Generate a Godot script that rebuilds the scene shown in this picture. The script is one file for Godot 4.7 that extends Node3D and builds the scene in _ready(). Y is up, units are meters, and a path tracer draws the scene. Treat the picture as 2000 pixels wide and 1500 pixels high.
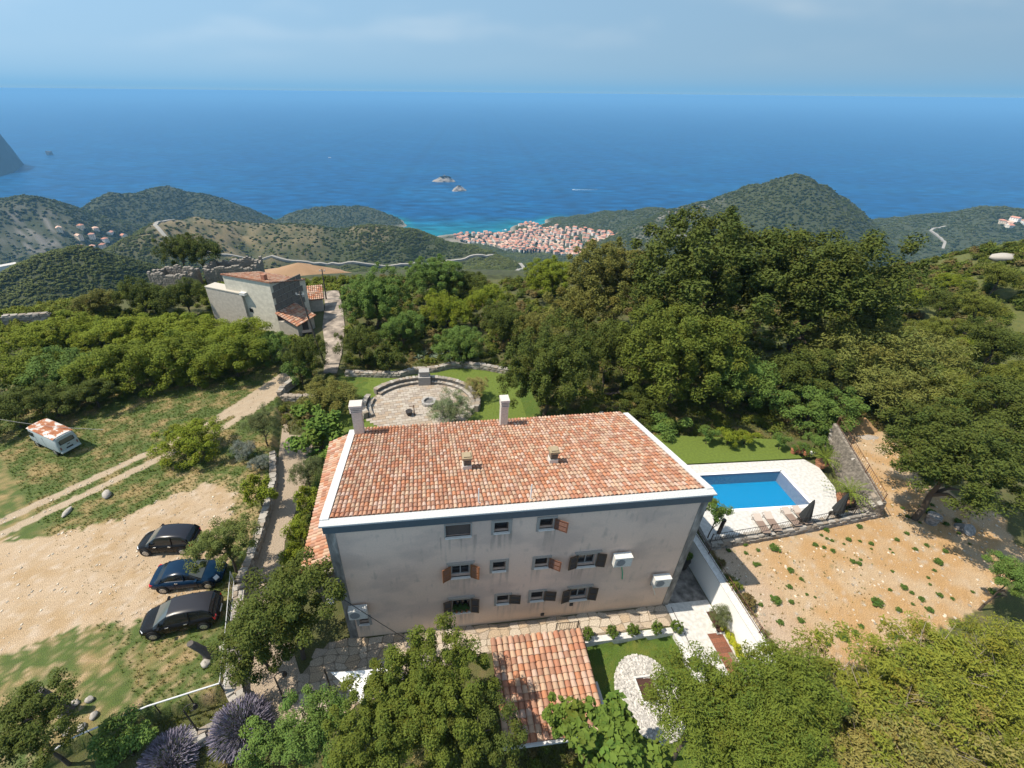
extends Node3D
# A hillside stone house with a pool above a bay: everything stands in metres, y up, the paved path in front of the house at y = 0.

const SEA := -423.0
const HOUSE_TURN := 0.1187
const HOUSE_AT := Vector3(-7.003, 0.0, -14.758)
const HOUSE_L := 19.45
const HOUSE_D := 10.3
const SUN_DIR := Vector3(0.542, -0.8387, -0.0545)

var house_frame := Transform3D(Basis(Vector3.UP, HOUSE_TURN), HOUSE_AT)
var names := {}
var mats := {}
var rng := RandomNumberGenerator.new()
var n1 := FastNoiseLite.new()
var n2 := FastNoiseLite.new()
var n3 := FastNoiseLite.new()
var tex := {}
var leaf_meshes := {}
var stone_meshes: Array[ArrayMesh] = []

# ---------------------------------------------------------------- mesh building
class MB:
	var v := PackedVector3Array()
	var n := PackedVector3Array()
	var c := PackedColorArray()
	var t := PackedVector2Array()
	var ix := PackedInt32Array()
	var use_uv := false

	func quad(a: Vector3, b: Vector3, d: Vector3, e: Vector3, col := Color.WHITE) -> void:
		var k := v.size()
		var nn := (b - a).cross(d - a)
		if nn.length_squared() < 1e-14:
			nn = (d - a).cross(e - a)
		nn = nn.normalized()
		for p: Vector3 in [a, b, d, e]:
			v.push_back(p)
			n.push_back(nn)
			c.push_back(col)
			t.push_back(Vector2.ZERO)
		ix.append_array(PackedInt32Array([k, k + 2, k + 1, k, k + 3, k + 2]))

	func tri(a: Vector3, b: Vector3, d: Vector3, col := Color.WHITE) -> void:
		var k := v.size()
		var nn := (b - a).cross(d - a).normalized()
		for p: Vector3 in [a, b, d]:
			v.push_back(p)
			n.push_back(nn)
			c.push_back(col)
			t.push_back(Vector2.ZERO)
		ix.append_array(PackedInt32Array([k, k + 2, k + 1]))

	func box(at: Vector3, size: Vector3, bs := Basis(), col := Color.WHITE) -> void:
		var x := bs.x * size.x * 0.5
		var y := bs.y * size.y * 0.5
		var z := bs.z * size.z * 0.5
		quad(at - x - y + z, at + x - y + z, at + x + y + z, at - x + y + z, col)
		quad(at + x - y - z, at - x - y - z, at - x + y - z, at + x + y - z, col)
		quad(at + x - y + z, at + x - y - z, at + x + y - z, at + x + y + z, col)
		quad(at - x - y - z, at - x - y + z, at - x + y + z, at - x + y - z, col)
		quad(at - x + y + z, at + x + y + z, at + x + y - z, at - x + y - z, col)
		quad(at - x - y - z, at + x - y - z, at + x - y + z, at - x - y + z, col)

	func prism(pts: PackedVector2Array, y0: float, y1: float, col := Color.WHITE) -> void:   # plan polygon in x, z
		var k := pts.size()
		var tris := Geometry2D.triangulate_polygon(pts)
		for i in range(0, tris.size(), 3):
			var a := Vector3(pts[tris[i]].x, y1, pts[tris[i]].y)
			var b := Vector3(pts[tris[i + 1]].x, y1, pts[tris[i + 1]].y)
			var d := Vector3(pts[tris[i + 2]].x, y1, pts[tris[i + 2]].y)
			if (b - a).cross(d - a).y < 0.0:
				var s := b
				b = d
				d = s
			tri(a, b, d, col)
		var area := 0.0
		for i in k:
			area += pts[i].cross(pts[(i + 1) % k])
		for i in k:
			var p := pts[i]
			var q := pts[(i + 1) % k]
			if area < 0.0:
				quad(Vector3(p.x, y0, p.y), Vector3(q.x, y0, q.y), Vector3(q.x, y1, q.y), Vector3(p.x, y1, p.y), col)
			else:
				quad(Vector3(q.x, y0, q.y), Vector3(p.x, y0, p.y), Vector3(p.x, y1, p.y), Vector3(q.x, y1, q.y), col)

	func tube(p0: Vector3, p1: Vector3, r0: float, r1: float, sides := 6, col := Color.WHITE, cap := true) -> void:
		var d := (p1 - p0)
		if d.length() < 1e-6:
			return
		d = d.normalized()
		var a := d.cross(Vector3.UP if absf(d.y) < 0.9 else Vector3.RIGHT).normalized()
		var b := a.cross(d)
		var k := v.size()
		for i in sides + 1:
			var w := TAU * i / sides
			var nn := a * cos(w) + b * sin(w)
			v.push_back(p0 + nn * r0)
			v.push_back(p1 + nn * r1)
			n.push_back(nn)
			n.push_back(nn)
			c.push_back(col)
			c.push_back(col)
			t.push_back(Vector2.ZERO)
			t.push_back(Vector2.ZERO)
		for i in sides:
			var q := k + i * 2
			ix.append_array(PackedInt32Array([q, q + 2, q + 1, q + 1, q + 2, q + 3]))
		if cap:
			for i in sides:
				var w := TAU * i / sides
				var w2 := TAU * (i + 1) / sides
				if r1 > 0.002:
					tri(p1, p1 + (a * cos(w2) + b * sin(w2)) * r1, p1 + (a * cos(w) + b * sin(w)) * r1, col)
				if r0 > 0.002:
					tri(p0, p0 + (a * cos(w) + b * sin(w)) * r0, p0 + (a * cos(w2) + b * sin(w2)) * r0, col)

	func path(pts: Array, r: float, sides := 6, col := Color.WHITE) -> void:
		for i in pts.size() - 1:
			tube(pts[i], pts[i + 1], r, r, sides, col)

	func loft(rings: Array, closed := true, col := Color.WHITE, cap := true) -> void:   # rings of equal length, smooth normals
		var m: int = rings[0].size()
		var k := v.size()
		var rows := rings.size()
		for i in rows:
			for j in m:
				var du: Vector3 = rings[i][(j + 1) % m] - rings[i][(j - 1 + m) % m]
				if not closed:
					du = rings[i][mini(j + 1, m - 1)] - rings[i][maxi(j - 1, 0)]
				var dv: Vector3 = rings[mini(i + 1, rows - 1)][j] - rings[maxi(i - 1, 0)][j]
				v.push_back(rings[i][j])
				n.push_back(du.cross(dv).normalized())
				c.push_back(col)
				t.push_back(Vector2.ZERO)
		var w := m if closed else m - 1
		for i in rows - 1:
			for j in w:
				var a := k + i * m + j
				var b := k + i * m + (j + 1) % m
				ix.append_array(PackedInt32Array([a, a + m, b, b, a + m, b + m]))
		if cap and closed:
			for e in 2:
				var ring: Array = rings[0] if e == 0 else rings[rows - 1]
				var mid := Vector3.ZERO
				for p: Vector3 in ring:
					mid += p
				mid /= m
				for j in m:
					if e == 0:
						tri(mid, ring[(j + 1) % m], ring[j], col)
					else:
						tri(mid, ring[j], ring[(j + 1) % m], col)

	func mesh() -> ArrayMesh:
		var arr := []
		arr.resize(Mesh.ARRAY_MAX)
		arr[Mesh.ARRAY_VERTEX] = v
		arr[Mesh.ARRAY_NORMAL] = n
		arr[Mesh.ARRAY_COLOR] = c
		if use_uv:
			arr[Mesh.ARRAY_TEX_UV] = t
		arr[Mesh.ARRAY_INDEX] = ix
		var m := ArrayMesh.new()
		m.add_surface_from_arrays(Mesh.PRIMITIVE_TRIANGLES, arr)
		return m

# ---------------------------------------------------------------- names and descriptions
func numbered(called: String) -> String:
	if not names.has(called):
		names[called] = 0
		return called
	names[called] += 1
	return "%s_%03d" % [called, names[called]]

func tag(o: Node, label: String, category: String, group := "", kind := "") -> Node:
	if label:
		o.set_meta("label", label)
	if category:
		o.set_meta("category", category)
	if group:
		o.set_meta("group", group)
	if kind:
		o.set_meta("kind", kind)
	return o

func thing(called: String, label: String, category: String, at := Vector3.ZERO, turn := 0.0, group := "") -> Node3D:
	var o := Node3D.new()
	o.name = numbered(called)
	add_child(o)
	o.position = at
	o.rotation.y = turn
	tag(o, label, category, group)
	return o

func part(called: String, mesh: Mesh, m: Material, parent: Node, at := Vector3.ZERO, bs := Basis()) -> MeshInstance3D:
	var o := MeshInstance3D.new()
	o.name = called if parent != self else numbered(called)
	o.mesh = mesh
	o.material_override = m
	o.transform = Transform3D(bs, at)
	parent.add_child(o, true)
	return o

func struct(called: String, mesh: Mesh, m: Material) -> MeshInstance3D:
	var o := part(called, mesh, m, self)
	o.set_meta("kind", "structure")
	return o

func scatter(called: String, mesh: Mesh, m: Material, xf: Array, cols: Array, parent: Node = null) -> MultiMeshInstance3D:
	var mm := MultiMesh.new()
	mm.transform_format = MultiMesh.TRANSFORM_3D
	mm.use_colors = true
	mm.mesh = mesh
	mm.instance_count = xf.size()
	for i in xf.size():
		mm.set_instance_transform(i, xf[i])
		mm.set_instance_color(i, cols[i])
	var o := MultiMeshInstance3D.new()
	o.name = numbered(called) if parent == null else called
	o.multimesh = mm
	o.material_override = m
	(self if parent == null else parent).add_child(o, true)
	o.set_meta("kind", "stuff")
	return o

func dup(o: Node3D, at: Vector3, turn: float, label: String, group := "") -> Node3D:
	var r: Node3D = o.duplicate()
	var base := String(o.name)
	r.name = numbered(base.left(base.length() - 4) if base.length() > 4 and base.right(3).is_valid_int() else base)
	add_child(r)
	r.position = at
	r.rotation.y = turn
	if label:
		r.set_meta("label", label)
	if group:
		r.set_meta("group", group)
	return r

func hp(x: float, y: float, z: float) -> Vector3:      # house axes to world
	return house_frame * Vector3(x, y, z)

# ---------------------------------------------------------------- materials
func lin(r: float, g: float, b: float) -> Color:
	return Color(r, g, b).linear_to_srgb()

func noise_tex(key: String, seed_: int, freq: float, lo: float, hi: float, side := 256, octaves := 4, power := 1.0) -> ImageTexture:
	if tex.has(key):
		return tex[key]
	var f := FastNoiseLite.new()
	f.seed = seed_
	f.noise_type = FastNoiseLite.TYPE_SIMPLEX_SMOOTH
	f.frequency = freq
	f.fractal_octaves = octaves
	f.fractal_gain = 0.55
	var im := f.get_seamless_image(side, side, false, false, 0.12, true)
	im.convert(Image.FORMAT_L8)
	var d := im.get_data()
	var lut := PackedByteArray()
	for i in 256:
		lut.push_back(int(clampf(lerpf(lo, hi, pow(i / 255.0, power)), 0.0, 1.0) * 255.0))
	for i in d.size():
		d[i] = lut[d[i]]
	var im2 := Image.create_from_data(side, side, false, Image.FORMAT_L8, d)
	im2.convert(Image.FORMAT_RGB8)
	tex[key] = ImageTexture.create_from_image(im2)
	return tex[key]

func bump_tex(key: String, seed_: int, freq: float, strength: float, side := 256, octaves := 4) -> ImageTexture:
	if tex.has(key):
		return tex[key]
	var f := FastNoiseLite.new()
	f.seed = seed_
	f.frequency = freq
	f.fractal_octaves = octaves
	var im := f.get_seamless_image(side, side, false, false, 0.12, true)
	im.convert(Image.FORMAT_RGB8)
	im.bump_map_to_normal_map(strength)
	tex[key] = ImageTexture.create_from_image(im)
	return tex[key]

func mat(key: String, col: Color, rough := 0.85, grain := "", scale := Vector3(0.5, 0.5, 0.5), bump := "") -> StandardMaterial3D:
	if mats.has(key):
		return mats[key]
	var m := StandardMaterial3D.new()
	m.resource_name = key
	m.albedo_color = col
	m.roughness = rough
	m.vertex_color_use_as_albedo = true
	if grain or bump:
		m.uv1_triplanar = true
		m.uv1_world_triplanar = true
		m.uv1_scale = scale
	if grain:
		m.albedo_texture = tex[grain]
	if bump:
		m.normal_enabled = true
		m.normal_texture = tex[bump]
	mats[key] = m
	return m

func leaf_mat(key: String, col: Color, glow := 0.25) -> StandardMaterial3D:
	if mats.has(key):
		return mats[key]
	var m := StandardMaterial3D.new()
	m.resource_name = key
	m.albedo_color = col
	m.roughness = 0.7
	m.metallic_specular = 0.2
	m.vertex_color_use_as_albedo = true
	m.cull_mode = BaseMaterial3D.CULL_DISABLED
	m.backlight_enabled = true
	m.backlight = Color(glow, glow, glow * 0.6)
	mats[key] = m
	return m

func metal_mat(key: String, col: Color, rough: float, metallic := 0.0, coat := 0.0) -> StandardMaterial3D:
	if mats.has(key):
		return mats[key]
	var m := mat(key, col, rough)
	m.metallic = metallic
	if coat > 0.0:
		m.clearcoat_enabled = true
		m.clearcoat = coat
		m.clearcoat_roughness = 0.05
	if metallic == 0.0:
		m.metallic_specular = 0.32
	return m

func make_textures() -> void:
	noise_tex("grain", 11, 0.03, 0.62, 1.0, 512, 6)
	noise_tex("stain", 12, 0.008, 0.45, 1.0, 512, 5)
	noise_tex("speckle", 13, 0.12, 0.5, 1.0, 256, 3)
	noise_tex("water", 14, 0.012, 0.55, 1.0, 512, 5)
	noise_tex("faint", 15, 0.02, 0.82, 1.0, 512, 5)
	bump_tex("bump", 21, 0.05, 6.0)
	bump_tex("ripple", 22, 0.03, 2.0)

	mat("steel", lin(0.3, 0.3, 0.3), 0.4)
	mat("black_iron", lin(0.025, 0.020, 0.018), 0.6)
	mat("rusty_iron", lin(0.10, 0.045, 0.025), 0.8)
	mat("dark_wood", lin(0.06, 0.05, 0.045), 0.8)
	mat("dark_glaze", lin(0.05, 0.045, 0.04), 0.4)
	mat("white_glaze", lin(0.7, 0.7, 0.7), 0.3)
	mat("black_rubber", lin(0.02, 0.02, 0.02), 0.8)
	mat("shut_line", lin(0.004, 0.004, 0.004), 0.9)
	mat("headlight", lin(0.62, 0.65, 0.68), 0.1)
	mat("white_render", lin(0.68, 0.675, 0.66), 0.8, "faint", Vector3(0.4, 0.4, 0.4))
	mat("white_wall", lin(0.80, 0.80, 0.79), 0.85)
	mat("white_concrete", lin(0.60, 0.59, 0.57), 0.8, "faint", Vector3(0.35, 0.35, 0.35))
	mat("mortar", lin(0.33, 0.27, 0.20), 0.95, "grain", Vector3(1, 1, 1))
	mat("wall_core", lin(0.34, 0.305, 0.265), 0.95, "grain", Vector3(1, 1, 1))
	mat("lawn_green", lin(0.115, 0.165, 0.02), 0.95, "faint", Vector3(0.4, 0.4, 0.4))

func _ready() -> void:
	rng.seed = 4711
	n1.seed = 5
	n1.frequency = 1.0
	n1.fractal_octaves = 4
	n2.seed = 8
	n2.frequency = 1.0
	n2.fractal_octaves = 3
	n3.seed = 21
	n3.frequency = 1.0
	n3.fractal_octaves = 2
	camera_sky_and_sun()
	make_textures()
	make_stones()
	make_leaf_meshes()
	land_and_sea()
	house()
	lean_to()
	paths_and_paving()
	pool_terrace()
	front_garden()
	shed()
	walls_and_terrace()
	field_things()
	far_houses()
	grey_house_and_ruins()
	plants()
	ground_cover()

func camera_sky_and_sun() -> void:
	var cam := Camera3D.new()
	cam.name = "camera"
	add_child(cam)
	cam.position = Vector3(0, 27, 0)
	cam.basis = Basis(Vector3.RIGHT, -atan(569.5 / 900.0)) * Basis(Vector3.BACK, 0.01)
	cam.near = 0.1
	cam.far = 400000.0
	cam.set_frustum(2.0 * 0.1 * 750.0 / 900.0, Vector2(0.1 * 76.0 / 900.0, 0.0), 0.1, 400000.0)
	cam.current = true

	var env := Environment.new()
	env.background_mode = Environment.BG_SKY
	env.tonemap_mode = Environment.TONE_MAPPER_LINEAR
	env.tonemap_exposure = 1.45
	env.fog_enabled = true
	env.fog_density = 0.00009
	env.fog_light_color = lin(0.23, 0.54, 0.92)
	env.sdfgi_enabled = true
	env.ssao_enabled = true
	env.ssil_enabled = true
	var sky := Sky.new()
	var sm := PanoramaSkyMaterial.new()
	sm.panorama = ImageTexture.create_from_image(sky_image())
	sky.sky_material = sm
	env.sky = sky
	var we := WorldEnvironment.new()
	we.name = "sky"
	we.environment = env
	add_child(we)
	we.set_meta("kind", "structure")

	var sun := DirectionalLight3D.new()
	sun.name = "sun"
	add_child(sun)
	sun.look_at_from_position(Vector3.ZERO, SUN_DIR, Vector3.UP)
	sun.light_energy = 1.5
	sun.light_color = Color(1.0, 0.955, 0.88)
	sun.light_angular_distance = 0.5
	sun.shadow_enabled = true

func sky_image() -> Image:
	var w := 768
	var h := 384
	var im := Image.create_empty(w, h, false, Image.FORMAT_RGBF)
	var f := FastNoiseLite.new()
	f.seed = 77
	f.frequency = 1.0
	f.fractal_octaves = 5
	var to_sun := -SUN_DIR.normalized()
	for j in h:
		var el := (0.5 - (j + 0.5) / h) * PI
		var y := sin(el)
		for i in w:
			var az := (0.5 - (i + 0.5) / w) * TAU
			var d := Vector3(sin(az) * cos(el), y, -cos(az) * cos(el))
			var c := Vector3(0.22, 0.35, 0.45)
			if y > 0.0:
				var k := 1.0 - exp(-y * 7.0)
				c = Vector3(0.225, 0.35, 0.46).lerp(Vector3(0.21, 0.36, 0.52), k)
				c = c.lerp(Vector3(0.28, 0.35, 0.45), clampf(y * 1.1 - 0.12, 0.0, 1.0))
				c = c.lerp(Vector3(0.105, 0.285, 0.475), exp(-y * 45.0))
				var p := d / (y + 0.16)
				var cl := f.get_noise_3d(p.x * 0.55 + 3.0, 0.0, p.z * 1.1) * 0.5 + 0.5
				cl = smoothstep(0.45, 0.85, cl) * smoothstep(0.02, 0.14, y) * 0.55
				c = c.lerp(Vector3(0.46, 0.53, 0.58), cl)
				var cs := maxf(d.dot(to_sun), 0.0)
				c *= 1.05 + 0.25 * pow(cs, 3.0)
				c *= 1.0 + 0.22 * (-d.x) * (1.0 - exp(-y * 45.0))
			im.set_pixel(i, j, Color(c.x, c.y, c.z))
	return im

# ---------------------------------------------------------------- land and sea
var ridges := [
	[0.60, 30.0, [Vector3(-1360, -203, -1260), Vector3(-1119, -197, -1143), Vector3(-1079, -200, -1181), Vector3(-1148, -269, -1386), Vector3(-1131, -251, -1527), Vector3(-1068, -257, -1691), Vector3(-975, -275, -1723), Vector3(-945, -335, -1787), Vector3(-950, -427, -1880)]],
	[0.50, 25.0, [Vector3(-850, -427, -1874), Vector3(-694, -373, -1876), Vector3(-563, -358, -1919), Vector3(-487, -357, -1940), Vector3(-384, -384, -1922), Vector3(-267, -424, -1871)]],
	[0.55, 25.0, [Vector3(-487, -160, -690), Vector3(-493, -150, -753), Vector3(-472, -157, -802), Vector3(-442, -173, -841), Vector3(-332, -171, -837), Vector3(-261, -174, -840), Vector3(-208, -177, -845), Vector3(-116, -185, -842), Vector3(-52, -197, -828), Vector3(21, -212, -800), Vector3(63, -216, -757)]],
	[0.62, 14.0, [Vector3(-392, -138, -335), Vector3(-352, -97, -357), Vector3(-338, -90, -369), Vector3(-325, -90, -380), Vector3(-301, -95, -374), Vector3(-276, -106, -359), Vector3(-250, -124, -340)]],
	[0.38, 30.0, [Vector3(301, -424, -1957), Vector3(364, -404, -1970), Vector3(419, -373, -1854), Vector3(500, -329, -1730), Vector3(609, -291, -1588)]],
	[0.75, 20.0, [Vector3(392, -280, -1160), Vector3(432, -242, -1173), Vector3(479, -201, -1155), Vector3(543, -180, -1148), Vector3(634, -148, -1135), Vector3(690, -130, -1102), Vector3(710, -121, -1089), Vector3(755, -135, -1095), Vector3(866, -180, -1163), Vector3(1068, -257, -1322), Vector3(1452, -385, -1652), Vector3(1520, -424, -1720)]],
	[0.22, 20.0, [Vector3(-90, -417, -1715), Vector3(60, -414, -1715), Vector3(200, -410, -1760), Vector3(230, -405, -1830), Vector3(195, -418, -1880)]],
	[0.36, 30.0, [Vector3(1561, -410, -1756), Vector3(1437, -324, -1531), Vector3(1367, -269, -1390), Vector3(1326, -231, -1289), Vector3(1363, -216, -1251), Vector3(1420, -216, -1240), Vector3(1600, -205, -1180)]],
]

func base_profile(r: float) -> float:
	var rs := [0.0, 110.0, 150.0, 250.0, 400.0, 560.0, 700.0, 900.0, 1150.0, 1350.0, 1500.0, 1720.0, 1900.0, 2300.0]
	var ys := [0.0, -14.0, -32.0, -78.0, -136.0, -182.0, -206.0, -262.0, -350.0, -392.0, -409.0, -424.0, -436.0, -460.0]
	for i in rs.size() - 1:
		if r < rs[i + 1]:
			return lerpf(ys[i], ys[i + 1], (r - rs[i]) / (rs[i + 1] - rs[i]))
	return -460.0

func far_height(x: float, z: float) -> float:
	var r := sqrt(x * x + z * z)
	var y := base_profile(r)
	var best := y
	for rd in ridges:
		var pts: Array = rd[2]
		var slope: float = rd[0]
		var soft: float = rd[1]
		var hi := -999.0
		for i in pts.size() - 1:
			var a: Vector3 = pts[i]
			var b: Vector3 = pts[i + 1]
			var dx: float = b.x - a.x
			var dz := b.z - a.z
			var t := clampf(((x - a.x) * dx + (z - a.z) * dz) / (dx * dx + dz * dz), 0.0, 1.0)
			var ex := x - a.x - dx * t
			var ez := z - a.z - dz * t
			var d := sqrt(ex * ex + ez * ez)
			var s := slope
			if d > 900.0:
				continue
			hi = maxf(hi, lerpf(a.y, b.y, t) - s * (sqrt(d * d + soft * soft) - soft))
		if hi > best - 40.0:
			var k := 16.0
			var hh := clampf(0.5 + 0.5 * (hi - best) / k, 0.0, 1.0)
			best = lerpf(best, hi, hh) + k * hh * (1.0 - hh) * 0.5
	if r > 150.0:
		var w := clampf((r - 150.0) / 250.0, 0.0, 1.0)
		best += w * (n1.get_noise_2d(x * 0.006, z * 0.006) * 14.0 + n2.get_noise_2d(x * 0.03, z * 0.03) * 4.0) * clampf((best - SEA + 8.0) / 50.0, 0.15, 1.0)
	return best

var park_edge := [Vector2(-22.0, -48.0), Vector2(-19.4, -42.4), Vector2(-19.8, -39.4), Vector2(-17.3, -31.0), Vector2(-15.95, -27.0), Vector2(-15.4, -24.3), Vector2(-15.0, -21.7), Vector2(-14.8, -18.0), Vector2(-13.6, -14.0), Vector2(-12.75, -11.6), Vector2(-16.0, -10.4), Vector2(-19.0, -9.2), Vector2(-22.0, -6.0)]

func park_edge_x(z: float) -> float:
	for i in park_edge.size() - 1:
		var a: Vector2 = park_edge[i]
		var b: Vector2 = park_edge[i + 1]
		if z >= a.y and z < b.y:
			return lerpf(a.x, b.x, (z - a.y) / (b.y - a.y))
	return -22.0

func near_height(x: float, z: float) -> float:
	var y := 0.0
	# raised field on the left
	var pe := park_edge_x(z)
	var lift := 0.7 * smoothstep(-52.0, -34.0, z)
	if z < -34.0:
		lift *= 1.0
	y += lift * smoothstep(pe + 0.10, pe - 0.25, x)
	# dirt lot on the right of the white wall
	var h := house_frame.affine_inverse() * Vector3(x, 0, z)
	if h.x > 20.0:
		var r := smoothstep(22.55, 22.75, h.x) if h.z > -6.5 else smoothstep(19.9, 22.0, h.x)
		r *= smoothstep(-24.0, -17.0, h.z)
		y += 1.6 * r
		y += maxf(0.0, h.x - 38.0) * 0.05 * smoothstep(-60.0, -10.0, -absf(h.z + 20.0))
	# right hand slope that climbs towards the white rock
	y += smoothstep(50.0, 95.0, x) * smoothstep(-25.0, -65.0, z) * 8.0 - maxf(0.0, -z - 73.0) * 0.5 * smoothstep(40.0, 60.0, x)
	# sunken front lawn
	if h.x > 12.9 and h.x < 19.0 and h.z > 1.75 and h.z < 12.0:
		y -= 0.4
	elif h.z > 5.0:
		y -= 0.4 * smoothstep(5.0, 7.0, h.z) * smoothstep(-8.0, 0.0, h.x) * smoothstep(24.0, 21.0, h.x)
	if x > 16.0 and x < 25.2 and z > -27.8 and z < -22.0:
		y = 0.2
	y += n1.get_noise_2d(x * 0.08, z * 0.08) * 0.10 * smoothstep(0.3, 1.0, absf(h.x - 9.0) / 12.0)
	# the plateau ends behind the orchard
	y -= maxf(0.0, -z - 62.0) * 0.10
	return y

func ground(x: float, z: float) -> float:
	var r := sqrt(x * x + z * z) - clampf((x - 30.0) * 0.9, 0.0, 42.0)
	if r < 82.0:
		return near_height(x, z)
	var k := smoothstep(82.0, 135.0, r)
	if k >= 1.0:
		return far_height(x, z)
	return lerpf(near_height(x, z), far_height(x, z), k)

func in_poly(p: Vector2, poly: PackedVector2Array) -> bool:
	return Geometry2D.is_point_in_polygon(p, poly)

var lot_poly := PackedVector2Array([Vector2(16.0, -20.6), Vector2(29.2, -23.4), Vector2(31.2, -31.5), Vector2(34.5, -33.5), Vector2(36.5, -31.5), Vector2(35.0, -26.5), Vector2(37.5, -23.0), Vector2(36.0, -19.0), Vector2(30.5, -16.2), Vector2(24.0, -13.8), Vector2(16.5, -11.0)])
var dirt_poly := PackedVector2Array([Vector2(-45, -17.0), Vector2(-33.5, -20.4), Vector2(-28.5, -21.6), Vector2(-25.5, -22.6), Vector2(-23.4, -24.6), Vector2(-21.0, -26.5), Vector2(-18.4, -25.4), Vector2(-17.2, -22.5), Vector2(-15.8, -19.0), Vector2(-16.2, -17.2), Vector2(-18.6, -15.2), Vector2(-22.0, -15.0), Vector2(-25.0, -13.4), Vector2(-30, -12.0), Vector2(-45, -11.0)])
var track_pts := [Vector2(-45, -16.5), Vector2(-33.4, -21.9), Vector2(-29.2, -26.9), Vector2(-25.2, -31.9), Vector2(-23.2, -34.8), Vector2(-21.8, -38.3), Vector2(-20.4, -43.0)]

func track_dist(x: float, z: float) -> float:
	var best := 99.0
	var p := Vector2(x, z)
	for i in track_pts.size() - 1:
		var a: Vector2 = track_pts[i]
		var b: Vector2 = track_pts[i + 1]
		var q := Geometry2D.get_closest_point_to_segment(p, a, b)
		var d := p.distance_to(q)
		if d < absf(best):
			best = d * signf((b - a).cross(p - a))
	return best

# 0 scrub earth, 1 field grass, 2 bare earth left, 3 orange earth right, 4 lawn, 5 track rut
func zone(x: float, z: float) -> int:
	var jx := x + n1.get_noise_2d(x * 0.9, z * 0.9) * 0.7
	var jz := z + n1.get_noise_2d(x * 0.9 + 40.0, z * 0.9) * 0.7
	var p := Vector2(jx, jz)
	if x < park_edge_x(z) + 0.1 and z > -47.0:
		var td := absf(track_dist(x + n2.get_noise_2d(x, z) * 0.12, z))
		if td < 1.15 and td > 0.35 and z < -20.5:
			return 5
		if td < 1.5 and z < -35.5:
			return 5
		if in_poly(p, dirt_poly):
			return 2
		return 1
	if in_poly(p, lot_poly):
		return 3
	var h := house_frame.affine_inverse() * Vector3(x, 0, z)
	if h.x > -4.5 and h.x < 16.5 and h.z < -12.0 and h.z > -30.6:
		return 4
	if h.x > 12.0 and h.x < 19.2 and h.z > 1.5 and h.z < 9.0:
		return 4
	return 0

func ground_color(x: float, z: float) -> Color:
	var a := n1.get_noise_2d(x * 0.35, z * 0.35) * 0.5 + 0.5
	var b := n2.get_noise_2d(x * 1.2, z * 1.2) * 0.5 + 0.5
	var e := n3.get_noise_2d(x * 2.3, z * 2.3) * 0.5 + 0.5
	var straw := Color(0.40, 0.29, 0.13)
	var green := Color(0.10, 0.15, 0.028)
	match zone(x, z):
		1:
			var c := green.lerp(straw, smoothstep(0.42, 0.72, a * 0.55 + b * 0.45))
			# the trodden southern part is patchy
			if z > -15.5:
				c = c.lerp(Color(0.50, 0.36, 0.22), smoothstep(0.52, 0.70, b * 0.6 + e * 0.4) * 0.7)
			if z > -27.5 and z < -20.0 and x > -24.0:
				c = c.lerp(Color(0.52, 0.38, 0.20), smoothstep(0.35, 0.62, a * 0.5 + e * 0.5) * 0.8)
			return c * (0.8 + 0.4 * e)
		2:
			var c := Color(0.60, 0.45, 0.30).lerp(Color(0.53, 0.37, 0.21), smoothstep(0.4, 0.75, a))
			c = c.lerp(Color(0.67, 0.54, 0.41), smoothstep(0.55, 0.8, b))
			c = c.lerp(Color(0.27, 0.19, 0.11), smoothstep(0.66, 0.78, e) * 0.5 * smoothstep(-28.0, -20.0, x))
			return c * (0.92 + 0.16 * e)
		3:
			var c := Color(0.58, 0.36, 0.165).lerp(Color(0.62, 0.45, 0.28), smoothstep(0.35, 0.7, a))
			c = c.lerp(Color(0.66, 0.55, 0.44), smoothstep(0.66, 0.85, b) * 0.8)
			var hx := house_frame.affine_inverse() * Vector3(x, 0, z)
			c = c.lerp(Color(0.62, 0.50, 0.40), smoothstep(27.0, 23.5, hx.x + (a - 0.5) * 3.0) * 0.75)
			c = c.lerp(Color(0.20, 0.17, 0.06), smoothstep(0.70, 0.84, e * 0.65 + b * 0.35) * 0.75)
			return c * (0.9 + 0.2 * e)
		4:
			return Color(0.095, 0.165, 0.018).lerp(Color(0.19, 0.21, 0.03), smoothstep(0.45, 0.8, a * 0.5 + e * 0.5))
		5:
			return Color(0.52, 0.39, 0.26).lerp(Color(0.60, 0.49, 0.36), b) * (0.85 + 0.25 * e)
	var c0 := Color(0.12, 0.11, 0.04).lerp(Color(0.22, 0.17, 0.08), smoothstep(0.5, 0.8, a))
	if x > 38.0 and z < -32.0:
		c0 = c0.lerp(Color(0.20, 0.21, 0.05), 0.6)
	return c0.lerp(Color(0.09, 0.12, 0.025), b) * (0.85 + 0.3 * e)

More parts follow.
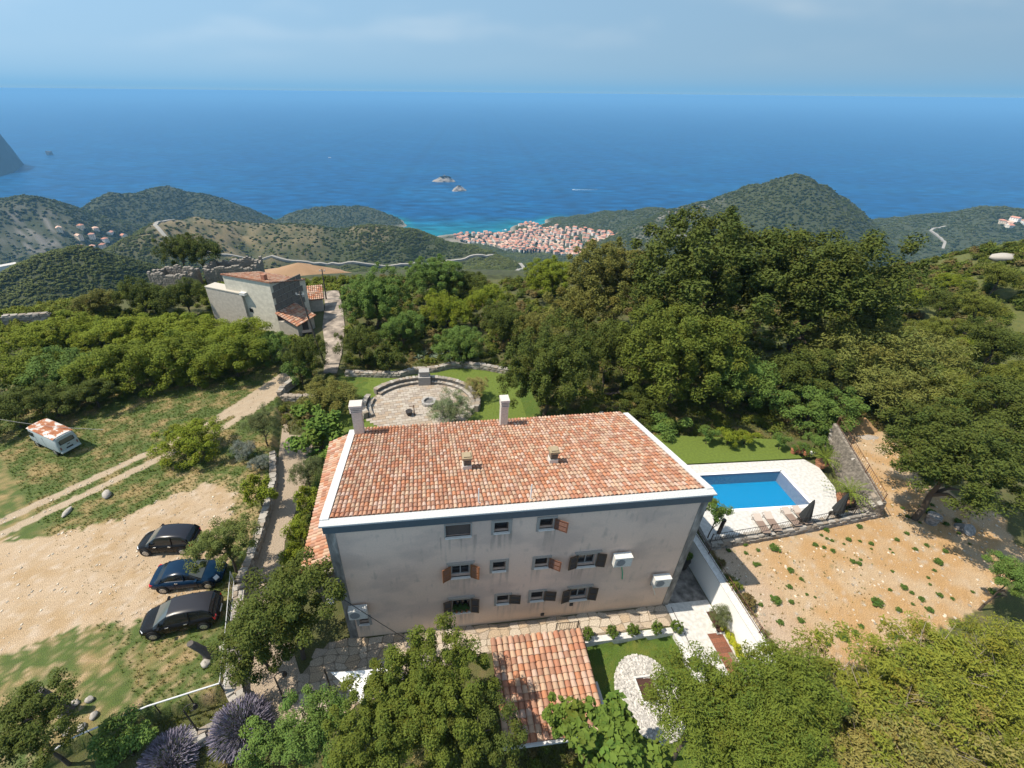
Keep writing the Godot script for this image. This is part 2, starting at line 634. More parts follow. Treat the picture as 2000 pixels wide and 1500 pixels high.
func hill_color(x: float, z: float, y: float, up: float) -> Color:
	var a := n1.get_noise_2d(x * 0.008, z * 0.008) * 0.5 + 0.5
	var b := n2.get_noise_2d(x * 0.03, z * 0.03) * 0.5 + 0.5
	var c := Color(0.054, 0.072, 0.022).lerp(Color(0.085, 0.096, 0.032), b)
	var dry := 0.0
	# the straw coloured ridge between the road and the left bay
	dry = maxf(dry, smoothstep(170.0, 60.0, Vector2(x + 450.0, (z + 790.0) * 1.0).length()) )
	dry = maxf(dry, smoothstep(90.0, 40.0, Vector2(x + 320.0, z + 790.0).length()) * 0.7)
	dry = maxf(dry, smoothstep(60.0, 15.0, Vector2(x + 190.0, z + 830.0).length()) * 0.8)
	dry = maxf(dry, smoothstep(45.0, 15.0, Vector2(x - 30.0, z + 640.0).length()) * 0.5)
	c = c.lerp(Color(0.30, 0.235, 0.12), dry * smoothstep(0.30, 0.62, b * 0.6 + a * 0.4))
	# grey rock scar on the left ridge and pale rock on the pointed hill's flank
	var scar := smoothstep(110.0, 30.0, Vector2(x + 1010.0, (z + 1080.0) * 1.0).length())
	scar = maxf(scar, smoothstep(110.0, 20.0, Vector2((x - 470.0) * 0.8, z + 1120.0).length()))
	c = c.lerp(Color(0.32, 0.29, 0.25), scar * smoothstep(0.45, 0.7, n3.get_noise_2d(x * 0.04, z * 0.04) * 0.5 + 0.5))
	c = c.lerp(Color(0.34, 0.29, 0.22), smoothstep(0.0, 1.0, clampf((0.62 - up) * 6.0, 0.0, 1.0)) * 0.5)
	if y < SEA + 6.0:
		c = c.lerp(Color(0.42, 0.36, 0.28), smoothstep(SEA + 6.0, SEA + 1.0, y))
	return c

func hill_forest_at(x: float, z: float) -> float:
	var b := n2.get_noise_2d(x * 0.03, z * 0.03) * 0.5 + 0.5
	var dry := smoothstep(170.0, 60.0, Vector2(x + 430.0, z + 800.0).length())
	dry = maxf(dry, smoothstep(130.0, 50.0, Vector2(x + 300.0, z + 780.0).length()) * 0.9)
	var scar := smoothstep(110.0, 30.0, Vector2(x + 1010.0, z + 1080.0).length())
	return (0.35 + 0.65 * b) * (1.0 - 0.85 * maxf(dry, scar))

var road_pts: Array = []

func land_and_sea() -> void:
	# the ground round the house, one sheet
	var x0 := -72.0
	var x1 := 84.0
	var z0 := -82.0
	var z1 := 2.0
	var st := 0.23
	var nx := int((x1 - x0) / st) + 1
	var nz := int((z1 - z0) / st) + 1
	var v := PackedVector3Array()
	var c := PackedColorArray()
	var ix := PackedInt32Array()
	v.resize(nx * nz)
	c.resize(nx * nz)
	for j in nz:
		var z := z0 + j * st
		for i in nx:
			var x := x0 + i * st
			v[j * nx + i] = Vector3(x, ground(x, z), z)
			c[j * nx + i] = ground_color(x, z)
	for j in nz - 1:
		for i in nx - 1:
			var a := j * nx + i
			ix.append_array(PackedInt32Array([a, a + 1, a + nx, a + 1, a + nx + 1, a + nx]))
	var gm := mat("ground", Color.WHITE, 0.95, "grain", Vector3(0.9, 0.9, 0.9), "bump")
	struct("ground", sheet(v, c, ix), gm)

	# hills and plain down to the sea, rings that widen with distance
	v = PackedVector3Array()
	c = PackedColorArray()
	ix = PackedInt32Array()
	var rows := 250
	var cols := 330
	for j in rows:
		var r := 66.0 * pow(2700.0 / 66.0, j / float(rows - 1))
		for i in cols:
			var az := lerpf(-1.02, 0.98, i / float(cols - 1))
			var x := sin(az) * r
			var z := -cos(az) * r
			var y := ground(x, z)
			if x > x0 - 2.0 and x < x1 + 2.0 and z > z0 - 2.0:
				y -= 0.5
			v.push_back(Vector3(x, y, z))
	for j in rows:
		for i in cols:
			var p := v[j * cols + i]
			var q := v[mini(j + 1, rows - 1) * cols + i] - v[maxi(j - 1, 0) * cols + i]
			var s := v[j * cols + mini(i + 1, cols - 1)] - v[j * cols + maxi(i - 1, 0)]
			c.push_back(hill_color(p.x, p.z, p.y, absf(q.cross(s).normalized().y)))
	for j in rows - 1:
		for i in cols - 1:
			var a := j * cols + i
			if v[a].y < SEA - 12.0 and v[a + cols + 1].y < SEA - 12.0:
				continue
			ix.append_array(PackedInt32Array([a, a + cols, a + 1, a + 1, a + cols, a + cols + 1]))
	struct("hills", sheet(v, c, ix), mat("hillside", Color.WHITE, 0.95, "speckle", Vector3(0.02, 0.02, 0.02)))
	var hv := v
	var rows_ := rows

	# forest on the hills: low crowns by the ten thousand
	var xf := []
	var cl := []
	for k in 520000:
		var j := rng.randi_range(40, rows_ - 2)
		j = maxi(j, rng.randi_range(40, rows_ - 2)) if rng.randf() < 0.5 else j
		var i := rng.randi_range(1, cols - 2)
		var p := hv[j * cols + i]
		var q := hv[(j + 1) * cols + i + 1]
		var fu := rng.randf()
		var fv := rng.randf()
		var pa := p.lerp(hv[j * cols + i + 1], fu)
		var t := pa.lerp(hv[(j + 1) * cols + i].lerp(q, fu), fv)
		var y := t.y
		if y < SEA + 5.0 or rng.randf() > hill_forest_at(t.x, t.z):
			continue
		if (absf(t.z + 730.0) < 95.0 and t.x < 90.0 and near_road(t, 6.0)) or (t.x > 1100.0 and near_road(t, 6.0)) or in_town(t):
			continue
		var r := t.length()
		var s := rng.randf_range(1.4, 3.0) * lerpf(0.55, 1.45, clampf(r / 1700.0, 0.0, 1.0))
		xf.push_back(Transform3D(Basis(Vector3.UP, rng.randf() * TAU).scaled(Vector3(s, s * rng.randf_range(0.42, 0.75), s)), Vector3(t.x, y + s * 0.12, t.z)))
		var g := clampf(n1.get_noise_2d(t.x * 0.006, t.z * 0.006) * 0.9 + 0.5 + rng.randf_range(-0.2, 0.2), 0.0, 1.2)
		cl.push_back(Color(0.062 + 0.055 * g, 0.086 + 0.05 * g, 0.024 + 0.014 * g) * rng.randf_range(0.9, 1.15))
	tag(scatter("hill_forest", leaf_meshes["T0"], leaf_mat("hill_leaf", Color.WHITE, 0.1), xf, cl), "green scrub forest covering the hills down to the bay", "forest")

	# the far headland that comes in at the left edge
	var hb := MB.new()
	var crest := [Vector3(-4100, 0, -2900), Vector3(-3600, -5, -2900), Vector3(-3250, -10, -3050), Vector3(-3101, -62, -3184), Vector3(-3083, -228, -3376), Vector3(-3110, -305, -3437), Vector3(-3125, -371, -3475), Vector3(-3135, -426, -3500)]
	var rings := []
	for k in crest.size() * 3 - 2:
		var p: Vector3 = crest[k / 3].lerp(crest[mini(k / 3 + 1, crest.size() - 1)], (k % 3) / 3.0)
		var ring := []
		for m in 13:
			var t := (m - 6) / 6.0
			var drop := absf(t)
			var y := lerpf(p.y, SEA - 6.0, pow(drop, 0.85))
			var o := Vector3(0.62, 0, 0.78) * (-t * (p.y - SEA + 30.0) * 1.3)
			ring.push_back(Vector3(p.x, y, p.z) + o + Vector3(n1.get_noise_2d(k * 2.3, m * 3.1), n1.get_noise_2d(k * 2.9 + 50.0, m * 2.7) * 0.8, 0) * 60.0 * (0.15 + drop * (1.0 - drop)))
		rings.push_back(ring)
	hb.loft(rings, false, Color(0.03, 0.042, 0.03), false)
	struct("far_headland", hb.mesh(), mat("hillside", Color.WHITE))

	# the sea
	v = PackedVector3Array()
	c = PackedColorArray()
	ix = PackedInt32Array()
	rows = 200
	cols = 260
	for j in rows:
		var r := 1150.0 * pow(150000.0 / 1150.0, j / float(rows - 1))
		for i in cols:
			var az := lerpf(-1.25, 1.25, i / float(cols - 1))
			var x := sin(az) * r
			var z := -cos(az) * r
			v.push_back(Vector3(x, SEA, z))
			var deep := Color(0.002, 0.095, 0.275)
			var s := n1.get_noise_2d(x * 0.0009 + 7.0, z * 0.0022) * 0.5 + 0.5
			var col := deep.lerp(Color(0.006, 0.14, 0.34), smoothstep(0.45, 0.72, s) * 0.55)
			if r < 2600.0:
				var y := far_height(x, z)
				col = col.lerp(Color(0.010, 0.22, 0.30), smoothstep(SEA - 26.0, SEA - 2.0, y))
			c.push_back(col)
	for j in rows - 1:
		for i in cols - 1:
			var a := j * cols + i
			ix.append_array(PackedInt32Array([a, a + cols, a + 1, a + 1, a + cols, a + cols + 1]))
	var wm := mat("sea", Color.WHITE, 0.42, "water", Vector3(0.0011, 0.0011, 0.0026))
	wm.metallic_specular = 0.16
	struct("sea", sheet(v, c, ix), wm)

	road()
	islets_and_boats()

func sheet(v: PackedVector3Array, c: PackedColorArray, ix: PackedInt32Array) -> ArrayMesh:
	var n := PackedVector3Array()
	n.resize(v.size())
	for k in range(0, ix.size(), 3):
		var nn := (v[ix[k + 2]] - v[ix[k]]).cross(v[ix[k + 1]] - v[ix[k]])
		n[ix[k]] += nn
		n[ix[k + 1]] += nn
		n[ix[k + 2]] += nn
	for k in n.size():
		n[k] = n[k].normalized()
	var arr := []
	arr.resize(Mesh.ARRAY_MAX)
	arr[Mesh.ARRAY_VERTEX] = v
	arr[Mesh.ARRAY_NORMAL] = n
	arr[Mesh.ARRAY_COLOR] = c
	arr[Mesh.ARRAY_INDEX] = ix
	var m := ArrayMesh.new()
	m.add_surface_from_arrays(Mesh.PRIMITIVE_TRIANGLES, arr)
	return m

var roads := [
	[Vector2(-425, -712), Vector2(-406, -724), Vector2(-372, -740), Vector2(-306, -740), Vector2(-243, -749), Vector2(-192, -751), Vector2(-110, -768), Vector2(-58, -779), Vector2(-23, -783), Vector2(21, -785), Vector2(53, -800), Vector2(76, -786), Vector2(82, -748), Vector2(66, -700), Vector2(40, -650), Vector2(24, -600)],
	[Vector2(-440, -690), Vector2(-461, -701), Vector2(-476, -714), Vector2(-496, -733), Vector2(-499, -751), Vector2(-490, -778)],
	[Vector2(1160, -1150), Vector2(1174, -1167), Vector2(1182, -1200), Vector2(1188, -1235), Vector2(1205, -1245), Vector2(1229, -1240)]]

func near_road(p: Vector3, w: float) -> bool:
	for r in roads:
		for i in r.size() - 1:
			var a := Vector2(r[i].x, r[i].y)
			var b := Vector2(r[i + 1].x, r[i + 1].y)
			if Geometry2D.get_closest_point_to_segment(Vector2(p.x, p.z), a, b).distance_to(Vector2(p.x, p.z)) < w:
				return true
	return false

func ribbon(pts: Array, width: float, lift: float) -> ArrayMesh:
	var rings := []
	var fine := []
	for i in pts.size() - 1:
		for k in 6:
			fine.push_back(pts[i].lerp(pts[i + 1], k / 6.0))
	fine.push_back(pts[pts.size() - 1])
	for i in fine.size():
		var d: Vector2 = (fine[mini(i + 1, fine.size() - 1)] - fine[maxi(i - 1, 0)]).normalized()
		var s := Vector2(-d.y, d.x) * width * 0.5
		var a: Vector2 = fine[i] + s
		var b: Vector2 = fine[i] - s
		var ya := maxf(ground(a.x, a.y), ground(b.x, b.y)) + lift
		rings.push_back([Vector3(a.x, ya - 3.0, a.y), Vector3(a.x, ya, a.y), Vector3(b.x, ya, b.y), Vector3(b.x, ya - 3.0, b.y)])
	var mb := MB.new()
	for i in rings.size() - 1:
		for k in 3:
			mb.quad(rings[i][k], rings[i + 1][k], rings[i + 1][k + 1], rings[i][k + 1])
	return mb.mesh()

# ---------------------------------------------------------------- the stone house
var tile_tones := [Color(0.74, 0.53, 0.37), Color(0.64, 0.33, 0.20), Color(0.60, 0.23, 0.10), Color(0.52, 0.20, 0.11), Color(0.40, 0.20, 0.13), Color(0.74, 0.55, 0.45), Color(0.66, 0.40, 0.29), Color(0.60, 0.44, 0.31)]

func tile_mats() -> Array:
	var out := []
	for k in tile_tones.size():
		var c: Color = tile_tones[k].lerp(Color(0.66, 0.38, 0.26), 0.3)
		out.push_back(mat("clay_tile_%d" % k, lin(c.r, c.g, c.b), 0.85, "grain", Vector3(3, 3, 3)))
	return out

func tile_mesh(w: float, l: float) -> ArrayMesh:      # a barrel tile, its narrow end up the slope at +z
	var key := "tile_%.2f" % w
	if leaf_meshes.has(key):
		return leaf_meshes[key]
	var mb := MB.new()
	var rows := []
	for e in 2:
		var r := w * (0.5 if e == 0 else 0.42)
		var z := 0.0 if e == 0 else l
		var a := []
		for k in 7:
			var t := PI * k / 6.0
			a.push_back(Vector3(cos(t) * r, sin(t) * r * 0.85 + (0.028 if e == 0 else 0.0), z))
		rows.push_back(a)
	mb.loft([rows[1], rows[0]], false, Color.WHITE, false)
	var lip := []
	for k in 7:
		var q: Vector3 = rows[0][k]
		lip.push_back(Vector3(q.x * 0.86, (q.y - 0.02) * 0.86, 0.0))
	for k in 6:
		mb.quad(rows[0][k], rows[0][k + 1], lip[k + 1], lip[k])
	leaf_meshes[key] = mb.mesh()
	return leaf_meshes[key]

# roof tiles on a slope: columns along x, courses along the slope; the first singles are parts, the others one mass
func tile_roof(parent: Node3D, frame: Transform3D, width: float, length: float, cols: int, courses: int, singles: int, seed_: int, skip := Rect2()) -> void:
	var tm := tile_mats()
	var w := width / cols
	var l := length / courses
	var mesh := tile_mesh(w * 0.98, l * 1.18)
	var r := RandomNumberGenerator.new()
	r.seed = seed_
	var xf := []
	var cl := []
	var made := 0
	for j in courses:
		for i in cols:
			var tone := r.randi_range(0, 7)
			var pat := n1.get_noise_2d(i * 0.16 + seed_, j * 0.3) + n2.get_noise_2d(i * 0.7, j * 0.9 + seed_) * 0.6
			if pat > 0.25 and r.randf() < 0.6:
				tone = [0, 5, 7, 0][r.randi_range(0, 3)]
			elif pat < -0.2 and r.randf() < 0.6:
				tone = [1, 3, 2, 4][r.randi_range(0, 3)]
			if skip.has_point(Vector2(i, j)):
				tone = 2
			var bs := Basis(Vector3.UP, r.randf_range(-0.035, 0.035)) * Basis(Vector3.RIGHT, 0.035 + r.randf_range(-0.012, 0.012))
			var t := Transform3D(bs, Vector3((i + 0.5) * w + r.randf_range(-0.008, 0.008), r.randf_range(0.0, 0.012), j * l + r.randf_range(-0.02, 0.02)))
			if made < singles:
				part("tile", mesh, tm[tone], parent).transform = frame * t
				made += 1
			else:
				xf.push_back(frame * t)
				cl.push_back(tile_tones[tone].lerp(Color(0.66, 0.38, 0.26), 0.3) * r.randf_range(0.85, 1.12))
	if xf.size() > 0:
		scatter("tile_field", mesh, mat("clay_tiles", Color.WHITE, 0.85, "grain", Vector3(3, 3, 3)), xf, cl, parent)
	# the under tiles that show as channels
	var mb := MB.new()
	mb.box(Vector3(width * 0.5, -0.02, length * 0.5), Vector3(width, 0.04, length))
	part("roof_slab", mb.mesh(), mat("roof_channels", lin(0.34, 0.14, 0.08), 0.95), parent).transform = frame

func wall_with_holes(mb: MB, l: float, h: float, holes: Array, depth: float, uvw: Vector2) -> void:
	var xs := [0.0, l]
	var ys := [0.0, h]
	for r: Rect2 in holes:
		xs.append_array([r.position.x, r.end.x])
		ys.append_array([r.position.y, r.end.y])
	xs.sort()
	ys.sort()
	for i in xs.size() - 1:
		for j in ys.size() - 1:
			if xs[i + 1] - xs[i] < 0.001 or ys[j + 1] - ys[j] < 0.001:
				continue
			var mid := Vector2((xs[i] + xs[i + 1]) * 0.5, (ys[j] + ys[j + 1]) * 0.5)
			var open := false
			for r: Rect2 in holes:
				open = open or r.has_point(mid)
			if not open:
				mb.quad(Vector3(xs[i], ys[j], 0), Vector3(xs[i + 1], ys[j], 0), Vector3(xs[i + 1], ys[j + 1], 0), Vector3(xs[i], ys[j + 1], 0))
	for r: Rect2 in holes:
		var a := r.position
		var b := r.end
		var d := Vector3(0, 0, -depth)
		mb.quad(Vector3(a.x, a.y, 0), Vector3(a.x, b.y, 0), Vector3(a.x, b.y, 0) + d, Vector3(a.x, a.y, 0) + d)
		mb.quad(Vector3(b.x, b.y, 0), Vector3(b.x, a.y, 0), Vector3(b.x, a.y, 0) + d, Vector3(b.x, b.y, 0) + d)
		mb.quad(Vector3(b.x, a.y, 0), Vector3(a.x, a.y, 0), Vector3(a.x, a.y, 0) + d, Vector3(b.x, a.y, 0) + d)
		mb.quad(Vector3(a.x, b.y, 0), Vector3(b.x, b.y, 0), Vector3(b.x, b.y, 0) + d, Vector3(a.x, b.y, 0) + d)
	for k in mb.v.size():
		mb.t[k] = Vector2(mb.v[k].x / uvw.x, 1.0 - mb.v[k].y / uvw.y)
	mb.use_uv = true

# plaster with damp blotches, run-off streaks under sills and a warmer foot painted as light bounced off the ground
func plaster_image(l: float, h: float, spots: Array) -> ImageTexture:
	var w := 640
	var hh := int(w * h / l)
	var im := Image.create_empty(w, hh, false, Image.FORMAT_RGB8)
	for j in hh:
		var y := (1.0 - j / float(hh)) * h
		for i in w:
			var x := i / float(w) * l
			var a := n1.get_noise_2d(x * 0.22, y * 0.35) * 0.5 + 0.5
			var b := n1.get_noise_2d(x * 1.1 + 30.0, y * 0.8) * 0.5 + 0.5
			var s := n2.get_noise_2d(x * 3.2, y * 0.22 + 9.0) * 0.5 + 0.5
			var g := n3.get_noise_2d(x * 9.0, y * 9.0) * 0.5 + 0.5
			var c := Vector3(0.70, 0.52, 0.42)
			c = c.lerp(Vector3(0.53, 0.40, 0.335), smoothstep(0.42, 0.72, a) * 0.75)
			c = c.lerp(Vector3(0.40, 0.315, 0.265), smoothstep(0.58, 0.82, b * 0.6 + s * 0.4) * 0.6)
			c = c.lerp(Vector3(0.74, 0.55, 0.39), smoothstep(2.2, 0.0, y) * 0.6)
			for sp: Vector3 in spots:
				var dx := absf(x - sp.x)
				if dx < sp.z and y < sp.y and y > sp.y - 1.6:
					c = c.lerp(Vector3(0.20, 0.175, 0.155), (1.0 - (sp.y - y) / 1.6) * smoothstep(0.40, 0.70, s) * 0.55)
			c *= 0.92 + 0.16 * g
			im.set_pixel(i, j, Color(c.x, c.y, c.z).linear_to_srgb())
	return ImageTexture.create_from_image(im)

func shutter(parent: Node3D, at: Vector3, w: float, h: float, turn: float, m: Material) -> void:
	var mb := MB.new()
	var sg := signf(w)
	var ww := absf(w)
	for x in [0.035, ww - 0.035]:
		mb.box(Vector3(x * sg, h * 0.5, 0), Vector3(0.07, h, 0.045))
	for y in [0.04, h * 0.5, h - 0.04]:
		mb.box(Vector3(ww * 0.5 * sg, y, 0), Vector3(ww - 0.14, 0.08, 0.04))
	var s := part("shutter", mb.mesh(), m, parent, at, Basis(Vector3.UP, turn))
	var sl := MB.new()
	var k := int((h - 0.2) / 0.075)
	for i in k:
		var y := 0.1 + (i + 0.5) * (h - 0.2) / k
		if absf(y - h * 0.5) < 0.05:
			continue
		sl.box(Vector3(ww * 0.5 * sg, y, 0), Vector3(ww - 0.13, 0.012, 0.06), Basis(Vector3.RIGHT, 0.7))
	part("slats", sl.mesh(), m, s).set_meta("kind", "stuff")

func window(parent: Node3D, r: Rect2, kind: String) -> void:
	var frame_m := mat("pale_stone_trim", lin(0.50, 0.46, 0.42), 0.8, "grain", Vector3(1.5, 1.5, 1.5))
	var mb := MB.new()
	# flat band round the opening, a hair proud of the plaster
	var b := 0.16 if kind != "roller" else 0.07
	var z := 0.015
	mb.box(Vector3(r.position.x - b * 0.5, r.position.y + r.size.y * 0.5, z), Vector3(b, r.size.y + b * 2.0, 0.05))
	mb.box(Vector3(r.end.x + b * 0.5, r.position.y + r.size.y * 0.5, z), Vector3(b, r.size.y + b * 2.0, 0.05))
	mb.box(Vector3(r.get_center().x, r.end.y + b * 0.5, z), Vector3(r.size.x, b, 0.05))
	var w := part("window", mb.mesh(), frame_m, parent)
	var sill := MB.new()
	sill.box(Vector3(r.get_center().x, r.position.y - 0.035, 0.03), Vector3(r.size.x + 0.08, 0.07, 0.18))
	part("sill", sill.mesh(), mat("white_sill", lin(0.62, 0.60, 0.57), 0.6), w)
	var pane := MB.new()
	pane.box(Vector3(r.get_center().x, r.get_center().y, -0.24), Vector3(r.size.x, r.size.y, 0.02))
	part("pane", pane.mesh(), mat("dark_pane", lin(0.012, 0.013, 0.016), 0.12), w)
	var fr := MB.new()
	var fm: Material = mat("brown_frame", lin(0.07, 0.045, 0.03), 0.6)
	if kind == "white":
		fm = mat("white_frame", lin(0.30, 0.29, 0.28), 0.5)
	for x in ([r.position.x + 0.03, r.end.x - 0.03, r.get_center().x] if r.size.x > 0.9 else [r.position.x + 0.03, r.end.x - 0.03]):
		fr.box(Vector3(x, r.get_center().y, -0.21), Vector3(0.06, r.size.y, 0.04))
	for y in [r.position.y + 0.03, r.end.y - 0.03]:
		fr.box(Vector3(r.get_center().x, y, -0.212), Vector3(r.size.x - 0.12, 0.06, 0.04))
	part("frame", fr.mesh(), fm, w)
	if kind == "roller":
		var rl := MB.new()
		for k in 14:
			rl.box(Vector3(r.get_center().x, r.end.y - 0.03 - k * r.size.y / 14.0, -0.1), Vector3(r.size.x, r.size.y / 14.0 - 0.012, 0.02))
		part("roller_blind", rl.mesh(), mat("roller_brown", lin(0.10, 0.075, 0.065), 0.6), w)

func house() -> void:
	var h := thing("house", "large grey plastered stone house with red barrel tile roof and white roof edging", "house", HOUSE_AT, HOUSE_TURN)
	var wins := [
		[Rect2(5.75, 8.12, 1.25, 0.86), "roller", 0], [Rect2(8.2, 8.17, 0.74, 0.72), "plain", 0], [Rect2(10.53, 8.13, 0.74, 0.74), "plain", 1],
		[Rect2(5.98, 4.82, 1.0, 0.98), "white", 3], [Rect2(8.22, 5.05, 0.7, 0.76), "plain", 0], [Rect2(10.54, 5.0, 0.73, 0.78), "plain", 1], [Rect2(12.96, 4.72, 1.02, 1.0), "white", 4],
		[Rect2(6.0, 1.55, 1.0, 1.2), "plain", 2], [Rect2(8.56, 1.97, 0.69, 0.78), "plain", 1], [Rect2(10.55, 1.93, 0.74, 0.84), "plain", 1], [Rect2(12.92, 1.6, 1.04, 1.08), "white", 2],
		[Rect2(0.72, 1.38, 0.5, 0.62), "plain", 0]]
	var holes := []
	var spots := []
	for w in wins:
		holes.push_back(w[0])
		spots.push_back(Vector3(w[0].get_center().x, w[0].position.y, w[0].size.x * 0.75))
	var mb := MB.new()
	wall_with_holes(mb, HOUSE_L, 9.3, holes, 0.25, Vector2(HOUSE_L, 9.3))
	var pm := StandardMaterial3D.new()
	pm.resource_name = "weathered_plaster"
	pm.albedo_texture = plaster_image(HOUSE_L, 9.3, spots)
	pm.roughness = 0.92
	part("front_wall", mb.mesh(), pm, h)
	var side := mat("plaster_side", lin(0.50, 0.44, 0.38), 0.92, "stain", Vector3(0.2, 0.2, 0.2))
	var sb := MB.new()
	var back := 9.3 - 0.24 * HOUSE_D
	sb.quad(Vector3(0, 0, -HOUSE_D), Vector3(0, 0, 0), Vector3(0, 9.3, 0), Vector3(0, back, -HOUSE_D))
	sb.quad(Vector3(HOUSE_L, 0, 0), Vector3(HOUSE_L, 0, -HOUSE_D), Vector3(HOUSE_L, back, -HOUSE_D), Vector3(HOUSE_L, 9.3, 0))
	sb.quad(Vector3(HOUSE_L, 0, -HOUSE_D), Vector3(0, 0, -HOUSE_D), Vector3(0, back, -HOUSE_D), Vector3(HOUSE_L, back, -HOUSE_D))
	sb.quad(Vector3(0, 9.1, -0.3), Vector3(HOUSE_L, 9.1, -0.3), Vector3(HOUSE_L, back - 0.1, -HOUSE_D), Vector3(0, back - 0.1, -HOUSE_D))
	sb.quad(Vector3(0.02, 0.02, -0.3), Vector3(HOUSE_L - 0.02, 0.02, -0.3), Vector3(HOUSE_L - 0.02, 9.2, -0.3), Vector3(0.02, 9.2, -0.3))
	part("side_walls", sb.mesh(), side, h)
	for w in wins:
		window(h, w[0], w[1])
	# corner strips
	for x in [0.23, HOUSE_L - 0.2]:
		var cs := MB.new()
		cs.box(Vector3(x, 4.6, 0.012), Vector3(0.46 if x < 1.0 else 0.40, 9.2, 0.04))
		part("corner_strip", cs.mesh(), mat("corner_plaster", lin(0.46, 0.42, 0.38), 0.9, "stain", Vector3(0.5, 0.15, 0.5)), h)
	# shutters, all open
	var brown := mat("shutter_brown", lin(0.050, 0.030, 0.020), 0.6)
	var ochre := mat("shutter_ochre", lin(0.20, 0.075, 0.028), 0.6)
	var red := mat("shutter_red_brown", lin(0.13, 0.052, 0.030), 0.6)
	for w in wins:
		var r: Rect2 = w[0]
		if w[2] == 1:
			shutter(h, Vector3(r.end.x + 0.03, r.position.y, 0.06), r.size.x * 0.92, r.size.y, -0.55 if r.position.y > 3.0 else -0.16, red if r.position.y > 3.0 else brown)
		elif w[2] == 2 or w[2] == 3 or w[2] == 4:
			var m := ochre if w[2] == 3 else brown
			shutter(h, Vector3(r.position.x - 0.03, r.position.y - 0.04, 0.06), -r.size.x * 0.5, r.size.y + 0.08, 0.45 if w[2] == 3 else 0.22, m)
			shutter(h, Vector3(r.end.x + 0.03, r.position.y - 0.04, 0.06), r.size.x * 0.5, r.size.y + 0.08, -0.45 if w[2] == 3 else -0.22, m)
			var lintel := MB.new()
			lintel.box(Vector3(r.get_center().x, r.end.y + 0.26, 0.05), Vector3(r.size.x + 0.5, 0.06, 0.12))
			part("drip_ledge", lintel.mesh(), mat("pale_stone_trim", Color.WHITE), h)
	# roof: it falls from the front parapet to the back
	var a := atan(0.24)
	var fr := Transform3D(Basis(Vector3.RIGHT, -a) * Basis(Vector3.UP, PI), Vector3(HOUSE_L - 0.2, 9.72, -0.32))
	# tiles overlap towards the front edge, as they read in the photograph
	tile_roof(h, fr, HOUSE_L - 0.45, HOUSE_D / cos(a) - 0.1, 86, 28, 258, 3, Rect2(73, 25, 8, 4))
	var fas := MB.new()
	fas.box(Vector3(HOUSE_L * 0.5, 9.47, 0.06), Vector3(HOUSE_L + 0.1, 0.5, 0.14))
	part("fascia", fas.mesh(), mat("slate_metal", lin(0.085, 0.115, 0.14), 0.55, "faint", Vector3(0.4, 2, 0.4)), h)
	var cap := MB.new()
	cap.box(Vector3(HOUSE_L * 0.5, 9.76, -0.05), Vector3(HOUSE_L + 0.36, 0.09, 0.46))
	part("front_coping", cap.mesh(), mat("grey_white_coping", lin(0.56, 0.57, 0.57), 0.6, "faint", Vector3(1, 1, 1)), h)
	var white := mat("white_coping", lin(0.68, 0.68, 0.67), 0.6, "faint", Vector3(1, 1, 1))
	for s in 2:
		var vp := MB.new()
		var bs := Basis(Vector3.RIGHT, -a)
		var ctr := Vector3(0.02 if s == 0 else HOUSE_L - 0.02, 9.78 - 0.24 * HOUSE_D * 0.5, -HOUSE_D * 0.5 - 0.02)
		vp.box(ctr, Vector3(0.42 if s == 0 else 0.36, 0.26, HOUSE_D / cos(a) - 0.3), bs)
		part("verge_coping", vp.mesh(), white, h)
	# chimneys
	var stone := mat("chimney_stone", lin(0.60, 0.54, 0.49), 0.9, "faint", Vector3(0.6, 0.6, 0.6))
	for x in [0.55, 10.36]:
		var cm := MB.new()
		var top := 9.35 if x < 2.0 else 9.1
		cm.box(Vector3(x, 7.0 + (top - 7.0) * 0.5, -9.75), Vector3(0.62 if x < 2.0 else 0.5, top - 7.0, 0.55))
		var ch := part("chimney", cm.mesh(), stone, h)
		var hd := MB.new()
		for k in 3:
			hd.box(Vector3(x, top + 0.05 + k * 0.13, -9.75), Vector3(0.78 if x < 2.0 else 0.56, 0.05, 0.7))
		hd.box(Vector3(x, top + 0.5, -9.75), Vector3(0.82 if x < 2.0 else 0.6, 0.16, 0.74))
		for sx in [-0.24, 0.24]:
			for sz in [-0.24, 0.24]:
				hd.box(Vector3(x + sx, top + 0.22, -9.75 + sz), Vector3(0.09, 0.42, 0.09))
		part("cap", hd.mesh(), mat("chimney_cap", lin(0.62, 0.57, 0.53), 0.85, "faint", Vector3(1, 1, 1)), ch)
	# two roof vents
	for x in [7.24, 12.25]:
		var y := 9.72 - 0.24 * 4.1
		var vb := MB.new()
		vb.box(Vector3(x, y + 0.22, -4.1), Vector3(0.5, 0.5, 0.46))
		var vent := part("roof_vent", vb.mesh(), mat("vent_white", lin(0.55, 0.53, 0.50), 0.7), h)
		var louv := MB.new()
		for k in 4:
			louv.box(Vector3(x, y + 0.53 + k * 0.10, -4.1), Vector3(0.44, 0.045, 0.42))
		part("louvre", louv.mesh(), mat("vent_grey", lin(0.16, 0.13, 0.10), 0.8), vent)
		var lid := MB.new()
		lid.box(Vector3(x, y + 1.0, -4.1), Vector3(0.56, 0.14, 0.56))
		lid.box(Vector3(x, y + 1.10, -4.1), Vector3(0.4, 0.08, 0.4))
		part("lid", lid.mesh(), mat("vent_tan", lin(0.48, 0.38, 0.24), 0.8, "grain", Vector3(2, 2, 2)), vent)
